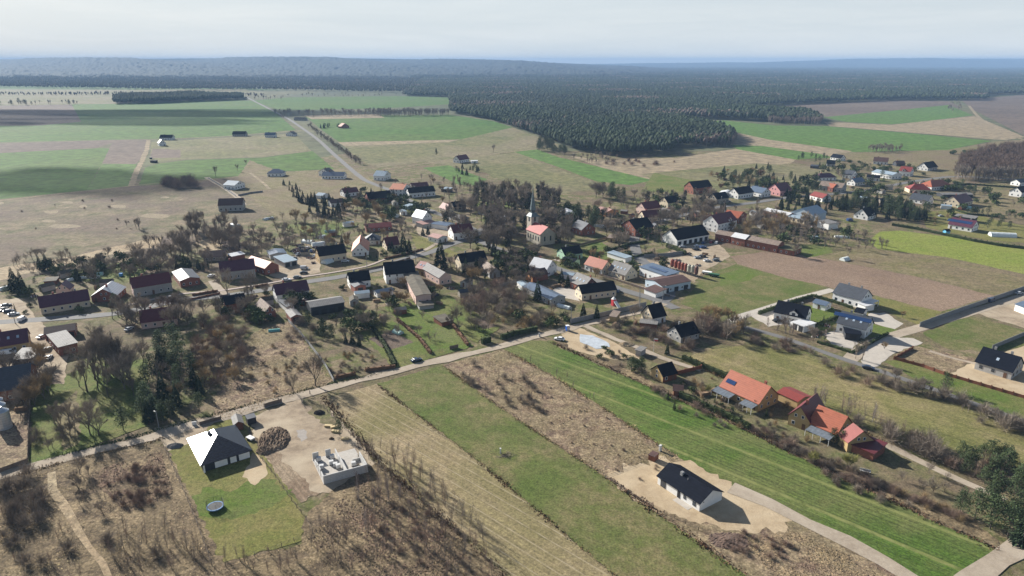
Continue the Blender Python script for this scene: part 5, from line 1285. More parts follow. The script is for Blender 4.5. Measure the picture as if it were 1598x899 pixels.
zone('young shrub', 40, 780, 45, 45, 34, 3, 6)
zone('young bare', 130, 770, 60, 35, 14, 3, 7)
zone('shrub young', 120, 860, 130, 40, 30, 1.5, 4)
zone('young', 400, 880, 70, 16, 16, 3, 5)
zone('young shrub', 780, 600, 70, 30, 34, 2, 3.6, tilt=.45)
zone('young', 880, 600, 60, 14, 26, 2, 3.5, tilt=.6)
zone('shrub redshrub', 930, 680, 120, 40, 30, .5, 1.1, tilt=.6)
zone('shrub redshrub', 1190, 850, 50, 25, 20, 1, 2)
# village greenery
zone('ivy tall', 815, 320, 62, 18, 46, 13, 19, sep=3.5)
zone('ivy tall', 765, 318, 30, 18, 14, 12, 17)
zone('bare ivy', 770, 370, 34, 24, 30, 11, 16)
zone('bare ivy', 870, 365, 45, 16, 20, 9, 14)
zone('spruce evergreen', 885, 340, 22, 10, 8, 6, 9)
zone('bare birch', 730, 300, 30, 20, 16, 8, 13)
zone('pine spruce', 730, 268, 18, 6, 10, 5, 9, sep=4)
zone('pine', 955, 308, 22, 9, 10, 7, 12)
zone('bare orchard', 990, 330, 70, 26, 34, 5, 11)
zone('bare tall', 1080, 345, 50, 16, 24, 9, 14)
zone('bare orchard tanshrub', 1200, 355, 80, 16, 50, 5, 10)
zone('bare shrub', 1280, 372, 70, 16, 36, 4, 9)
zone('pine spruce', 1175, 275, 60, 12, 26, 5, 9, sep=4)
zone('tantree beech tanshrub', 1150, 282, 60, 14, 22, 3, 8)
zone('bare orchard', 130, 415, 120, 16, 44, 4, 9)
zone('bare orchard', 250, 400, 50, 28, 34, 5, 12)
zone('spruce thuja', 300, 423, 30, 6, 10, 5, 8)
zone('bare shrub', 330, 395, 60, 30, 34, 4, 10)
zone('bare orchard', 400, 380, 60, 22, 38, 4, 9)
zone('bare orchard shrub', 480, 355, 60, 16, 34, 3, 8)
zone('spruce', 500, 325, 45, 14, 26, 5, 10, tilt=.25, sep=3)
zone('spruce thuja', 460, 300, 24, 10, 12, 4, 7, tilt=.8)
zone('spruce evergreen', 575, 310, 50, 12, 16, 4, 8)
zone('bare tantree', 560, 340, 50, 16, 18, 5, 10)
zone('bare orchard', 600, 365, 60, 14, 34, 4, 8)
zone('spruce evergreen', 655, 330, 20, 10, 9, 4, 8)
zone('evergreen thuja', 600, 400, 50, 8, 12, 2, 4)
zone('bare orchard', 520, 390, 60, 16, 10, 4, 8)
zone('shrub evergreen', 570, 452, 50, 12, 10, 1.5, 3)
zone('bare shrub', 700, 420, 60, 16, 26, 4, 8)
zone('bare orchard shrub', 820, 420, 30, 30, 32, 4, 9)
zone('evergreen spruce', 960, 400, 60, 10, 9, 2, 5)
zone('bare orchard', 1000, 395, 50, 12, 10, 3, 6)
zone('evergreen bare', 1030, 320, 60, 22, 18, 2, 8)
zone('spruce', 1265, 325, 60, 12, 22, 7, 12, sep=3.5)
zone('spruce pine', 1375, 332, 72, 12, 64, 7, 12, tilt=.13, sep=3.2)
zone('spruce evergreen', 1235, 300, 40, 14, 14, 5, 9)
zone('evergreen spruce', 1330, 262, 60, 8, 16, 3, 6)
zone('pine', 1270, 250, 26, 5, 9, 5, 8)
zone('evergreen spruce', 1420, 268, 60, 8, 18, 3, 7)
zone('pine evergreen', 1490, 295, 40, 7, 22, 4, 7, tilt=.1)
zone('evergreen', 1500, 240, 40, 4, 16, 4, 6)
zone('evergreen pine', 1480, 330, 60, 12, 10, 3, 6)
zone('bare shrub evergreen', 1560, 330, 50, 25, 16, 3, 7)
zone('shrub tanshrub', 1470, 345, 50, 12, 8, 2, 4)
zone('bare shrub', 1350, 385, 50, 8, 14, 3, 8)
zone('pine spruce', 680, 240, 6, 3, 2, 5, 7)
# fuller back gardens and verges
zone('evergreen pine thuja', 90, 470, 110, 30, 14, 2, 7)
zone('bare tall', 235, 500, 60, 16, 16, 8, 13)
zone('tall bare', 190, 570, 50, 35, 5, 9, 14)
zone('bare tantree', 40, 600, 40, 50, 12, 7, 11)
zone('bare orchard evergreen', 420, 480, 90, 24, 34, 3, 9)
zone('bare evergreen pine', 530, 510, 60, 22, 20, 3, 8)
zone('bare tantree evergreen', 640, 465, 50, 20, 16, 3, 7)
zone('bare ivy evergreen spruce', 780, 420, 60, 22, 36, 5, 11)
zone('bare tall ivy', 740, 345, 50, 22, 28, 9, 15)
zone('bare ivy', 840, 350, 30, 14, 14, 10, 15)
zone('bare birch tantree', 660, 300, 70, 18, 26, 5, 10)
zone('bare evergreen pine', 600, 325, 70, 22, 30, 4, 9)
zone('bare birch tantree', 540, 372, 80, 18, 34, 4, 9)
zone('bare orchard birch', 440, 372, 70, 16, 34, 5, 10)
zone('bare tall', 330, 375, 50, 24, 28, 8, 14)
zone('bare orchard evergreen', 200, 425, 130, 20, 40, 4, 9)
zone('bare pine ivy', 920, 345, 60, 20, 30, 6, 13)
zone('bare birch evergreen', 1000, 368, 60, 16, 24, 5, 11)
zone('bare evergreen tantree', 950, 415, 90, 20, 22, 3, 7)
zone('bare ivy tall', 1060, 320, 60, 14, 24, 7, 13)
zone('bare tantree birch', 1180, 345, 90, 18, 44, 6, 11)
zone('bare birch evergreen', 1270, 375, 80, 12, 34, 4, 9)
zone('pine spruce evergreen', 1200, 285, 80, 14, 34, 4, 10)
zone('bare evergreen pine', 1320, 285, 80, 26, 46, 3, 9)
zone('evergreen pine bare', 1450, 310, 100, 30, 46, 3, 8)
zone('evergreen pine', 1540, 345, 50, 18, 14, 3, 7)
zone('evergreen thuja bare', 1280, 500, 60, 26, 14, 1.5, 4)
zone('tanshrub evergreen', 1180, 640, 110, 40, 26, 1.2, 3, tilt=.4)
zone('bare birch', 1230, 520, 60, 10, 12, 4, 7, tilt=.2)
zone('tanshrub evergreen', 800, 500, 70, 16, 20, 2, 5)
# open fields
zone('shrub', 205, 348, 14, 6, 5, 5, 9); zone('bare', 210, 358, 16, 6, 5, 6, 9)
zone('shrub', 103, 377, 14, 3, 6, 2.5, 4); zone('shrub', 172, 366, 14, 4, 6, 2.5, 4)
zone('bare redshrub', 280, 290, 28, 6, 30, 6, 11, sep=2)
zone('redshrub', 130, 340, 130, 30, 10, 1, 2.5)
zone('bare tall', 565, 180, 140, 2.2, 110, 12, 18, sep=4)
zone('bare tall', 640, 180, 62, 2.5, 80, 12, 18, sep=4)
zone('bare', 445, 180, 12, 6, 12, 8, 13)
for i in range(110):
    t = i / 109; x = 476 + 80 * t + rnd.gauss(2, 2); y = 196 + 62 * t ** .9
    plant(rnd.choice(['bare', 'tall', 'bare']), x + 4, y, rnd.uniform(5, 10))
zone('pine spruce', 510, 200, 10, 2, 6, 6, 9)
zone('pine spruce', 530, 199, 5, 2, 3, 5, 7)
zone('pine', 850, 233, 12, 5, 12, 10, 15, sep=5); zone('pine', 872, 239, 14, 4, 10, 8, 12, sep=5)
zone('bare shrub', 930, 250, 35, 6, 26, 6, 10)
zone('shrub redshrub', 1000, 256, 60, 5, 14, 3, 6)
zone('bare', 1383, 236, 28, 3, 40, 8, 11, sep=3)
zone('shrub', 1330, 240, 16, 2, 8, 3, 5)
zone('bare', 1490, 170, 14, 7, 18, 9, 14)
zone('tall', 420, 155, 40, 2, 16, 9, 14)
zone('bare pine', 60, 163, 70, 2, 26, 9, 15)
zone('tall bare', 540, 150, 100, 2, 30, 8, 14)

# ------------------------------------------------------------------ woods that read as one mass
def inside(poly, x, y):
    c = False; n = len(poly)
    for i in range(n):
        x1, y1 = poly[i]; x2, y2 = poly[(i + 1) % n]
        if (y1 > y) != (y2 > y) and x < (x2 - x1) * (y - y1) / (y2 - y1) + x1: c = not c
    return c
def wood(name, poly_px, step, hmin, hmax, mats, kind='pine', label='', seed=1, far_grow=0.0, cat='wood'):
    """many simple crowns in one mesh, spacing grows with distance"""
    g = np.random.default_rng(seed)
    poly = [tuple(G(*p)[:2]) for p in poly_px]
    x0, x1 = min(p[0] for p in poly), max(p[0] for p in poly); y0, y1 = min(p[1] for p in poly), max(p[1] for p in poly)
    pts = []
    y = y0
    while y < y1:
        s = step * (1 + far_grow * max(0, y - y0) / 1000.0)
        # crossings of this row with the outline
        xs = []
        for i in range(len(poly)):
            a, b = poly[i], poly[(i + 1) % len(poly)]
            if (a[1] > y) != (b[1] > y): xs.append(a[0] + (y - a[1]) * (b[0] - a[0]) / (b[1] - a[1]))
        xs.sort()
        for a, b in zip(xs[::2], xs[1::2]):
            n = int((b - a) / s)
            for k in range(n): pts.append((a + (k + g.random()) * s, y + (g.random() - .5) * s, s / step))
        y += s * .95
    n = len(pts); P = np.array(pts)
    # height and species patches
    fx = np.sin(P[:, 0] * .011 + 1.3) * np.sin(P[:, 1] * .009 + .4) + .6 * np.sin(P[:, 0] * .031 + P[:, 1] * .023)
    H = hmin + (hmax - hmin) * np.clip(.5 + .28 * fx + g.normal(0, .16, n), 0, 1.15)
    W = (H * (.19 if kind == 'pine' else .24)) * g.uniform(.8, 1.25, n) * P[:, 2] ** .9
    seg = 6
    rings = [(.0, .10, .30), (.62, .42, .42), (.92, .62, .55), (.70, .84, .8), (.0, 1.0, 1.0)] if kind == 'pine' else [(.12, .0, .0), (.5, .35, .3), (.85, .6, .6), (.7, .85, .85), (.0, 1., 1.)]
    ang_ = g.uniform(0, 6.28, (n, 1)) + np.arange(seg) * 2 * math.pi / seg
    V = np.zeros((n, 3 * seg + 1, 3))
    prof = [(.35, .38), (1.0, .60), (.68, .84)] if kind == 'pine' else [(.30, .12), (1.0, .62), (.75, .86)]
    for j, (rr, zz) in enumerate(prof):
        jit = g.uniform(.62, 1.3, (n, seg))
        V[:, j * seg:(j + 1) * seg, 0] = P[:, 0:1] + np.cos(ang_) * W[:, None] * rr * jit
        V[:, j * seg:(j + 1) * seg, 1] = P[:, 1:2] + np.sin(ang_) * W[:, None] * rr * jit
        V[:, j * seg:(j + 1) * seg, 2] = (H[:, None] * zz) + g.normal(0, .5, (n, seg))
    V[:, -1, 0] = P[:, 0]; V[:, -1, 1] = P[:, 1]; V[:, -1, 2] = H
    F = []
    base = []
    for j in range(2):
        for i in range(seg):
            a, b = j * seg + i, j * seg + (i + 1) % seg
            base.append((a, b, b + seg)); base.append((a, b + seg, a + seg))
    for i in range(seg): base.append((2 * seg + i, 2 * seg + (i + 1) % seg, 3 * seg))
    base = np.array(base)
    F = (base[None] + (np.arange(n) * (3 * seg + 1))[:, None, None]).reshape(-1, 3)
    me = bpy.data.meshes.new(name)
    me.vertices.add(n * (3 * seg + 1)); me.vertices.foreach_set('co', V.reshape(-1))
    nf = len(F); me.loops.add(nf * 3); me.loops.foreach_set('vertex_index', F.reshape(-1).astype(np.int32))
    me.polygons.add(nf); me.polygons.foreach_set('loop_start', np.arange(nf, dtype=np.int32) * 3); me.polygons.foreach_set('loop_total', np.full(nf, 3, dtype=np.int32))
    for mm in mats: me.materials.append(mm)
    # species: mostly the first material, clumps of the second
    sp = (np.sin(P[:, 0] * .008 + 2) * np.sin(P[:, 1] * .012) + g.normal(0, .25, n) > (0.86 if len(mats) > 1 else 99)).astype(np.int32)
    me.polygons.foreach_set('material_index', np.repeat(sp, len(base)))
    me.update(calc_edges=True)
    o = obj(name, me); tag(o, label, cat, kind='stuff')
    print(name, n)
    return o
m_wpine = ground('pine_canopy', (0.028, 0.044, 0.023), (0.044, 0.060, 0.029), (0.034, 0.042, 0.026), 0.004, 0.06, 0.35, bump=0)
m_wbirch = ground('bare_canopy', (0.13, 0.10, 0.082), (0.16, 0.12, 0.10), (0.11, 0.085, 0.07), 0.004, 0.06, 0.35, bump=0)
m_wbrown = ground('brown_beech_canopy', (0.105, 0.072, 0.052), (0.135, 0.092, 0.065), (0.085, 0.062, 0.045), 0.01, 0.08, 0.5, bump=0)
FOREST = [(702, 152), (702, 177), (760, 187), (800, 200), (870, 226), (890, 235), (925, 240), (960, 245), (1000, 243), (1053, 240), (1052, 231), (1100, 229), (1146, 227), (1148, 214),
          (1130, 206), (1075, 194), (1062, 185), (1130, 187), (1200, 191), (1280, 193), (1284, 188), (1250, 179), (1190, 176), (1172, 170), (1190, 166), (1300, 161), (1400, 157),
          (1480, 157), (1540, 157), (1545, 149), (1640, 147), (1640, 124), (660, 124), (628, 150)]
wood('pine_forest', FOREST, 5.6, 12, 19, [m_wpine, m_wbirch], 'pine', 'vast dark pine forest behind the village with paler bare patches at its rim', 3, far_grow=0.55)
wood('far_forest', [(660, 125), (1640, 125), (1700, 107), (640, 107), (640, 124)], 17, 14, 22, [m_wpine, m_wbirch], 'pine', 'distant hazy forest stretching to the horizon behind the pine forest', 4, far_grow=0.25)
wood('forest_strip', [(178, 163), (240, 162), (330, 158), (382, 156), (380, 151), (300, 150), (178, 155)], 6.5, 14, 20, [m_wpine], 'pine', 'dark narrow pine wood standing alone in the far left fields', 5)
m_wmix = ground('mixed_far_canopy', (0.055, 0.062, 0.045), (0.075, 0.07, 0.055), (0.045, 0.052, 0.038), 0.002, 0.03, 0.2, bump=0)
wood('left_forest', [(-60, 136), (250, 141), (450, 142), (640, 146), (660, 124), (500, 119), (300, 116), (-100, 113), (-100, 128)], 15, 11, 20, [m_wmix, m_wbirch], 'pine', 'hazy blue forest below the left hills', 6, far_grow=0.3)
LOWT = []
for sd_ in range(5):
    tr, cr = bare_tree_mesh(sd_ + 201, NB, .42, twigs=6, tw=.045, levels=3, trunk_h=.30, kids=(3, 4)); scalefit((tr, cr), NB)
    v = np.array(tr.v + cr.v); k = len(tr.v); f = []
    for ff in tr.f + [tuple(i + k for i in q) for q in cr.f]:
        f.append(ff[:3]);
        if len(ff) == 4: f.append((ff[0], ff[2], ff[3]))
    LOWT.append((v, np.array(f)))
def merged_trees(name, places, m, label, cat='trees'):
    V = []; F = []; k = 0
    for i, (x, y, h, rz) in enumerate(places):
        v, f = LOWT[i % len(LOWT)]; c, s = math.cos(rz), math.sin(rz); w = v * (h / NB)
        V.append(np.stack([w[:, 0] * c - w[:, 1] * s + x, w[:, 0] * s + w[:, 1] * c + y, w[:, 2]], 1)); F.append(f + k); k += len(v)
    V = np.concatenate(V); F = np.concatenate(F); me = bpy.data.meshes.new(name)
    me.vertices.add(len(V)); me.vertices.foreach_set('co', V.reshape(-1)); nf = len(F)
    me.loops.add(nf * 3); me.loops.foreach_set('vertex_index', F.reshape(-1).astype(np.int32)); me.polygons.add(nf)
    me.polygons.foreach_set('loop_start', np.arange(nf, dtype=np.int32) * 3); me.polygons.foreach_set('loop_total', np.full(nf, 3, dtype=np.int32))
    me.materials.append(m); me.update(calc_edges=True); tag(obj(name, me), label, cat, kind='stuff'); print(name, len(places), nf)
def fill(poly_px, step, h0, h1):
    g = random.Random(9); poly = [tuple(G(*p)[:2]) for p in poly_px]; out = []
    x0, x1 = min(p[0] for p in poly), max(p[0] for p in poly); y0, y1 = min(p[1] for p in poly), max(p[1] for p in poly)
    y = y0
    while y < y1:
        x = x0
        while x < x1:
            a, b = x + g.uniform(-.5, .5) * step, y + g.uniform(-.5, .5) * step
            if inside(poly, a, b): out.append((a, b, g.uniform(h0, h1), g.uniform(0, 6.28)))
            x += step
        y += step
    return out
merged_trees('beech_wood', fill([(1488, 277), (1540, 280), (1700, 282), (1720, 240), (1598, 236), (1540, 242), (1500, 255)], 6.2, 13, 19), m_twigred2 if False else vmat('beech_twigs', (.15, .105, .08)), 'dense brown leafless wood on the right below the fields', 'wood')
merged_trees('birch_edge', fill([(1085, 229), (1146, 228), (1148, 216), (1110, 212), (1080, 220)], 6.5, 12, 17), m_birch, 'pale bare birches along the tip of the pine forest', 'wood')
merged_trees('birch_edge', fill([(1195, 193), (1280, 195), (1284, 188), (1230, 184), (1190, 187)], 8, 12, 17), m_birch, 'purple-brown bare wood strip beside the green field at right', 'wood')
# bare twigs at the rim of the brown wood so its outline stays open
zone('tall', 1500, 279, 12, 3, 16, 13, 17); zone('tall', 1560, 281, 40, 2, 22, 13, 17)
# distant marsh thickets
wood('thicket', [(-40, 146), (300, 146), (420, 148), (420, 151), (300, 149), (-40, 149)], 22, 5, 11, [m_wbirch], 'bare', 'loose hazy bushes across the distant marsh', 10)

# hills on the horizon
def hills(name, x0, x1, yfoot, dist, prof, m, xs=420, ys=64, rough=3.2):
    """rising wooded ground with a canopy-rough surface"""
    g = np.random.default_rng(xs); foot = G(800, yfoot).y
    px = np.linspace(x0, x1, xs + 1); ytop = np.interp(px, [p[0] for p in prof], [p[1] for p in prof])
    zt = np.maximum(0, CAM_H + (95 - ytop) / F_PX * dist)
    t = np.linspace(0, 1.25, ys + 1)
    prof_z = np.where(t <= 1, (3 * t ** 2 - 2 * t ** 3), 1 - (t - 1) * .8)
    Y = foot + (dist - foot) * t[None, :]; X = (px[:, None] - CX) / F_PX * Y
    roll = 1 + .22 * np.sin(px[:, None] * .021 + t[None, :] * 5) * (t[None, :] < .97)
    Z = zt[:, None] * np.minimum(1, prof_z[None, :] * roll)
    Z = Z + np.where(zt[:, None] > 3, g.normal(0, rough, Z.shape) * (1 - .75 * (np.abs(t[None, :] - 1) < .03)) + 8 * (t[None, :] < .95), -5)
    vs = np.stack([X, np.broadcast_to(Y, X.shape), Z], -1).reshape(-1, 3)
    k = ys + 1; fs = [(i * k + j, (i + 1) * k + j, (i + 1) * k + j + 1, i * k + j + 1) for i in range(xs) for j in range(ys)]
    me = meshdata(name, vs.tolist(), fs, m)
    return tag(obj(name, me), kind='structure')
m_hill = ground('wooded_hill', (0.018, 0.026, 0.018), (0.036, 0.038, 0.026), (0.024, 0.03, 0.02), 0.0008, 0.002, 0.01, bump=0)
hills('wooded_hills', -300, 1090, 124, 9000, [(-300, 94), (0, 93.5), (120, 92), (250, 92.2), (420, 91), (560, 91.4), (700, 93.5), (800, 95.5), (880, 98.5), (960, 102), (1040, 107), (1090, 109)], m_hill)
hills('distant_hills', 850, 2000, 106, 15000, [(850, 100), (1050, 98.5), (1150, 97.5), (1210, 95.5), (1300, 93), (1420, 92), (1598, 92), (2000, 92)], m_hill)
# keep the 280 largest-looking leafless trees as things; the smallest, farthest ones become one mass
bares = sorted([p for p in PLANTS if p[0]['category'] == 'tree' and p[0].name.startswith('bare_tree')], key=lambda p: -p[3] / p[0].location.length)
far_ = bares[280:]
if far_:
    merged_trees('distant_trees', [(o.location.x, o.location.y, h, o.rotation_euler.z) for o, kind, q, h in far_], m_twig, 'small far-off leafless trees along distant field edges and back gardens')
    for p in far_:
        for ch in list(p[0].children): bpy.data.objects.remove(ch)
        bpy.data.objects.remove(p[0])
    gone = {id(p) for p in far_}
    PLANTS[:] = [p for p in PLANTS if id(p) not in gone]
# ------------------------------------------------------------------ cars
m_tyre = mat('black_rubber', (0.02, 0.02, 0.02), 0.9, 0.1)
m_carglass = mat('car_glass', (0.02, 0.025, 0.03), 0.06, 0.05, spec=0.9)
m_lamp = mat('headlamp_lens', (0.7, 0.7, 0.68), 0.15, 0.05, spec=0.8)
CARC = {'white': (0.7, 0.7, 0.7), 'silver': (0.42, 0.44, 0.46), 'blue': (0.03, 0.07, 0.2), 'dark blue': (0.015, 0.03, 0.07), 'black': (0.015, 0.015, 0.018), 'red': (0.35, 0.02, 0.02), 'grey': (0.15, 0.155, 0.16), 'green': (0.03, 0.12, 0.05)}
def car_meshes(kind):
    if kind == 'van': prof = [(-2.5, .45), (2.45, .45), (2.5, .95), (1.75, 1.15), (1.3, 2.05), (-2.4, 2.15), (-2.5, .9)]; glass = [(1.68, 1.2), (1.28, 1.95), (.4, 1.95), (.4, 1.2)]
    else: prof = [(-2.15, .35), (2.15, .35), (2.2, .72), (1.9, .88), (1.05, .98), (.35, 1.42), (-1.15, 1.45), (-1.85, 1.02), (-2.2, .95)]; glass = [(1.0, 1.0), (.33, 1.37), (-1.1, 1.39), (-1.7, 1.03)]
    w = .86 if kind != 'van' else .98
    n = len(prof); mb = MB()
    vs = [(x, -w * (1 if z < 1.0 else .84), z) for x, z in prof] + [(x, w * (1 if z < 1.0 else .84), z) for x, z in prof]
    mb.add(vs, [tuple(range(n)), tuple(range(2 * n - 1, n - 1, -1))] + [(i, n + i, n + (i + 1) % n, (i + 1) % n) for i in range(n)])
    gl = MB(); k = len(glass)
    for s in (-1, 1):
        y = s * (w * .9 + .02); gl.add([(x, s * (w * (.99 if z < 1.1 else .87) + .015), z) for x, z in glass], [tuple(range(k)) if s < 0 else tuple(range(k - 1, -1, -1))])
    a, b = (prof[3], prof[4]) if kind == 'van' else (prof[4], prof[5])
    ws = w * .8
    gl.add([(a[0] + .02, -ws, a[1] + .04), (a[0] + .02, ws, a[1] + .04), (b[0] + .06, ws * .92, b[1] - .03), (b[0] + .06, -ws * .92, b[1] - .03)], [(0, 1, 2, 3)])
    if kind != 'van': gl.add([(-1.83, ws, 1.08), (-1.83, -ws, 1.08), (-1.2, -ws * .9, 1.43), (-1.2, ws * .9, 1.43)], [(0, 1, 2, 3)])
    return mb, gl
CB = {k: car_meshes(k) for k in ('car', 'van')}
ME_GL = {k: CB[k][1].data('windows', m_carglass) for k in CB}
wb = MB(); wb.tube((0, -.11, 0), (0, .11, 0), .33, .33, 12); ME_WH = wb.data('wheel', m_tyre)
lb = MB(); lb.box(-.04, .04, -.16, .16, -.08, .08); ME_LAMP = lb.data('headlight', m_lamp)
ME_BODY = {}
def car(px, py, head, colr, label, kind='car', s=1.0):
    key = (kind, colr)
    if key not in ME_BODY:
        ME_BODY[key] = CB[kind][0].data('body', mat(colr.replace(' ', '_') + '_car_paint', CARC[colr], 0.3, 0.04, spec=0.6))
    p = G(px, py)
    o = root('parked_' + kind, (p.x, p.y, .02), R(head), label, kind, 'cars and vans parked in the village')
    o.scale = (s, s, s)
    obj('body', ME_BODY[key], o); obj('windows', ME_GL[kind], o)
    w = .82 if kind == 'car' else .92
    for x in (-1.35, 1.4):
        for y in (-w, w): obj('wheel', ME_WH, o, (x, y, .33))
    for y in (-w * .72, w * .72): obj('headlight', ME_LAMP, o, (2.17 if kind == 'car' else 2.47, y, .72))
    return o
LANE = math.degrees(ang((560, 594), (700, 560)))
car(650, 564, LANE, 'dark blue', 'dark blue car driving on the gravel lane beside the garden fence')
car(873, 531, 160, 'white', 'white car on the sandy plot near the blue portable toilet')
car(268, 466, 20, 'silver', 'silver car on the street pavement in front of the wide brick hall')
car(330, 432, 70, 'white', 'white car in the drive between brick hall and tall grey house')
car(66, 527, 80, 'white', 'white car parked at the left end of the long brown outbuilding')
car(74, 547, 100, 'white', 'upper white car of two before the grey-roofed brick workshop')
car(76, 560, 100, 'white', 'lower white car of two before the grey-roofed brick workshop')
car(14, 553, 30, 'white', 'white van beside the flat grey garage at the left edge', 'van')
car(35, 500, 95, 'white', 'white van on the street before the yellow plum-roofed house', 'van', .9)
car(10, 478, 40, 'grey', 'grey car uppermost in the yard left of the plum-roofed farmhouse')
car(14, 487, 30, 'dark blue', 'dark blue car in the yard left of the plum-roofed farmhouse')
car(22, 492, 25, 'silver', 'silver car lowest in the yard left of the plum-roofed farmhouse')
car(6, 484, 80, 'black', 'black car at the very left edge of the farmhouse yard')
car(202, 515, 80, 'silver', 'silver car on the drive under trees near the maroon house')
car(475, 420, 10, 'silver', 'silver van in front of the scrap yard', 'van', .9)
car(474, 427, 20, 'black', 'black car below the silver van at the scrap yard')
car(464, 434, 15, 'grey', 'grey car at the junction below the scrap yard')
car(447, 438, 12, 'white', 'white car on the road left of the scrap yard junction')
for i, (x, y, c) in enumerate(((466, 398, 'white'), (473, 392, 'silver'), (478, 397, 'grey'), (486, 393, 'blue'), (480, 388, 'white'), (470, 388, 'black'), (492, 401, 'silver'), (458, 404, 'grey'))):
    where = ['leftmost', 'upper middle', 'central', 'right', 'topmost', 'upper left', 'lower right', 'lower left'][i]
    car(x, y, rnd.uniform(0, 180), c, f'{c} old car standing {where} among the scrap yard junk')
car(539, 409, 5, 'silver', 'silver car beside the cream black-roofed house')
car(679, 462, 60, 'dark blue', 'dark blue car at the garden end of the long pink stable')
car(964, 456, 70, 'dark blue', 'dark blue car on the lower street by the long black-roofed outbuilding')
for x, y, c, w in ((1098, 380, 'blue', 'leftmost of three cars'), (1110, 379, 'red', 'middle of three cars'), (1118, 380, 'white', 'rightmost of three cars')):
    car(x, y, 60, c, f'{c} car, {w} right of the white stable')
for x, y, c, w in ((1088, 385, 'white', 'upper left'), (1097, 387, 'blue', 'right'), (1086, 390, 'black', 'lower left'), (1065, 386, 'silver', 'far left')):
    car(x, y, 20, c, f'{c} car, {w} in the yard in front of the white stable')
for x, y, c, w in ((1088, 403, 'silver', 'first'), (1096, 401, 'black', 'second'), (1103, 408, 'white', 'third'), (1117, 407, 'grey', 'last')):
    car(x, y, 25, c, f'{c} car, {w} from the left in the row by the ploughed field corner')
car(1136, 315, 10, 'blue', 'blue car on the farm street beside the tan stone barn')
car(1224, 304, 0, 'white', 'white car parked before the pink gabled house')
car(1238, 509, 40, 'white', 'white van in the drive of the dormer gable house', 'van')
car(1213, 502, 20, 'black', 'black car in the drive of the dormer gable house')
car(1326, 345, 20, 'blue', 'blue van right of the white box storehouse', 'van')
car(1468, 338, 20, 'silver', 'silver car behind the solar-roofed white house')
car(1546, 471, 30, 'dark blue', 'dark blue tractor-like van before the grey concrete wall', 'van')
car(1590, 459, 20, 'silver', 'silver car at the right edge under the concrete wall')
car(1355, 576, -30, 'dark blue', 'dark car standing on the narrow asphalt lane below the junction')

# ------------------------------------------------------------------ silos and tanks
def silo(px, py, r_, h, m, label, group, legs=True, nm='silo', cat='silo'):
    p = G(px, py); o = root(nm, (p.x, p.y, 0), 0, label, cat, group)
    z0 = 1.2 if legs else 0
    mb = MB(); mb.lathe([(r_ * .35, z0), (r_, z0 + (.9 if legs else 0)), (r_, h)], 14) if legs else mb.lathe([(r_, 0), (r_, h)], 18)
    mb.build('tank', m, o)
    mb = MB(); mb.lathe([(r_ * 1.03, h), (r_ * .25, h + r_ * .55), (r_ * .2, h + r_ * .7)], 14 if legs else 18); mb.build('lid', m, o)
    if legs:
        for k in range(4):
            t = k * 1.5708 + .78; mb = MB(); mb.tube((math.cos(t) * r_ * .9, math.sin(t) * r_ * .9, 0), (math.cos(t) * r_ * .9, math.sin(t) * r_ * .9, z0 + 1), .07, .07, 4); mb.build('leg', m_darkframe, o)
    FOOT.append((p.x, p.y, 0, r_, r_))
mrt = mat('rusty_red_tank', (0.24, 0.07, 0.048), .6, .2, 1.2); mwt = mat('pale_dirty_tank', (0.42, 0.41, 0.33), .6, .2, 1.2); mbt = mat('brown_tank', (0.12, 0.05, 0.04), .6, .2, 1.2)
xs = [1048.5, 1054, 1059.5, 1064.5, 1069.5, 1074.5, 1080, 1086]; ys = [420, 422, 424, 425.6, 427.2, 428.8, 430.2, 432]
for i, (x, y) in enumerate(zip(xs, ys)):
    mm, c = ((mrt, 'rusty red'), (mrt, 'rusty red'), (mrt, 'rusty red'), (mrt, 'rusty red'), (mrt, 'rusty red'), (mwt, 'pale grey'), (mwt, 'pale grey'), (mbt, 'dark brown'))[i]
    silo(x, y, 1.02, 5.3, mm, f'{c} upright tank, {["first", "second", "third", "fourth", "fifth", "sixth", "seventh", "last"][i]} from the left in the tank row', 'row of upright tanks beside the green field', nm='storage_tank', cat='tank')
for i, (x, y) in enumerate(((1256, 346), (1260.6, 347.2), (1265.8, 348.5), (1273, 350))):
    silo(x, y, 1.15, 5.5, m_metal, f'grey feed silo, {["leftmost", "second", "third", "rightmost"][i]} of four at the pale blue farm hall', 'feed silos at the farm hall')
for i, (x, y) in enumerate(((8, 668), (3, 658), (-1, 650))):
    silo(x, y, 2.1, 6.0, m_metal, f'large galvanised grain silo at the left edge, {["nearest", "middle", "farthest"][i]} of three', 'galvanised silos at the left edge', legs=False)

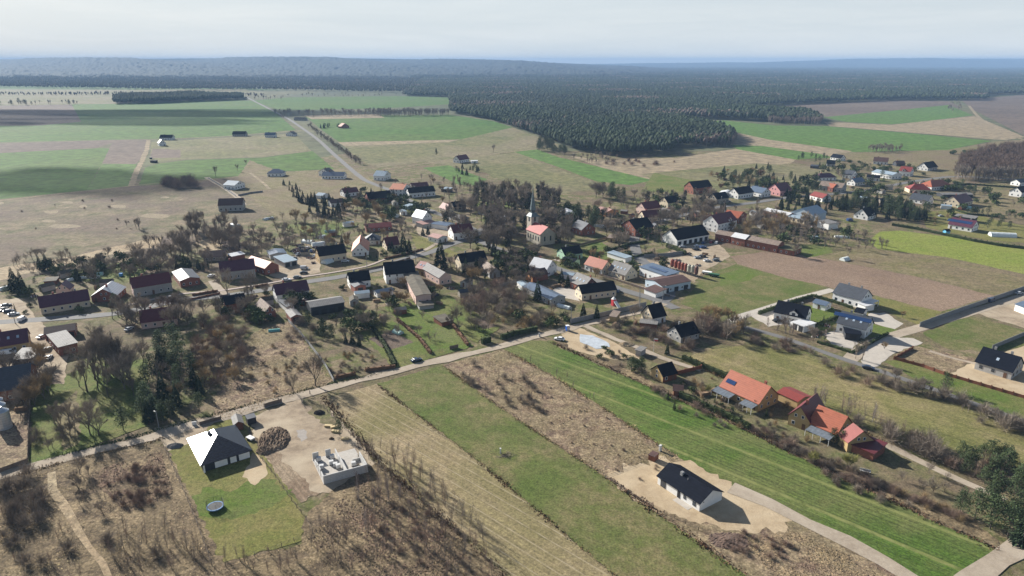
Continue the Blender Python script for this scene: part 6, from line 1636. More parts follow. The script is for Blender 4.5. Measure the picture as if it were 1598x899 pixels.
# ------------------------------------------------------------------ tunnels, tents, containers
m_foil = mat('white_foil', (0.62, 0.66, 0.64), 0.4, 0.1, 1.5)
m_gfoil = mat('green_tinted_foil', (0.35, 0.55, 0.48), 0.4, 0.1, 1.5)
m_teal = mat('teal_foil', (0.12, 0.36, 0.33), 0.4, 0.1, 1.5)
def tunnel(px, py, L, r_, head, m, label, nm='greenhouse', cat='greenhouse'):
    p = G(px, py); o = root(nm, (p.x, p.y, 0), R(head), label, cat); n = 9; vs = []
    for x in np.linspace(-L / 2, L / 2, 5):
        for k in range(n): t = math.pi * k / (n - 1); vs.append((x, math.cos(t) * r_, math.sin(t) * r_ * .95))
    mb = MB(); mb.add(vs, [(j * n + k, j * n + k + 1, (j + 1) * n + k + 1, (j + 1) * n + k) for j in range(4) for k in range(n - 1)] + [tuple(range(n)), tuple(4 * n + k for k in range(n - 1, -1, -1))])
    mb.build('cover', m, o)
    for x in np.linspace(-L / 2, L / 2, 5):
        rb = MB()
        for k in range(n - 1):
            a, b = math.pi * k / (n - 1), math.pi * (k + 1) / (n - 1); q = r_ * 1.015
            rb.tube((x, math.cos(a) * q, math.sin(a) * q * .95), (x, math.cos(b) * q, math.sin(b) * q * .95), .04, .04, 3)
        rb.build('hoop', m_metal, o)
    d = MB(); d.box(L / 2 + .02, L / 2 + .08, -.5, .5, 0, min(1.9, r_ * .85)); d.build('door', m_facade, o)
    FOOT.append((p.x, p.y, R(head), L / 2, r_))
for a in ((621, 520, 4.5, 1.5, -40, m_gfoil, 'pale green foil greenhouse beside the dark vegetable plot'), (428, 517, 4.6, 1.1, 15, m_teal, 'teal foil tunnel standing on the rough grass'),
          (615, 337, 8, 2.0, -30, m_foil, 'white domed greenhouse in the garden left of the pale blue-roofed house'), (367, 353, 7, 2.0, -30, m_foil, 'white foil tunnel among bare trees north of the old barn'),
          (415, 343, 4, 1.6, 60, m_foil, 'white round tent left of a pair beyond the lone barn'), (422, 342, 4, 1.6, 60, m_foil, 'white round tent right of a pair beyond the lone barn'),
          (481, 379, 8, 2.2, -30, m_foil, 'white tent at the back left of the scrap yard'), (497, 383, 8, 2.4, 30, m_foil, 'wide white tent behind the cream black-roofed house'), (502, 371, 5, 1.8, 40, m_foil, 'small white tent behind the wide white tent'),
          (515, 362, 7, 1.5, 15, m_gfoil, 'pale green tunnel left of the salmon-roofed house'), (937, 354, 9, 1.8, -20, m_foil, 'white foil tunnel right of the slate-roofed brick house'), (1564, 369, 15, 2.8, -12, m_foil, 'large white greenhouse on brown soil at the right'),
          (1314, 371, 9, 1.5, -10, m_foil, 'long white foil tunnel left of the yellow-green meadow'), (880, 480, 7, 1.4, -40, m_foil, 'white curved tank-like tunnel below the long blue-grey barn'), (139, 434, 10, 1.2, 8, m_foil, 'long low foil tunnel behind the white-roofed brick barn'),
          (156, 429, 3.4, 1.7, 20, m_gfoil, 'pale green dome tent right of the long low foil tunnel'), (223, 409, 3.2, 1.6, 20, m_gfoil, 'green-white dome tent behind the maroon street house'), (7, 452, 4, 1.8, 60, m_foil, 'white dome tent at the left edge by the spruces'),
          (109, 438, 3, 1.4, 60, m_foil, 'small white tent behind the pink gabled annex'), (511, 410, 6, 2.3, 60, m_foil, 'white arched garage tent before the cream black-roofed house'), (1318, 406, 5, 1.9, 30, m_foil, 'white foil shelter beside the dry meadow'),
          (619, 339, 2.5, 1.2, 0, m_foil, 'tiny white dome beside the white domed greenhouse'), (1272, 371, 3, 1.5, 10, m_gfoil, 'pale green dome tent behind the long brick barn'), (1505, 325, 9, 1.9, -8, m_gfoil, 'green striped play tunnel near the cream maroon villa')):
    tunnel(*a)
def box_thing(nm, cat, px, py, w, d, h, head, m, label, roofm=None, door=True):
    p = G(px, py); o = root(nm, (p.x, p.y, 0), R(head), label, cat)
    mb = MB(); mb.box(-w / 2, w / 2, -d / 2, d / 2, .05, h); mb.build('body', m, o)
    mb = MB(); mb.slab([(-w / 2 - .06, -d / 2 - .06, h + .14), (w / 2 + .06, -d / 2 - .06, h + .14), (w / 2 + .06, d / 2 + .06, h + .14), (-w / 2 - .06, d / 2 + .06, h + .14)], .13); mb.build('lid', roofm or m, o)
    if door: mb = MB(); mb.box(-w * .3, w * .3, -d / 2 - .05, -d / 2 - .01, .1, h * .85); mb.build('door', m_facade, o)
    FOOT.append((p.x, p.y, R(head), w / 2, d / 2))
box_thing('portable_toilet', 'toilet', 885.5, 516, 1.3, 1.3, 2.3, 20, mat('blue_plastic', (0.02, 0.10, 0.42), .4), 'blue portable toilet with white roof at the lane bend', mw)
box_thing('utility_box', 'utility box', 1030, 704, .8, .5, 1.9, 40, m_facade, 'white utility cabinet on the rough grass behind the white bungalow')
box_thing('utility_box', 'utility box', 842, 526, .6, .5, 1.6, 20, m_concpost, 'grey utility post box beside the gravel lane corner')
box_thing('water_tank', 'water tank', 189, 431, 1.6, 1.4, 1.5, 10, mat('bright_blue_plastic', (0.05, 0.25, 0.6), .4), 'bright blue water tank left of the maroon street house', None, False)
box_thing('sign_board', 'sign', 303.5, 664, 1.3, .12, 1.2, 15, mw, 'white notice board beside the gravel lane near the hip-roofed bungalow', None, False)
box_thing('caravan', 'caravan', 1270, 375, 5, 2.3, 2.3, 10, mat('blue_grey_van', (0.22, 0.28, 0.34), .5), 'blue-grey caravan on the grass behind the long brick barn')
box_thing('container', 'container', 1167, 374, 6, 2.4, 2.3, -15, m_facade, 'pale grey container in front of the long brick barn')
for x, y, w, l in ((1103, 428, 5, 'white farm trailer left of the green one on the field track'), (1114, 431.5, 5.5, 'green farm trailer on the grass right of the tank row')):
    p = G(x, y); o = root('farm_trailer', (p.x, p.y, 0), R(-30), l, 'trailer')
    mb = MB(); mb.box(-w / 2, w / 2, -1.1, 1.1, .8, 1.6); mb.build('bed', mat('green_paint', (.03, .11, .05), .5) if 'green' in l[:6] else mw, o)
    for xx in (-1.6, 1.6):
        for yy in (-1, 1): obj('wheel', ME_WH, o, (xx, yy, .4), scale=(1.2, 1.2, 1.2))
p = G(240 + 636 / 4.2, 630 + 238 / 4.2); o = root('car_trailer', (p.x, p.y, 0), R(-35), 'small white trailer on the dirt right of the hip-roofed bungalow', 'trailer')
mb = MB(); mb.box(-1.4, 1.2, -.8, .8, .5, .95); mb.build('bed', mw, o); mb = MB(); mb.box(1.2, 2.5, -.06, .06, .45, .55); mb.build('drawbar', m_darkframe, o)
for yy in (-.9, .9): obj('wheel', ME_WH, o, (-.2, yy, .33))
# red and white play tower of the farm garden
p = G(780 + 1050 / 5.915, 360 + 690 / 5.915); o = root('inflatable_slide', (p.x, p.y, 0), R(30), 'red and white inflatable slide in the garden beside the lower street', 'slide')
mred2 = mat('red_vinyl', (.5, .05, .06), .5); mb = MB(); mb.box(-.9, .9, -.9, .9, 0, 3.2); mb.build('tower', mred2, o)
mb = MB(); mb.slab([(-.8, -4.2, .4), (.8, -4.2, .4), (.8, -.95, 2.6), (-.8, -.95, 2.6)], .35); mb.build('ramp', mw, o); mb = MB(); mb.lathe([(1.2, 3.2), (.1, 4.4)], 8); mb.build('canopy', mw, o)

# ------------------------------------------------------------------ poles, flag, bench
def pole(px, py, h, label, arms=True, m=m_concpost, nm='utility_pole', cat='pole', lamp=False):
    p = G(px, py); o = root(nm, (p.x, p.y, 0), R(rnd.uniform(0, 180)), label, cat, 'poles along streets and lanes')
    mb = MB(); mb.tube((0, 0, -.3), (0, 0, h), .16, .10, 8); mb.build('shaft', m, o)
    mb = MB(); mb.box(-.8, .8, -.06, .06, h - .5, h - .38); mb.build('crossarm', m_darkframe, o)
    if lamp: mb = MB(); mb.box(.8, 1.5, -.13, .13, h - .5, h - .36); mb.build('lamp', m_facade, o)
for x, y, h, l, lp in ((997, 478, 10.5, 'tall concrete pole left of the lower street bend', 0), (998, 485, 9, 'tall pole right at the grey wall by the lane corner house', 0), (649, 410, 9, 'street lamp pole on the green verge before the yellow annex', 1),
                       (891, 507, 8, 'pale pole beside the blue portable toilet', 0), (573, 422, 8, 'lamp pole in the verge before the salmon-roofed house', 1), (716, 372, 8.5, 'pole in front of the white maroon house at the fork', 0),
                       (248, 668, 6, 'thin lamp pole at the lane under the pines', 1), (1520, 282, 8, 'lamp pole below the brown wood', 1), (1570, 284, 8, 'rightmost lamp pole below the brown wood', 1), (1034, 470, 8, 'lamp pole at the corner of the dark brown workshop', 1),
                       (24, 505, 8, 'wooden pole at the far left of the street', 0), (902, 354, 8, 'slim pole behind the slate-roofed brick house', 0), (1125, 322, 8, 'lamp pole on the farm street', 1), (1400, 290, 8, 'lamp pole on the curved road in the upper right', 1)):
    pole(x, y, h, l, lamp=bool(lp))
p = G(1019.5, 550); o = root('flagpole', (p.x, p.y, 0), R(-20), 'flagpole with white and red flag beside the narrow lane', 'flagpole')
mb = MB(); mb.tube((0, 0, 0), (0, 0, 6.2), .06, .04, 6); mb.build('pole', mw, o)
f = MB(); f.box(.05, 1.5, -.02, .02, 5.55, 6.1); f.build('flag', mw, o); f = MB(); f.box(.05, 1.5, -.02, .02, 4.98, 5.54); f.build('flag', mred2, o)
p = G(1150 + 693 / 3.47, 640 + 338 / 3.47); o = root('garden_bench', (p.x, p.y, 0), R(-25), 'pale wooden garden bench on the lawn below the dark red carport', 'bench')
mb = MB(); mb.box(-1.4, 1.4, -.3, .3, .42, .5); mb.build('seat', m_facade, o); mb = MB(); mb.box(-1.4, 1.4, .3, .36, .5, 1.0); mb.build('backrest', m_facade, o)
for x in (-1.1, 1.1): mb = MB(); mb.box(x - .06, x + .06, -.25, .3, 0, .42); mb.build('leg', m_facade, o)
# people on the lane
m_skin = mat('skin', (.45, .27, .2), .7); m_cloth = mat('dark_clothes', (.03, .035, .05), .9)
def person(px, py, head, label):
    """one continuous skinned body: pelvis, legs mid-stride, spine, arms, head"""
    p = G(px, py)
    V = [(0, 0, .92), (0, 0, 1.2), (0, 0, 1.42), (0, 0, 1.52), (.01, 0, 1.64), (.02, 0, 1.74), (0, .1, .88), (.14, .11, .5), (.05, .11, .08), (.2, .12, .04), (0, -.1, .88), (-.08, -.11, .5), (-.3, -.11, .1), (-.18, -.12, .05),
         (0, .19, 1.4), (-.08, .25, 1.12), (.05, .24, .86), (.07, .24, .76), (0, -.19, 1.4), (.06, -.25, 1.12), (.2, -.22, .9), (.23, -.22, .81)]
    Rr = [.15, .15, .16, .06, .1, .08, .1, .07, .05, .035, .1, .07, .05, .035, .07, .05, .04, .035, .07, .05, .04, .035]
    E_ = [(0, 1), (1, 2), (2, 3), (3, 4), (4, 5), (0, 6), (6, 7), (7, 8), (8, 9), (0, 10), (10, 11), (11, 12), (12, 13), (2, 14), (14, 15), (15, 16), (16, 17), (2, 18), (18, 19), (19, 20), (20, 21)]
    me = bpy.data.meshes.new('person'); me.from_pydata(V, E_, []); me.materials.append(m_cloth)
    o = obj('person', me, None, (p.x, p.y, 0.02), R(head)); md = o.modifiers.new('skin', 'SKIN')
    for i, r_ in enumerate(Rr): me.skin_vertices[0].data[i].radius = (r_, r_)
    me.skin_vertices[0].data[0].use_root = True
    o.modifiers.new('sub', 'SUBSURF').levels = 1
    tag(o, label, 'person')
person_ok = True
person(484, 616, 200, 'walking person in dark clothes on the gravel lane under the bare tree')
person(435, 627, 20, 'standing person in dark clothes beside the wooden gate on the lane')

# ------------------------------------------------------------------ fences and walls
def fence(pix, h, kind, label, step=None, nm=None):
    pts = [Vector(G(*p)[:2]) for p in pix]
    nm = nm or {'concrete': 'concrete_wall', 'wire': 'wire_fence', 'wood': 'wooden_fence', 'brick': 'brick_fence', 'green': 'green_fence'}[kind]
    m = {'concrete': m_concpost, 'wire': m_wood, 'wood': m_wood, 'brick': WALL['wood'], 'green': m_gfoil}[kind]
    o = root(nm, (pts[0].x, pts[0].y, 0), 0, label, 'wall' if kind == 'concrete' else 'fence')
    step = step or {'concrete': 4.0, 'wire': 3.0, 'wood': 2.5, 'brick': 3.0, 'green': 3.0}[kind]
    solid = MB(); npost = 0
    pm = MB(); pw = {'concrete': .1, 'brick': .2}.get(kind, .06); pm.box(-pw, pw, -pw, pw, -.2, h + (.08 if kind != 'wire' else 0)); me = pm.data('post', m_bark if kind == 'wire' else m)
    for a, b in zip(pts, pts[1:]):
        a = a - pts[0]; b = b - pts[0]; d = b - a; L = d.length; d.normalize(); nn = Vector((-d.y, d.x)) * {'concrete': .06, 'wood': .03, 'brick': .08, 'green': .02, 'wire': .012}[kind]
        zs = [(0.0, h)] if kind in ('concrete', 'green', 'brick') else ([(.15, h * .9)] if kind == 'wood' else [(h * .33, h * .33 + .04), (h * .62, h * .62 + .04), (h * .93, h * .93 + .04)])
        hh = h * (.85 if kind == 'brick' else 1)
        for z0, z1 in zs:
            z1 = min(z1, hh)
            q = [a - nn, b - nn, b + nn, a + nn]
            solid.add([(v.x, v.y, z0) for v in q] + [(v.x, v.y, z1) for v in q], [(0, 3, 2, 1), (4, 5, 6, 7), (0, 1, 5, 4), (1, 2, 6, 5), (2, 3, 7, 6), (3, 0, 4, 7)])
        k = max(1, int(L / step))
        for i in range(k + 1):
            if npost > 95: break
            c = a.lerp(b, i / k); npost += 1
            obj('post', me, o, (c.x, c.y, 0), math.atan2(d.y, d.x))
    solid.build({'wire': 'wires', 'wood': 'boards', 'concrete': 'wall_panels', 'brick': 'fence_panels', 'green': 'mesh_panels'}[kind], m, o)
fence([(1435, 510), (1500, 486), (1556, 467), (1640, 438)], 2.2, 'concrete', 'long grey concrete wall along the drive at the right')
fence([(890, 505), (940, 494), (1008, 478)], 2.2, 'concrete', 'grey concrete slab wall between gardens and the lane')
fence([(1548, 545), (1598, 524), (1660, 500)], 1.9, 'concrete', 'dark concrete wall at the right edge behind the house shell')
fence([(1395, 561), (1440, 573), (1473, 585), (1530, 602), (1598, 622), (1680, 646)], 1.4, 'brick', 'reddish brown panel fence below the house shell')
fence([(1395, 561), (1424, 545)], 1.3, 'brick', 'short reddish fence piece beside the concrete junction')
fence([(1056, 585), (1094, 576)], 1.8, 'brick', 'reddish brown board fence above the garden of the orange-roofed house')
fence([(1005, 402), (1040, 400), (1070, 396)], 2.0, 'concrete', 'dark block wall above the row of tanks')
fence([(860, 378), (905, 384), (950, 372)], 1.6, 'wood', 'dark wooden fence between church and mint green house')
fence([(450, 502), (470, 523), (490, 548), (508, 572), (521, 596)], 1.4, 'concrete', 'pale concrete plinth fence between two rough gardens')
fence([(48, 620), (46, 660), (44, 722), (0, 738)], 1.6, 'wood', 'dark board fence right of the steel silos')
fence([(632, 567), (665, 557), (702, 546)], 1.4, 'wire', 'dark wire fence behind the dark blue car')
fence([(702, 546), (715, 543)], 1.8, 'wood', 'grey board gate in the hedge by the lane')
fence([(413, 636), (440, 628)], 1.6, 'wood', 'old wooden gate leaves at the building plot entrance')
fence([(312, 664), (345, 655)], 1.4, 'wood', 'brown wooden fence piece above the hip-roofed bungalow')
fence([(345, 652), (375, 645), (412, 636)], 1.3, 'wire', 'post and wire fence between lane and black container')
fence([(252, 680), (256, 700), (272, 735), (290, 775), (305, 812), (322, 858), (330, 882)], 1.6, 'wire', 'leaning post and wire fence left of the trampoline lawn')
fence([(404, 712), (430, 745), (455, 782), (478, 812), (488, 832)], 1.4, 'wire', 'post and wire fence between lawn and building plot')
fence([(500, 632), (530, 663), (560, 690), (590, 715)], 1.5, 'wire', 'post and wire fence between building plot and fallow strip')
fence([(352, 884), (420, 862), (478, 838)], 1.3, 'wire', 'post and wire fence at the bottom of the trampoline lawn')
fence([(945, 745), (980, 770), (1020, 793), (1070, 818), (1110, 838)], 1.0, 'wire', 'low fence with dry weeds along the sandy plot')
fence([(942, 742), (985, 726), (1015, 714)], 1.0, 'wire', 'low fence at the upper end of the sandy plot')
fence([(120, 433), (180, 417), (215, 409)], 1.6, 'wood', 'dark garden fence behind the foil tunnels at the left')
fence([(284, 474), (300, 468), (343, 459)], 1.1, 'brick', 'low reddish fence before the wide brick hall')
fence([(640, 404), (600, 416), (560, 424)], 1.2, 'wood', 'dark fence before the salmon-roofed house')
fence([(930, 428), (980, 444), (1030, 460), (1045, 464)], 1.3, 'wood', 'dark fence along the lower street before the steep grey roof')
fence([(780, 448), (800, 442), (815, 436)], 1.5, 'concrete', 'pale wall left of the long blue-grey barn')
fence([(845, 382), (830, 388), (800, 392)], 1.2, 'concrete', 'stone churchyard wall below the church')
fence([(372, 306), (392, 302), (410, 300)], 1.4, 'concrete', 'grey wall of the fenced plot beside the unfinished house')
fence([(325, 279), (345, 291), (368, 307)], 1.5, 'concrete', 'long pale wall along the track to the unfinished house')
fence([(160, 650 + 0), (150, 660)], 1.0, 'wire', 'short wire fence piece under the bare trees at the left') if False else None
fence([(700, 375), (680, 384), (652, 372)], 1.2, 'wire', 'wire fence around the dry lawn below the pale garage')
fence([(1184, 493), (1130, 502)], 1.0, 'wire', 'wire fence along the concrete drive') if False else None

# ------------------------------------------------------------------ clipped hedges
def hedge(pix, h, w, label, m=None, dens=30):
    g = random.Random(len(pix) + int(h * 10)); pts = [Vector(G(*p)[:2]) for p in pix]; mb = MB()
    for a, b in zip(pts, pts[1:]):
        L = (b - a).length; d = (b - a).normalized(); nn = Vector((-d.y, d.x)); n = int(L * dens * h / 2)
        q = [a - nn * w * .28, b - nn * w * .28, b + nn * w * .28, a + nn * w * .28]
        mb.add([(v.x, v.y, 0) for v in q] + [(v.x, v.y, h * .8) for v in q], [(4, 5, 6, 7), (0, 1, 5, 4), (1, 2, 6, 5), (2, 3, 7, 6), (3, 0, 4, 7)])
        for _ in range(n):
            t = g.uniform(0, L); lump = .82 + .2 * math.sin(t * 2.1) + .12 * math.sin(t * 5.3 + 1)
            u = g.uniform(-1, 1); z = h * lump * g.random() ** .7
            c = a + d * t + nn * (w * .5 * u * (1 if z < h * .7 else .7))
            o_ = Vector((c.x, c.y, z)); A = Vector((g.gauss(0, 1), g.gauss(0, 1), g.gauss(0, 1))).normalized() * .28; B = Vector((g.gauss(0, 1), g.gauss(0, 1), g.gauss(0, 1))).normalized() * .25
            mb.add([o_ - A, o_ + B, o_ + A, o_ - B], [(0, 1, 2, 3)])
    o = mb.build('hedge', m or m_thuja); tag(o, label, 'hedge')
hedge([(1060, 620), (1100, 637), (1140, 655), (1170, 671)], 2.6, 1.6, 'tall dark thuja hedge between crop field and orange-roofed house')
hedge([(1065, 561), (1100, 576), (1138, 592)], 2.4, 2.2, 'dark hedge above the stubble field corner')
hedge([(782, 530), (800, 524), (838, 516)], 2.6, 2.0, 'trimmed evergreen hedge along the lane before the bend')
hedge([(752, 537), (765, 533)], 3.0, 2.5, 'dark evergreen hedge block at the lane')
hedge([(700, 500), (715, 520), (730, 540)], 1.6, 1.6, 'thin brown hedge between two lawns', m_dryleaf)
hedge([(620, 500), (655, 530), (672, 553)], 1.6, 1.6, 'brown hedge right of the vegetable plot', m_dryleaf)
hedge([(578, 508), (600, 540), (616, 572)], 1.8, 2.0, 'dark shaggy hedge left of the vegetable plot')
hedge([(523, 592), (555, 585)], 1.6, 1.4, 'brown hedge behind the big bare tree on the lane', m_dryleaf)
hedge([(570, 580), (617, 574)], 1.6, 1.4, 'brown hedge along the lane right of the gap', m_dryleaf)
hedge([(1392, 352), (1430, 358), (1467, 366), (1520, 377), (1560, 384), (1620, 391)], 2.0, 2.2, 'long dark hedge above the yellow-green meadow')
hedge([(1040, 386), (1055, 391), (1070, 398)], 3.0, 2.0, 'tall dark hedge before the white stable')
hedge([(1184, 491), (1210, 482), (1240, 472), (1268, 464)], 2.0, 1.6, 'dark hedge between concrete drive and modern houses')
hedge([(1270, 463), (1300, 472), (1330, 482)], 1.6, 1.4, 'dark hedge below the large grey-roofed modern house')
hedge([(1262, 515), (1290, 503), (1312, 494)], 1.8, 1.6, 'dark hedge left of the solar band house')
hedge([(1275, 535), (1300, 542), (1330, 552), (1385, 522)], 1.3, 1.3, 'low dark hedge around the solar band house')
hedge([(300, 462), (320, 458), (340, 455)], 1.2, 1.2, 'brown hedge before the wide brick hall', m_dryleaf)
hedge([(600, 405), (640, 396), (660, 390)], 1.4, 1.4, 'brown hedge before the cream maroon-roofed house', m_dryleaf)
hedge([(398, 449), (418, 445)], 1.4, 1.4, 'brown hedge before the tall grey house', m_dryleaf)
hedge([(700, 337), (712, 342)], 2.2, 1.8, 'trimmed hedge before the faded pink-roofed house')
hedge([(1440, 298), (1480, 291), (1510, 288), (1590, 294)], 1.6, 1.8, 'low dark hedge along the road below the brown wood')
hedge([(1480, 325), (1510, 335), (1560, 340)], 1.6, 1.8, 'dark hedge behind the greenhouse parcels')
hedge([(1018, 395), (990, 402), (965, 395)], 1.2, 1.2, 'garden hedge behind the steep grey-roofed house')
hedge([(950, 392), (985, 382), (1010, 378)], 1.8, 1.6, 'dark hedge below the big red brick house')

def verge(pix, label, m, h=.45, w=1.0, dens=26):
    g = random.Random(len(pix)); pts = [Vector(G(*p)[:2]) for p in pix]; mb = MB()
    for a, b in zip(pts, pts[1:]):
        L = (b - a).length; d = (b - a).normalized(); nn = Vector((-d.y, d.x))
        for _ in range(int(L * dens * .5)):
            t = g.uniform(0, L); c = a + d * t + nn * g.gauss(0, w * .5); k = .4 + .6 * abs(math.sin(t * .13) * math.sin(t * .041 + 1))
            z = h * k * g.uniform(.5, 1.4); s = Vector((g.gauss(0, 1), g.gauss(0, 1), 0)).normalized() * .22
            mb.add([(c.x - s.x, c.y - s.y, 0), (c.x + s.x, c.y + s.y, 0), (c.x + g.gauss(0, .2), c.y + g.gauss(0, .2), z)], [(0, 1, 2)])
    tag(mb.build('weed_verge', m), label, 'weeds', kind='stuff')
verge([(588, 600), (740, 715), (960, 899), (1040, 965)], 'weeds along the edge of fallow and olive strips', m_dryleaf)
verge([(690, 571), (800, 650), (945, 745)], 'weeds between olive strip and rough strip', m_twigtan)
verge([(945, 745), (1165, 899), (1240, 955)], 'dark weeds along the lower edge of the sandy plot', m_dryleaf, .7, 1.4)
verge([(790, 548), (862, 587), (960, 650), (1055, 712)], 'weeds along the left edge of the green crop', m_twigtan, .5, 1.2)
verge([(860, 534), (1000, 597), (1150, 664), (1330, 754), (1560, 859)], 'weeds along the right edge of the green crop', m_dryleaf, .6, 1.4)
verge([(503, 618), (552, 672), (592, 722), (790, 899)], 'weeds along the left edge of the fallow strip', m_dryleaf, .7, 1.6)
verge([(0, 748), (100, 721), (200, 698), (256, 684)], 'dry weeds along the lower side of the gravel lane', m_twigtan, .5, 1.4)
verge([(60, 720), (200, 684), (300, 656), (420, 624), (500, 603), (620, 577)], 'weeds along the upper side of the gravel lane', m_green, .5, 1.2)
verge([(1080, 562), (1130, 590), (1240, 628), (1380, 690)], 'dry weeds along the lower edge of the stubble', m_twigtan, .8, 2.0)

# ------------------------------------------------------------------ building plot: block foundation walls
def plot():
    g0 = [K('V', 1115, 530), K('V', 1405, 450), K('V', 1315, 350), K('V', 985, 370)]
    A, B, C_, D_ = [Vector(G(*p)[:2]) for p in g0]
    D_ = Vector(G(*K('V', 985, 385))[:2]); C_ = B + (D_ - A)
    base = A; r = root('unfinished_walls', (A.x, A.y, 0), 0, 'unfinished house walls of grey concrete blocks without roof on the building plot', 'building')
    a = math.atan2((B - A).y, (B - A).x); L = (B - A).length; W_ = (D_ - A).length
    FOOT.append((A.x + (B - A).x / 2 + (D_ - A).x / 2, A.y + (B - A).y / 2 + (D_ - A).y / 2, a, L / 2 + .5, W_ / 2 + .5))
    anchor((*((A + C_) / 2), 1), 'the unfinished block walls')
    r.rotation_euler = (0, 0, a)
    ux = Vector((math.cos(a), math.sin(a))); uy = Vector((-math.sin(a), math.cos(a)))
    if (D_ - A).dot(uy) < 0: W_ = -W_
    dx = (D_ - A).dot(ux)
    m = mat('raw_concrete_blocks', (.50, .49, .47), .95, .18, 1.5, lines=(.5, 2)); h = 2.4
    mb = MB(); mb.box(-.1, L + .1, -.1, W_ + .1, -.1, .18); sl = mb.build('floor_slab', mat('raw_slab', (.40, .37, .33), .95, .15, 1), r)
    def w(x0, y0, x1, y1, hh=h):
        mb = MB(); mb.box(min(x0, x1), max(x0, x1) , min(y0, y1), max(y0, y1), .18, .18 + hh); mb.build('block_wall', m, r)
    t = .3
    w(0, 0, L, t); w(L - t, t, L, W_ * .55); w(0, t, t, W_ * .22, 2.2); w(0, W_ * .27, t, W_ * .42); w(0, W_ * .48, t, W_ * .60, 2.2); w(0, W_ * .66, t, W_ * .78, 1.6)
    w(L * .52, t, L * .52 + .25, W_ * .55); w(L * .52, W_ * .6, L * .52 + .25, W_ * .95, 2.0); w(0, W_ * .94, L * .14, W_ * .94 + t); w(L * .3, W_ * .94, L * .42, W_ * .94 + t); w(L * .8, W_ * .5, L - t, W_ * .5 + t, .8)
    return r, L, W_, ux, uy, A
r, L, W_, ux, uy, A = plot()
def at_plot(u, v):
    p = A + ux * (u * L) + uy * (v * W_); return p
m_pal = mat('pallet_blocks', (.58, .58, .57), .9, .12, 2, lines=(.3, 2))
pm = MB(); pm.box(-.6, .6, -.5, .5, .15, 1.25); ME_ST = pm.data('block_stack', m_pal); pm = MB(); pm.box(-.62, .62, -.52, .52, 0, .13); ME_PL = pm.data('pallet', m_wood)
for i, (u, v, l) in enumerate(((.34, .62, 'upper left of the inner rooms'), (.40, .5, 'in the middle of the inner rooms'), (.44, .42, 'lower middle of the inner rooms'), (.10, .56, 'by the left wall'), (.78, .36, 'alone in the right room'), (.12, .88, 'at the top left corner'), (.42, .84, 'at the top between doorways'))):
    p = at_plot(u, v); o = root('block_pallet', (p.x, p.y, .2), R(rnd.uniform(10, 40)), f'stack of white blocks {l} of the unfinished walls', 'pallet', 'block pallets inside the unfinished walls')
    obj('stack', ME_ST, o); obj('pallet', ME_PL, o)
def mound(px, py, rx, ry, h, m, label, nm='dirt_pile', cat='dirt pile', seed=1, head=0):
    g = random.Random(seed); p = G(px, py); n = 26; vs = []; fs = []
    for i in range(n + 1):
        for j in range(n + 1):
            x = -1 + 2 * i / n; y = -1 + 2 * j / n; q = math.hypot(x, y)
            z = max(0, 1 - q) ** .7 * h * (1 + .35 * math.sin(x * 5 + seed) * math.cos(y * 4)) + (g.uniform(-.16, .22) * h if q < .95 else 0)
            vs.append((x * rx, y * ry, (z if q < 1 else -.15)))
    for i in range(n):
        for j in range(n): k = i * (n + 1) + j; fs.append((k, k + n + 1, k + n + 2, k + 1))
    o = obj(nm, meshdata(nm, vs, fs, m), None, (p.x, p.y, 0), R(head)); tag(o, label, cat); FOOT.append((p.x, p.y, 0, rx * .7, ry * .7))
m_soil = ground('dug_soil', (.20, .145, .10), (.13, .09, .065), (.24, .18, .125), .1, .6, 3, bump=1.0)
mound(240 + 790 / 4.2, 630 + 235 / 4.2, 4.8, 7.8, 1.6, m_soil, 'big heap of brown dug soil between bungalow and unfinished walls', seed=3, head=20)
mound(240 + 735 / 4.2, 630 + 305 / 4.2, 3.0, 3.0, 1.2, m_soil, 'smaller soil heap at the foot of the big heap', seed=4)
mound(240 + 1085 / 4.2, 630 + 62 / 4.2, 1.9, 1.6, 1.0, mat('black_debris', (.04, .035, .03), .9, .3, 2), 'dark debris pile near the plot entrance', seed=5, nm='debris_pile', cat='pile')
mound(240 + 140 / 4.2, 630 + 280 / 4.2, 2.6, 1.8, .9, mat('grey_gravel', (.20, .19, .18), .95, .3, 3), 'grey gravel heap left of the hip-roofed bungalow', seed=6, nm='gravel_pile', cat='gravel pile')
mound(240 + 1165 / 4.2, 630 + 232 / 4.2, .9, .7, .6, m_soil, 'small round soil heap above the unfinished walls', seed=7)
mound(780 + 1430 / 3.995, 640 + 815 / 3.995, 5.5, 3.5, .4, mat('brushwood', (.12, .08, .06), .95, .4, 2.0), 'heap of brown brushwood below the white bungalow', seed=8, nm='brushwood_pile', cat='pile')
mound(978, 538, 3.5, 2.2, 1.0, m_sand, 'sand heap beside the pond foil plot', seed=9, nm='sand_pile', cat='sand pile')
for i, (x, y) in enumerate(((1145, 152), (1185, 158), (1190, 188), (1255, 235))):
    p = G(*K('V', x, y)); o = root('timber_stack', (p.x, p.y, 0), R(rnd.uniform(-30, 40)), f'pale stack of timber boards, {["first", "second", "third", "last"][i]} from the top along the plot fence', 'timber')
    for k in range(3): mb = MB(); mb.box(-1.2, 1.2, -.5 + k * .02, .5, .1 + k * .2, .27 + k * .2); mb.build('board_layer', mat('fresh_timber', (.52, .40, .22), .8, .15, 2), o)
# pond foil plot
p = G(620 + 1545 / 4.994, 450 + 410 / 4.994)
sheet('foil_cover', [(905, 522), (925, 524), (950, 536), (952, 542), (930, 545), (905, 534)], mat('white_blue_foil', (.42, .45, .48), .4, .25, .5), kind='structure')
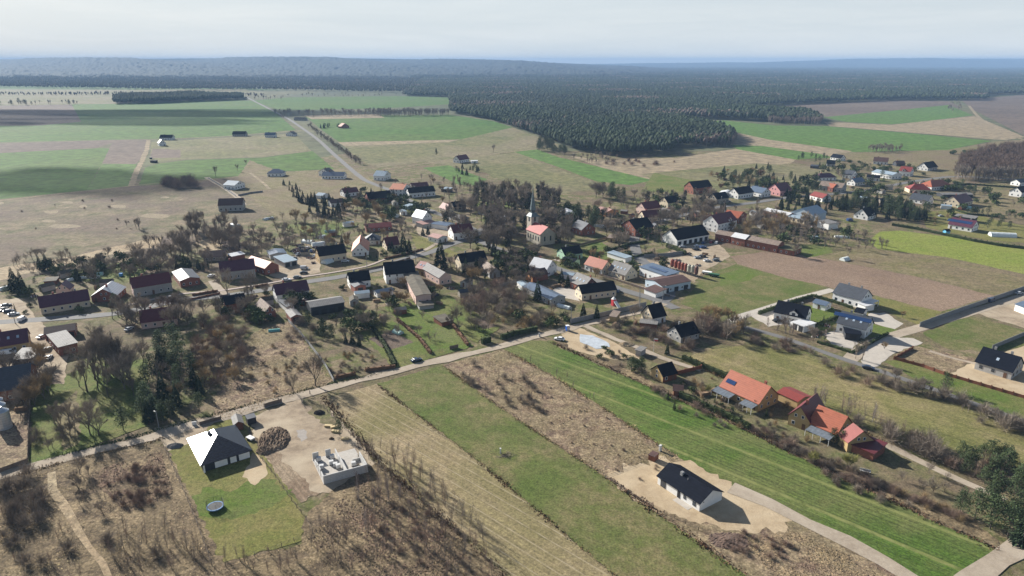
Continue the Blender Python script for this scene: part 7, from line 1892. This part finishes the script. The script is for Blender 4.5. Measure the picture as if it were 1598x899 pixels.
# trampoline
p = G(240 + 405 / 4.2, 630 + 690 / 4.2); r_ = 2.1
o = root('trampoline', (p.x, p.y, 0), 0, 'round trampoline with blue edge and safety net on the lawn', 'trampoline'); anchor((p.x, p.y, 1), 'the trampoline'); FOOT.append((p.x, p.y, 0, 2.5, 2.5))
mb = MB(); mb.lathe([(r_ * .86, .90), (r_ * .86, .92)], 28); mb.build('mat', mat('black_mat', (.02, .022, .025), .6), o)
mb = MB(); n = 28
vs = [];
for q, z in ((r_ * .84, .95), (r_, .95)):
    for i in range(n): t = 2 * math.pi * i / n; vs.append((q * math.cos(t), q * math.sin(t), z))
mb.add(vs, [(i, (i + 1) % n, n + (i + 1) % n, n + i) for i in range(n)])
vs2 = [(r_ * 1.0 * math.cos(2 * math.pi * i / n), r_ * math.sin(2 * math.pi * i / n), z) for z in (.72, .95) for i in range(n)]; mb.add(vs2, [(i, (i + 1) % n, n + (i + 1) % n, n + i) for i in range(n)])
mb.build('edge_pad', mat('blue_pad', (.10, .22, .42), .6), o)
for k in range(6):
    t = k * math.pi / 3; x, y = r_ * 1.02 * math.cos(t), r_ * 1.02 * math.sin(t)
    mb = MB(); mb.tube((x, y, 0), (x, y, 2.6), .04, .04, 5); mb.build('net_pole', m_darkframe, o)
    mb = MB(); mb.tube((x, y, .05), (r_ * 1.02 * math.cos(t + .4), r_ * 1.02 * math.sin(t + .4), .05), .035, .035, 4); mb.build('foot', m_darkframe, o)
net = MB()
for k in range(72):
    t = 2 * math.pi * k / 72; net.tube((r_ * math.cos(t), r_ * math.sin(t), .95), (r_ * math.cos(t), r_ * math.sin(t), 2.55), .008, .008, 3, cap=False)
for z in np.linspace(1.0, 2.55, 12):
    for k in range(24):
        t, u = 2 * math.pi * k / 24, 2 * math.pi * (k + 1) / 24; net.tube((r_ * math.cos(t), r_ * math.sin(t), z), (r_ * math.cos(u), r_ * math.sin(u), z), .008, .008, 3, cap=False)
net.build('safety_net', m_darkframe, o)
# white marker and branches in the olive strip
box_thing('marker_post', 'post', 781, 708, .35, .3, 1.7, 0, mw, 'white marker post standing in the olive strip', None, False)
mb = MB(); g = random.Random(4)
for k in range(60): a_ = g.uniform(0, 6.28); sliver(mb, (g.gauss(0, 1.4), g.gauss(0, .8), .1), (g.gauss(0, 1.6), g.gauss(0, 1), g.uniform(.1, 1)), .05, g)
p = G(788, 711); tag(mb.build('branch_pile', m_twig, None, loc=(p.x, p.y, 0)), 'pile of dry branches beside the white marker post', 'branches')

# ------------------------------------------------------------------ rough grass tufts (uncountable)
def tufts(name, polys, n, hmin, hmax, m, label, seed=2):
    g = np.random.default_rng(seed); V = []; F = []; c = 0
    P = []
    for poly in polys:
        w = [tuple(G(*p)[:2]) for p in poly]; x0, x1 = min(p[0] for p in w), max(p[0] for p in w); y0, y1 = min(p[1] for p in w), max(p[1] for p in w)
        k = 0; tries = 0
        while k < n and tries < n * 6:
            tries += 1; x = g.uniform(x0, x1); y = g.uniform(y0, y1)
            if not inside(w, x, y): continue
            if math.sin(x * .35 + 1.2 * math.sin(y * .21)) * math.sin(y * .31 + x * .07) + g.normal(0, .5) < 0: continue
            P.append((x, y)); k += 1
    P = np.array(P); N = len(P); H = g.uniform(hmin, hmax, N); W_ = H * g.uniform(.8, 1.6, N)
    a = g.uniform(0, 6.28, N)
    seg = 5; vv = np.zeros((N, seg + 1, 3))
    for i in range(seg):
        t = a + i * 2 * math.pi / seg; j = g.uniform(.6, 1.3, N)
        vv[:, i, 0] = P[:, 0] + np.cos(t) * W_ * j; vv[:, i, 1] = P[:, 1] + np.sin(t) * W_ * j; vv[:, i, 2] = -.03
    vv[:, seg, 0] = P[:, 0] + g.normal(0, .15, N); vv[:, seg, 1] = P[:, 1] + g.normal(0, .15, N); vv[:, seg, 2] = H
    base = np.array([(i, (i + 1) % seg, seg) for i in range(seg)])
    F = (base[None] + (np.arange(N) * (seg + 1))[:, None, None]).reshape(-1, 3)
    me = bpy.data.meshes.new(name); me.vertices.add(N * (seg + 1)); me.vertices.foreach_set('co', vv.reshape(-1)); nf = len(F)
    me.loops.add(nf * 3); me.loops.foreach_set('vertex_index', F.reshape(-1).astype(np.int32)); me.polygons.add(nf)
    me.polygons.foreach_set('loop_start', np.arange(nf, dtype=np.int32) * 3); me.polygons.foreach_set('loop_total', np.full(nf, 3, dtype=np.int32))
    me.materials.append(m); me.update(calc_edges=True); tag(obj(name, me), label, 'grass', kind='stuff')
m_tuft = ground('dry_grass_tufts', (.30, .22, .13), (.19, .13, .09), (.24, .19, .10), .05, .3, 1.4, bump=0)
m_tuft2 = ground('brown_weeds', (.15, .095, .07), (.21, .15, .10), (.17, .13, .08), .05, .3, 1.4, bump=0)
tufts('dry_grass', [[(0, 760), (100, 725), (250, 700), (290, 770), (345, 880), (470, 850), (520, 780), (600, 730), (780, 899), (840, 960), (-100, 960)]], 26000, .07, .27, m_tuft, 'pale dry grass tufts over the waste ground at the lower left', 2)
tufts('brown_weeds', [[(130, 740), (250, 705), (270, 770), (200, 800)], [(560, 740), (780, 899), (600, 930), (480, 840)]], 6000, .12, .4, m_tuft2, 'brown weeds and brambles over the waste ground', 3)
tufts('dry_grass', [[(692, 571), (786, 547), (960, 655), (1060, 718), (1020, 715), (945, 742), (800, 650)], [(1160, 840), (1240, 830), (1400, 899), (1540, 960), (1250, 960)]], 9000, .07, .26, m_tuft, 'dry grass tufts along the rough strip between the fields', 4)
tufts('dry_grass', [[(330, 660), (350, 560), (395, 520), (450, 502), (522, 594), (400, 640)]], 7000, .1, .35, m_tuft, 'dry grass tufts in the rough garden above the lane', 5)

# ------------------------------------------------------------------ small sheds, wood piles and junk of the back gardens
def shed_set(w, d, h, rise, wm, rm, nm):
    a = MB(); a.add([(-w / 2, -d / 2, -.1), (w / 2, -d / 2, -.1), (w / 2, d / 2, -.1), (-w / 2, d / 2, -.1), (-w / 2, -d / 2, h), (w / 2, -d / 2, h), (w / 2, d / 2, h), (-w / 2, d / 2, h), (0, -d / 2, h + rise), (0, d / 2, h + rise)],
                    [(0, 1, 5, 8, 4), (2, 3, 7, 9, 6), (1, 2, 6, 5), (3, 0, 4, 7)])
    b = MB(); o = .2
    b.slab([(-w / 2 - o, d / 2 + o, h), (-w / 2 - o, -d / 2 - o, h), (0, -d / 2 - o, h + rise + .08), (0, d / 2 + o, h + rise + .08)], .08)
    b.slab([(w / 2 + o, -d / 2 - o, h), (w / 2 + o, d / 2 + o, h), (0, d / 2 + o, h + rise + .08), (0, -d / 2 - o, h + rise + .08)], .08)
    c = MB(); c.box(-.5, .5, -d / 2 - .06, -d / 2 - .01, 0, h * .9)
    return [('wall', a.data('wall', WALL[wm])), ('roof', b.data('roof', ROOF[rm])), ('door', c.data('door', m_door))]
SHEDS = [(shed_set(3.5, 5, 2.3, .8, 'wood', 'grey', 's'), 'small brown shed with grey roof', 5), (shed_set(4, 6, 2.5, 1.2, 'grey', 'dirty', 's'), 'small grey shed with mossy roof', 6), (shed_set(3, 4, 2.2, .9, 'brick', 'brown', 's'), 'small brick shed with brown roof', 4),
         (shed_set(4.5, 7, 2.6, .7, 'white', 'metal', 's'), 'small white shed with metal roof', 7), (shed_set(3.2, 4.5, 2.3, 1.3, 'stone', 'slate', 's'), 'small stone shed with slate roof', 5)]
def junk_mesh(seed):
    g = random.Random(seed); n = 12; vs = []; fs = []
    for i in range(n + 1):
        for j in range(n + 1):
            x, y = -1 + 2 * i / n, -1 + 2 * j / n; q = max(abs(x), abs(y)); vs.append((x * 1.9, y * 1.3, -.1 if q > .95 else g.choice((.1, .3, .5, .8))))
    for i in range(n):
        for j in range(n): k = i * (n + 1) + j; fs.append((k, k + n + 1, k + n + 2, k + 1))
    return meshdata('junk_pile', vs, fs, [m_wood, m_facade, m_tyre, m_chim], [g.choice((0, 0, 1, 2, 2, 3)) for _ in fs])
JUNK = [junk_mesh(i) for i in range(4)]
wp = MB()
for r_i in range(4):
    for k in range(9): wp.tube((-1.6 + k * .4 + (r_i % 2) * .2, -.5, .2 + r_i * .33), (-1.6 + k * .4 + (r_i % 2) * .2, .5, .2 + r_i * .33), .17, .17, 6)
ME_WP = wp.data('wood_pile', mat('split_firewood', (.30, .20, .12), .9, .3, 3))
EXTRA = []
def scatter_small(n, cx, cy, rx, ry, kinds):
    got = 0
    for _ in range(n * 12):
        if got >= n: break
        a = rnd.uniform(0, 6.283); q = math.sqrt(rnd.random()); x, y = cx + rx * q * math.cos(a), cy + ry * q * math.sin(a); p = G(x, y)
        k = rnd.choice(kinds)
        if not free(p.x, p.y, 4.5 if k == 'shed' else 2.0): continue
        rz = R(rnd.choice((20, 110, -30, 60)) + rnd.uniform(-8, 8)); got += 1
        if k == 'shed':
            parts, desc, d = rnd.choice(SHEDS); o = bpy.data.objects.new('garden_shed', None); o.location = p; o.rotation_euler = (0, 0, rz); link(o)
            for pn, me in parts: obj(pn, me, o)
            o['category'] = 'shed'; FOOT.append((p.x, p.y, rz, 2.2, d / 2)); nm = 'garden_shed'
        elif k == 'junk': o = obj('junk_pile', rnd.choice(JUNK), None, p, rz); o['category'] = 'junk'; desc = 'low heap of boxes and scrap'; nm = 'junk_pile'
        else: o = obj('wood_pile', ME_WP, None, p, rz); o['category'] = 'firewood'; desc = 'stack of split firewood'; nm = 'wood_pile'
        EXTRA.append((o, (nm, desc), IMG((p.x, p.y, 0))))
for a in ((7, 130, 450, 110, 22, ['shed', 'wood', 'junk']), (12, 430, 395, 90, 22, ['shed', 'junk', 'junk']), (16, 477, 393, 26, 12, ['junk']), (9, 420, 470, 80, 22, ['shed', 'wood', 'junk']), (9, 590, 480, 70, 24, ['shed', 'wood', 'junk']),
          (8, 560, 350, 80, 20, ['shed', 'wood']), (8, 650, 330, 60, 20, ['shed', 'wood']), (7, 720, 460, 60, 20, ['shed', 'wood', 'junk']), (8, 850, 440, 60, 22, ['shed', 'wood']), (7, 980, 420, 60, 20, ['shed', 'junk', 'wood']), (10, 1070, 405, 50, 16, ['junk', 'wood']),
          (9, 1010, 350, 60, 22, ['shed', 'wood']), (9, 1130, 335, 70, 20, ['shed', 'wood']), (8, 1230, 360, 70, 18, ['shed', 'wood', 'junk']), (10, 1330, 300, 80, 28, ['shed', 'wood']), (9, 1450, 310, 90, 30, ['shed', 'wood']), (5, 1290, 510, 60, 20, ['wood', 'junk']), (4, 1120, 618, 30, 8, ['wood']), (6, 1000, 510, 60, 14, ['shed', 'wood']), (5, 20, 600, 30, 60, ['junk', 'wood'])):
    scatter_small(*a)
# ------------------------------------------------------------------ labels for plants: kind, side, landmark, rank
ORD = ['', 'second', 'third', 'fourth', 'fifth', 'sixth', 'seventh', 'eighth', 'ninth', 'tenth', 'eleventh', 'twelfth', 'thirteenth', 'fourteenth', 'fifteenth', 'sixteenth', 'seventeenth', 'eighteenth', 'nineteenth', 'twentieth']
for ph, px, py in (('the far pine strip', 280, 150), ('the marker post in the olive strip', 781, 700), ('the green crop corner', 850, 535), ('the lane bend', 960, 500), ('the pine forest tip', 1100, 225), ('the track fork in the far fields', 230, 225),
                   ('the reed bed', 100, 400), ('the far road end', 410, 165), ('the far avenue middle', 560, 170), ('the wood strip by the green field', 1240, 188), ('the brown wood', 1560, 260), ('the crop field end', 1530, 860), ('the gravel lane start', 60, 735),
                   ('the bottom picture edge centre', 560, 890), ('the bottom left corner', 60, 890), ('the vegetable plot', 610, 530), ('the stubble field', 1350, 640), ('the right end of the asphalt lane', 1560, 645), ('the lower garden bench', 1350, 740)):
    ANCH.append((px, py, ph))
groups_ = {}
for o, kind, (ix, iy), h in PLANTS:
    ax, ay, ph = min(ANCH, key=lambda a: (a[0] - ix) ** 2 + ((a[1] - iy) * 1.6) ** 2)
    dx, dy = ix - ax, iy - ay
    side = ('right of' if dx > 0 else 'left of') if abs(dx) > abs(dy) * 1.3 else ('below' if dy > 0 else 'above')
    groups_.setdefault((NAMES[kind][0], NAMES[kind][2], side, ph), []).append((math.hypot(dx, dy), o))
for o, (nm, desc), (ix, iy) in EXTRA:
    ax, ay, ph = min(ANCH, key=lambda a: (a[0] - ix) ** 2 + ((a[1] - iy) * 1.6) ** 2)
    dx, dy = ix - ax, iy - ay
    side = ('right of' if dx > 0 else 'left of') if abs(dx) > abs(dy) * 1.3 else ('below' if dy > 0 else 'above')
    groups_.setdefault((nm, desc, side, ph), []).append((math.hypot(dx, dy), o))
for (nm, desc, side, ph), L_ in groups_.items():
    L_.sort(key=lambda t: t[0])
    for i, (d, o) in enumerate(L_):
        if len(L_) == 1: o['label'] = f'{desc} {side} {ph}'
        else: o['label'] = f'{desc} {side} {ph}, ' + ('nearest to it' if i == 0 else (f'{ORD[i]} nearest' if i < len(ORD) else f'farther than the twentieth'))
        o['group'] = {'bare_tree': 'leafless trees of village and fields', 'young_tree': 'young leafless trees of the thickets'}.get(nm, nm.replace('_', ' ') + 's around the village')
for o in bpy.data.objects:
    if o.get('label') and len(o['label'].split()) > 16: o['label'] = ' '.join(o['label'].replace(' with ', ' ').replace(' the ', ' ').split()[:16])
print('PLANTS', CNT, 'OBJECTS', len(bpy.data.objects))

# ------------------------------------------------------------------ the air
hz = bpy.data.materials.new('haze_air'); hz.use_nodes = True
hn = hz.node_tree; [hn.nodes.remove(n_) for n_ in list(hn.nodes) if n_.type == 'BSDF_PRINCIPLED']
pv = hn.nodes.new('ShaderNodeVolumePrincipled'); pv.inputs['Color'].default_value = (0.29, 0.44, 0.68, 1); pv.inputs['Density'].default_value = 1.05e-4; pv.inputs['Anisotropy'].default_value = 0.0
hn.links.new(pv.outputs[0], hn.nodes['Material Output'].inputs['Volume'])
mb = MB(); mb.box(-16500, 16500, -600, 16600, -3, 160); o = mb.build('haze', hz); tag(o, 'thin pale blue haze over the whole landscape', 'haze', kind='stuff')

# ------------------------------------------------------------------ high clouds beyond the picture, up-sun: they shade the far left fields
def cloud(px, py, rx, ry, label, H=1100, seed=1):
    p = G(px, py); off = H / math.tan(SUN_EL); c = Vector((p.x + math.cos(SUN_AZ) * off, p.y + math.sin(SUN_AZ) * off, H)); g = random.Random(seed)
    bm = bmesh.new(); bmesh.ops.create_icosphere(bm, subdivisions=5, radius=1)
    from mathutils import noise
    for v in bm.verts:
        k = 1 + .45 * noise.noise(v.co * 1.7 + Vector((seed, 0, 0))) + .2 * noise.noise(v.co * 4 + Vector((seed, 3, 0)))
        v.co = Vector((v.co.x * rx * k, v.co.y * ry * k, v.co.z * 45 * k))
    me = bpy.data.meshes.new('cloud'); bm.to_mesh(me); bm.free(); me.materials.append(m_cloud)
    me.polygons.foreach_set('use_smooth', [True] * len(me.polygons)); tag(obj('cloud', me, None, c), label, None, kind='structure')
m_cloud, n_, l_, b_ = newmat('cloud_white'); b_.inputs['Base Color'].default_value = (.8, .8, .8, 1); b_.inputs['Roughness'].default_value = 1; b_.inputs['Alpha'].default_value = .4
cloud(60, 178, 520, 110, None, seed=1); cloud(300, 176, 420, 90, None, seed=2); cloud(190, 190, 260, 45, None, seed=6)
cloud(120, 282, 120, 40, None, seed=4); cloud(-300, 200, 300, 200, None, seed=5)
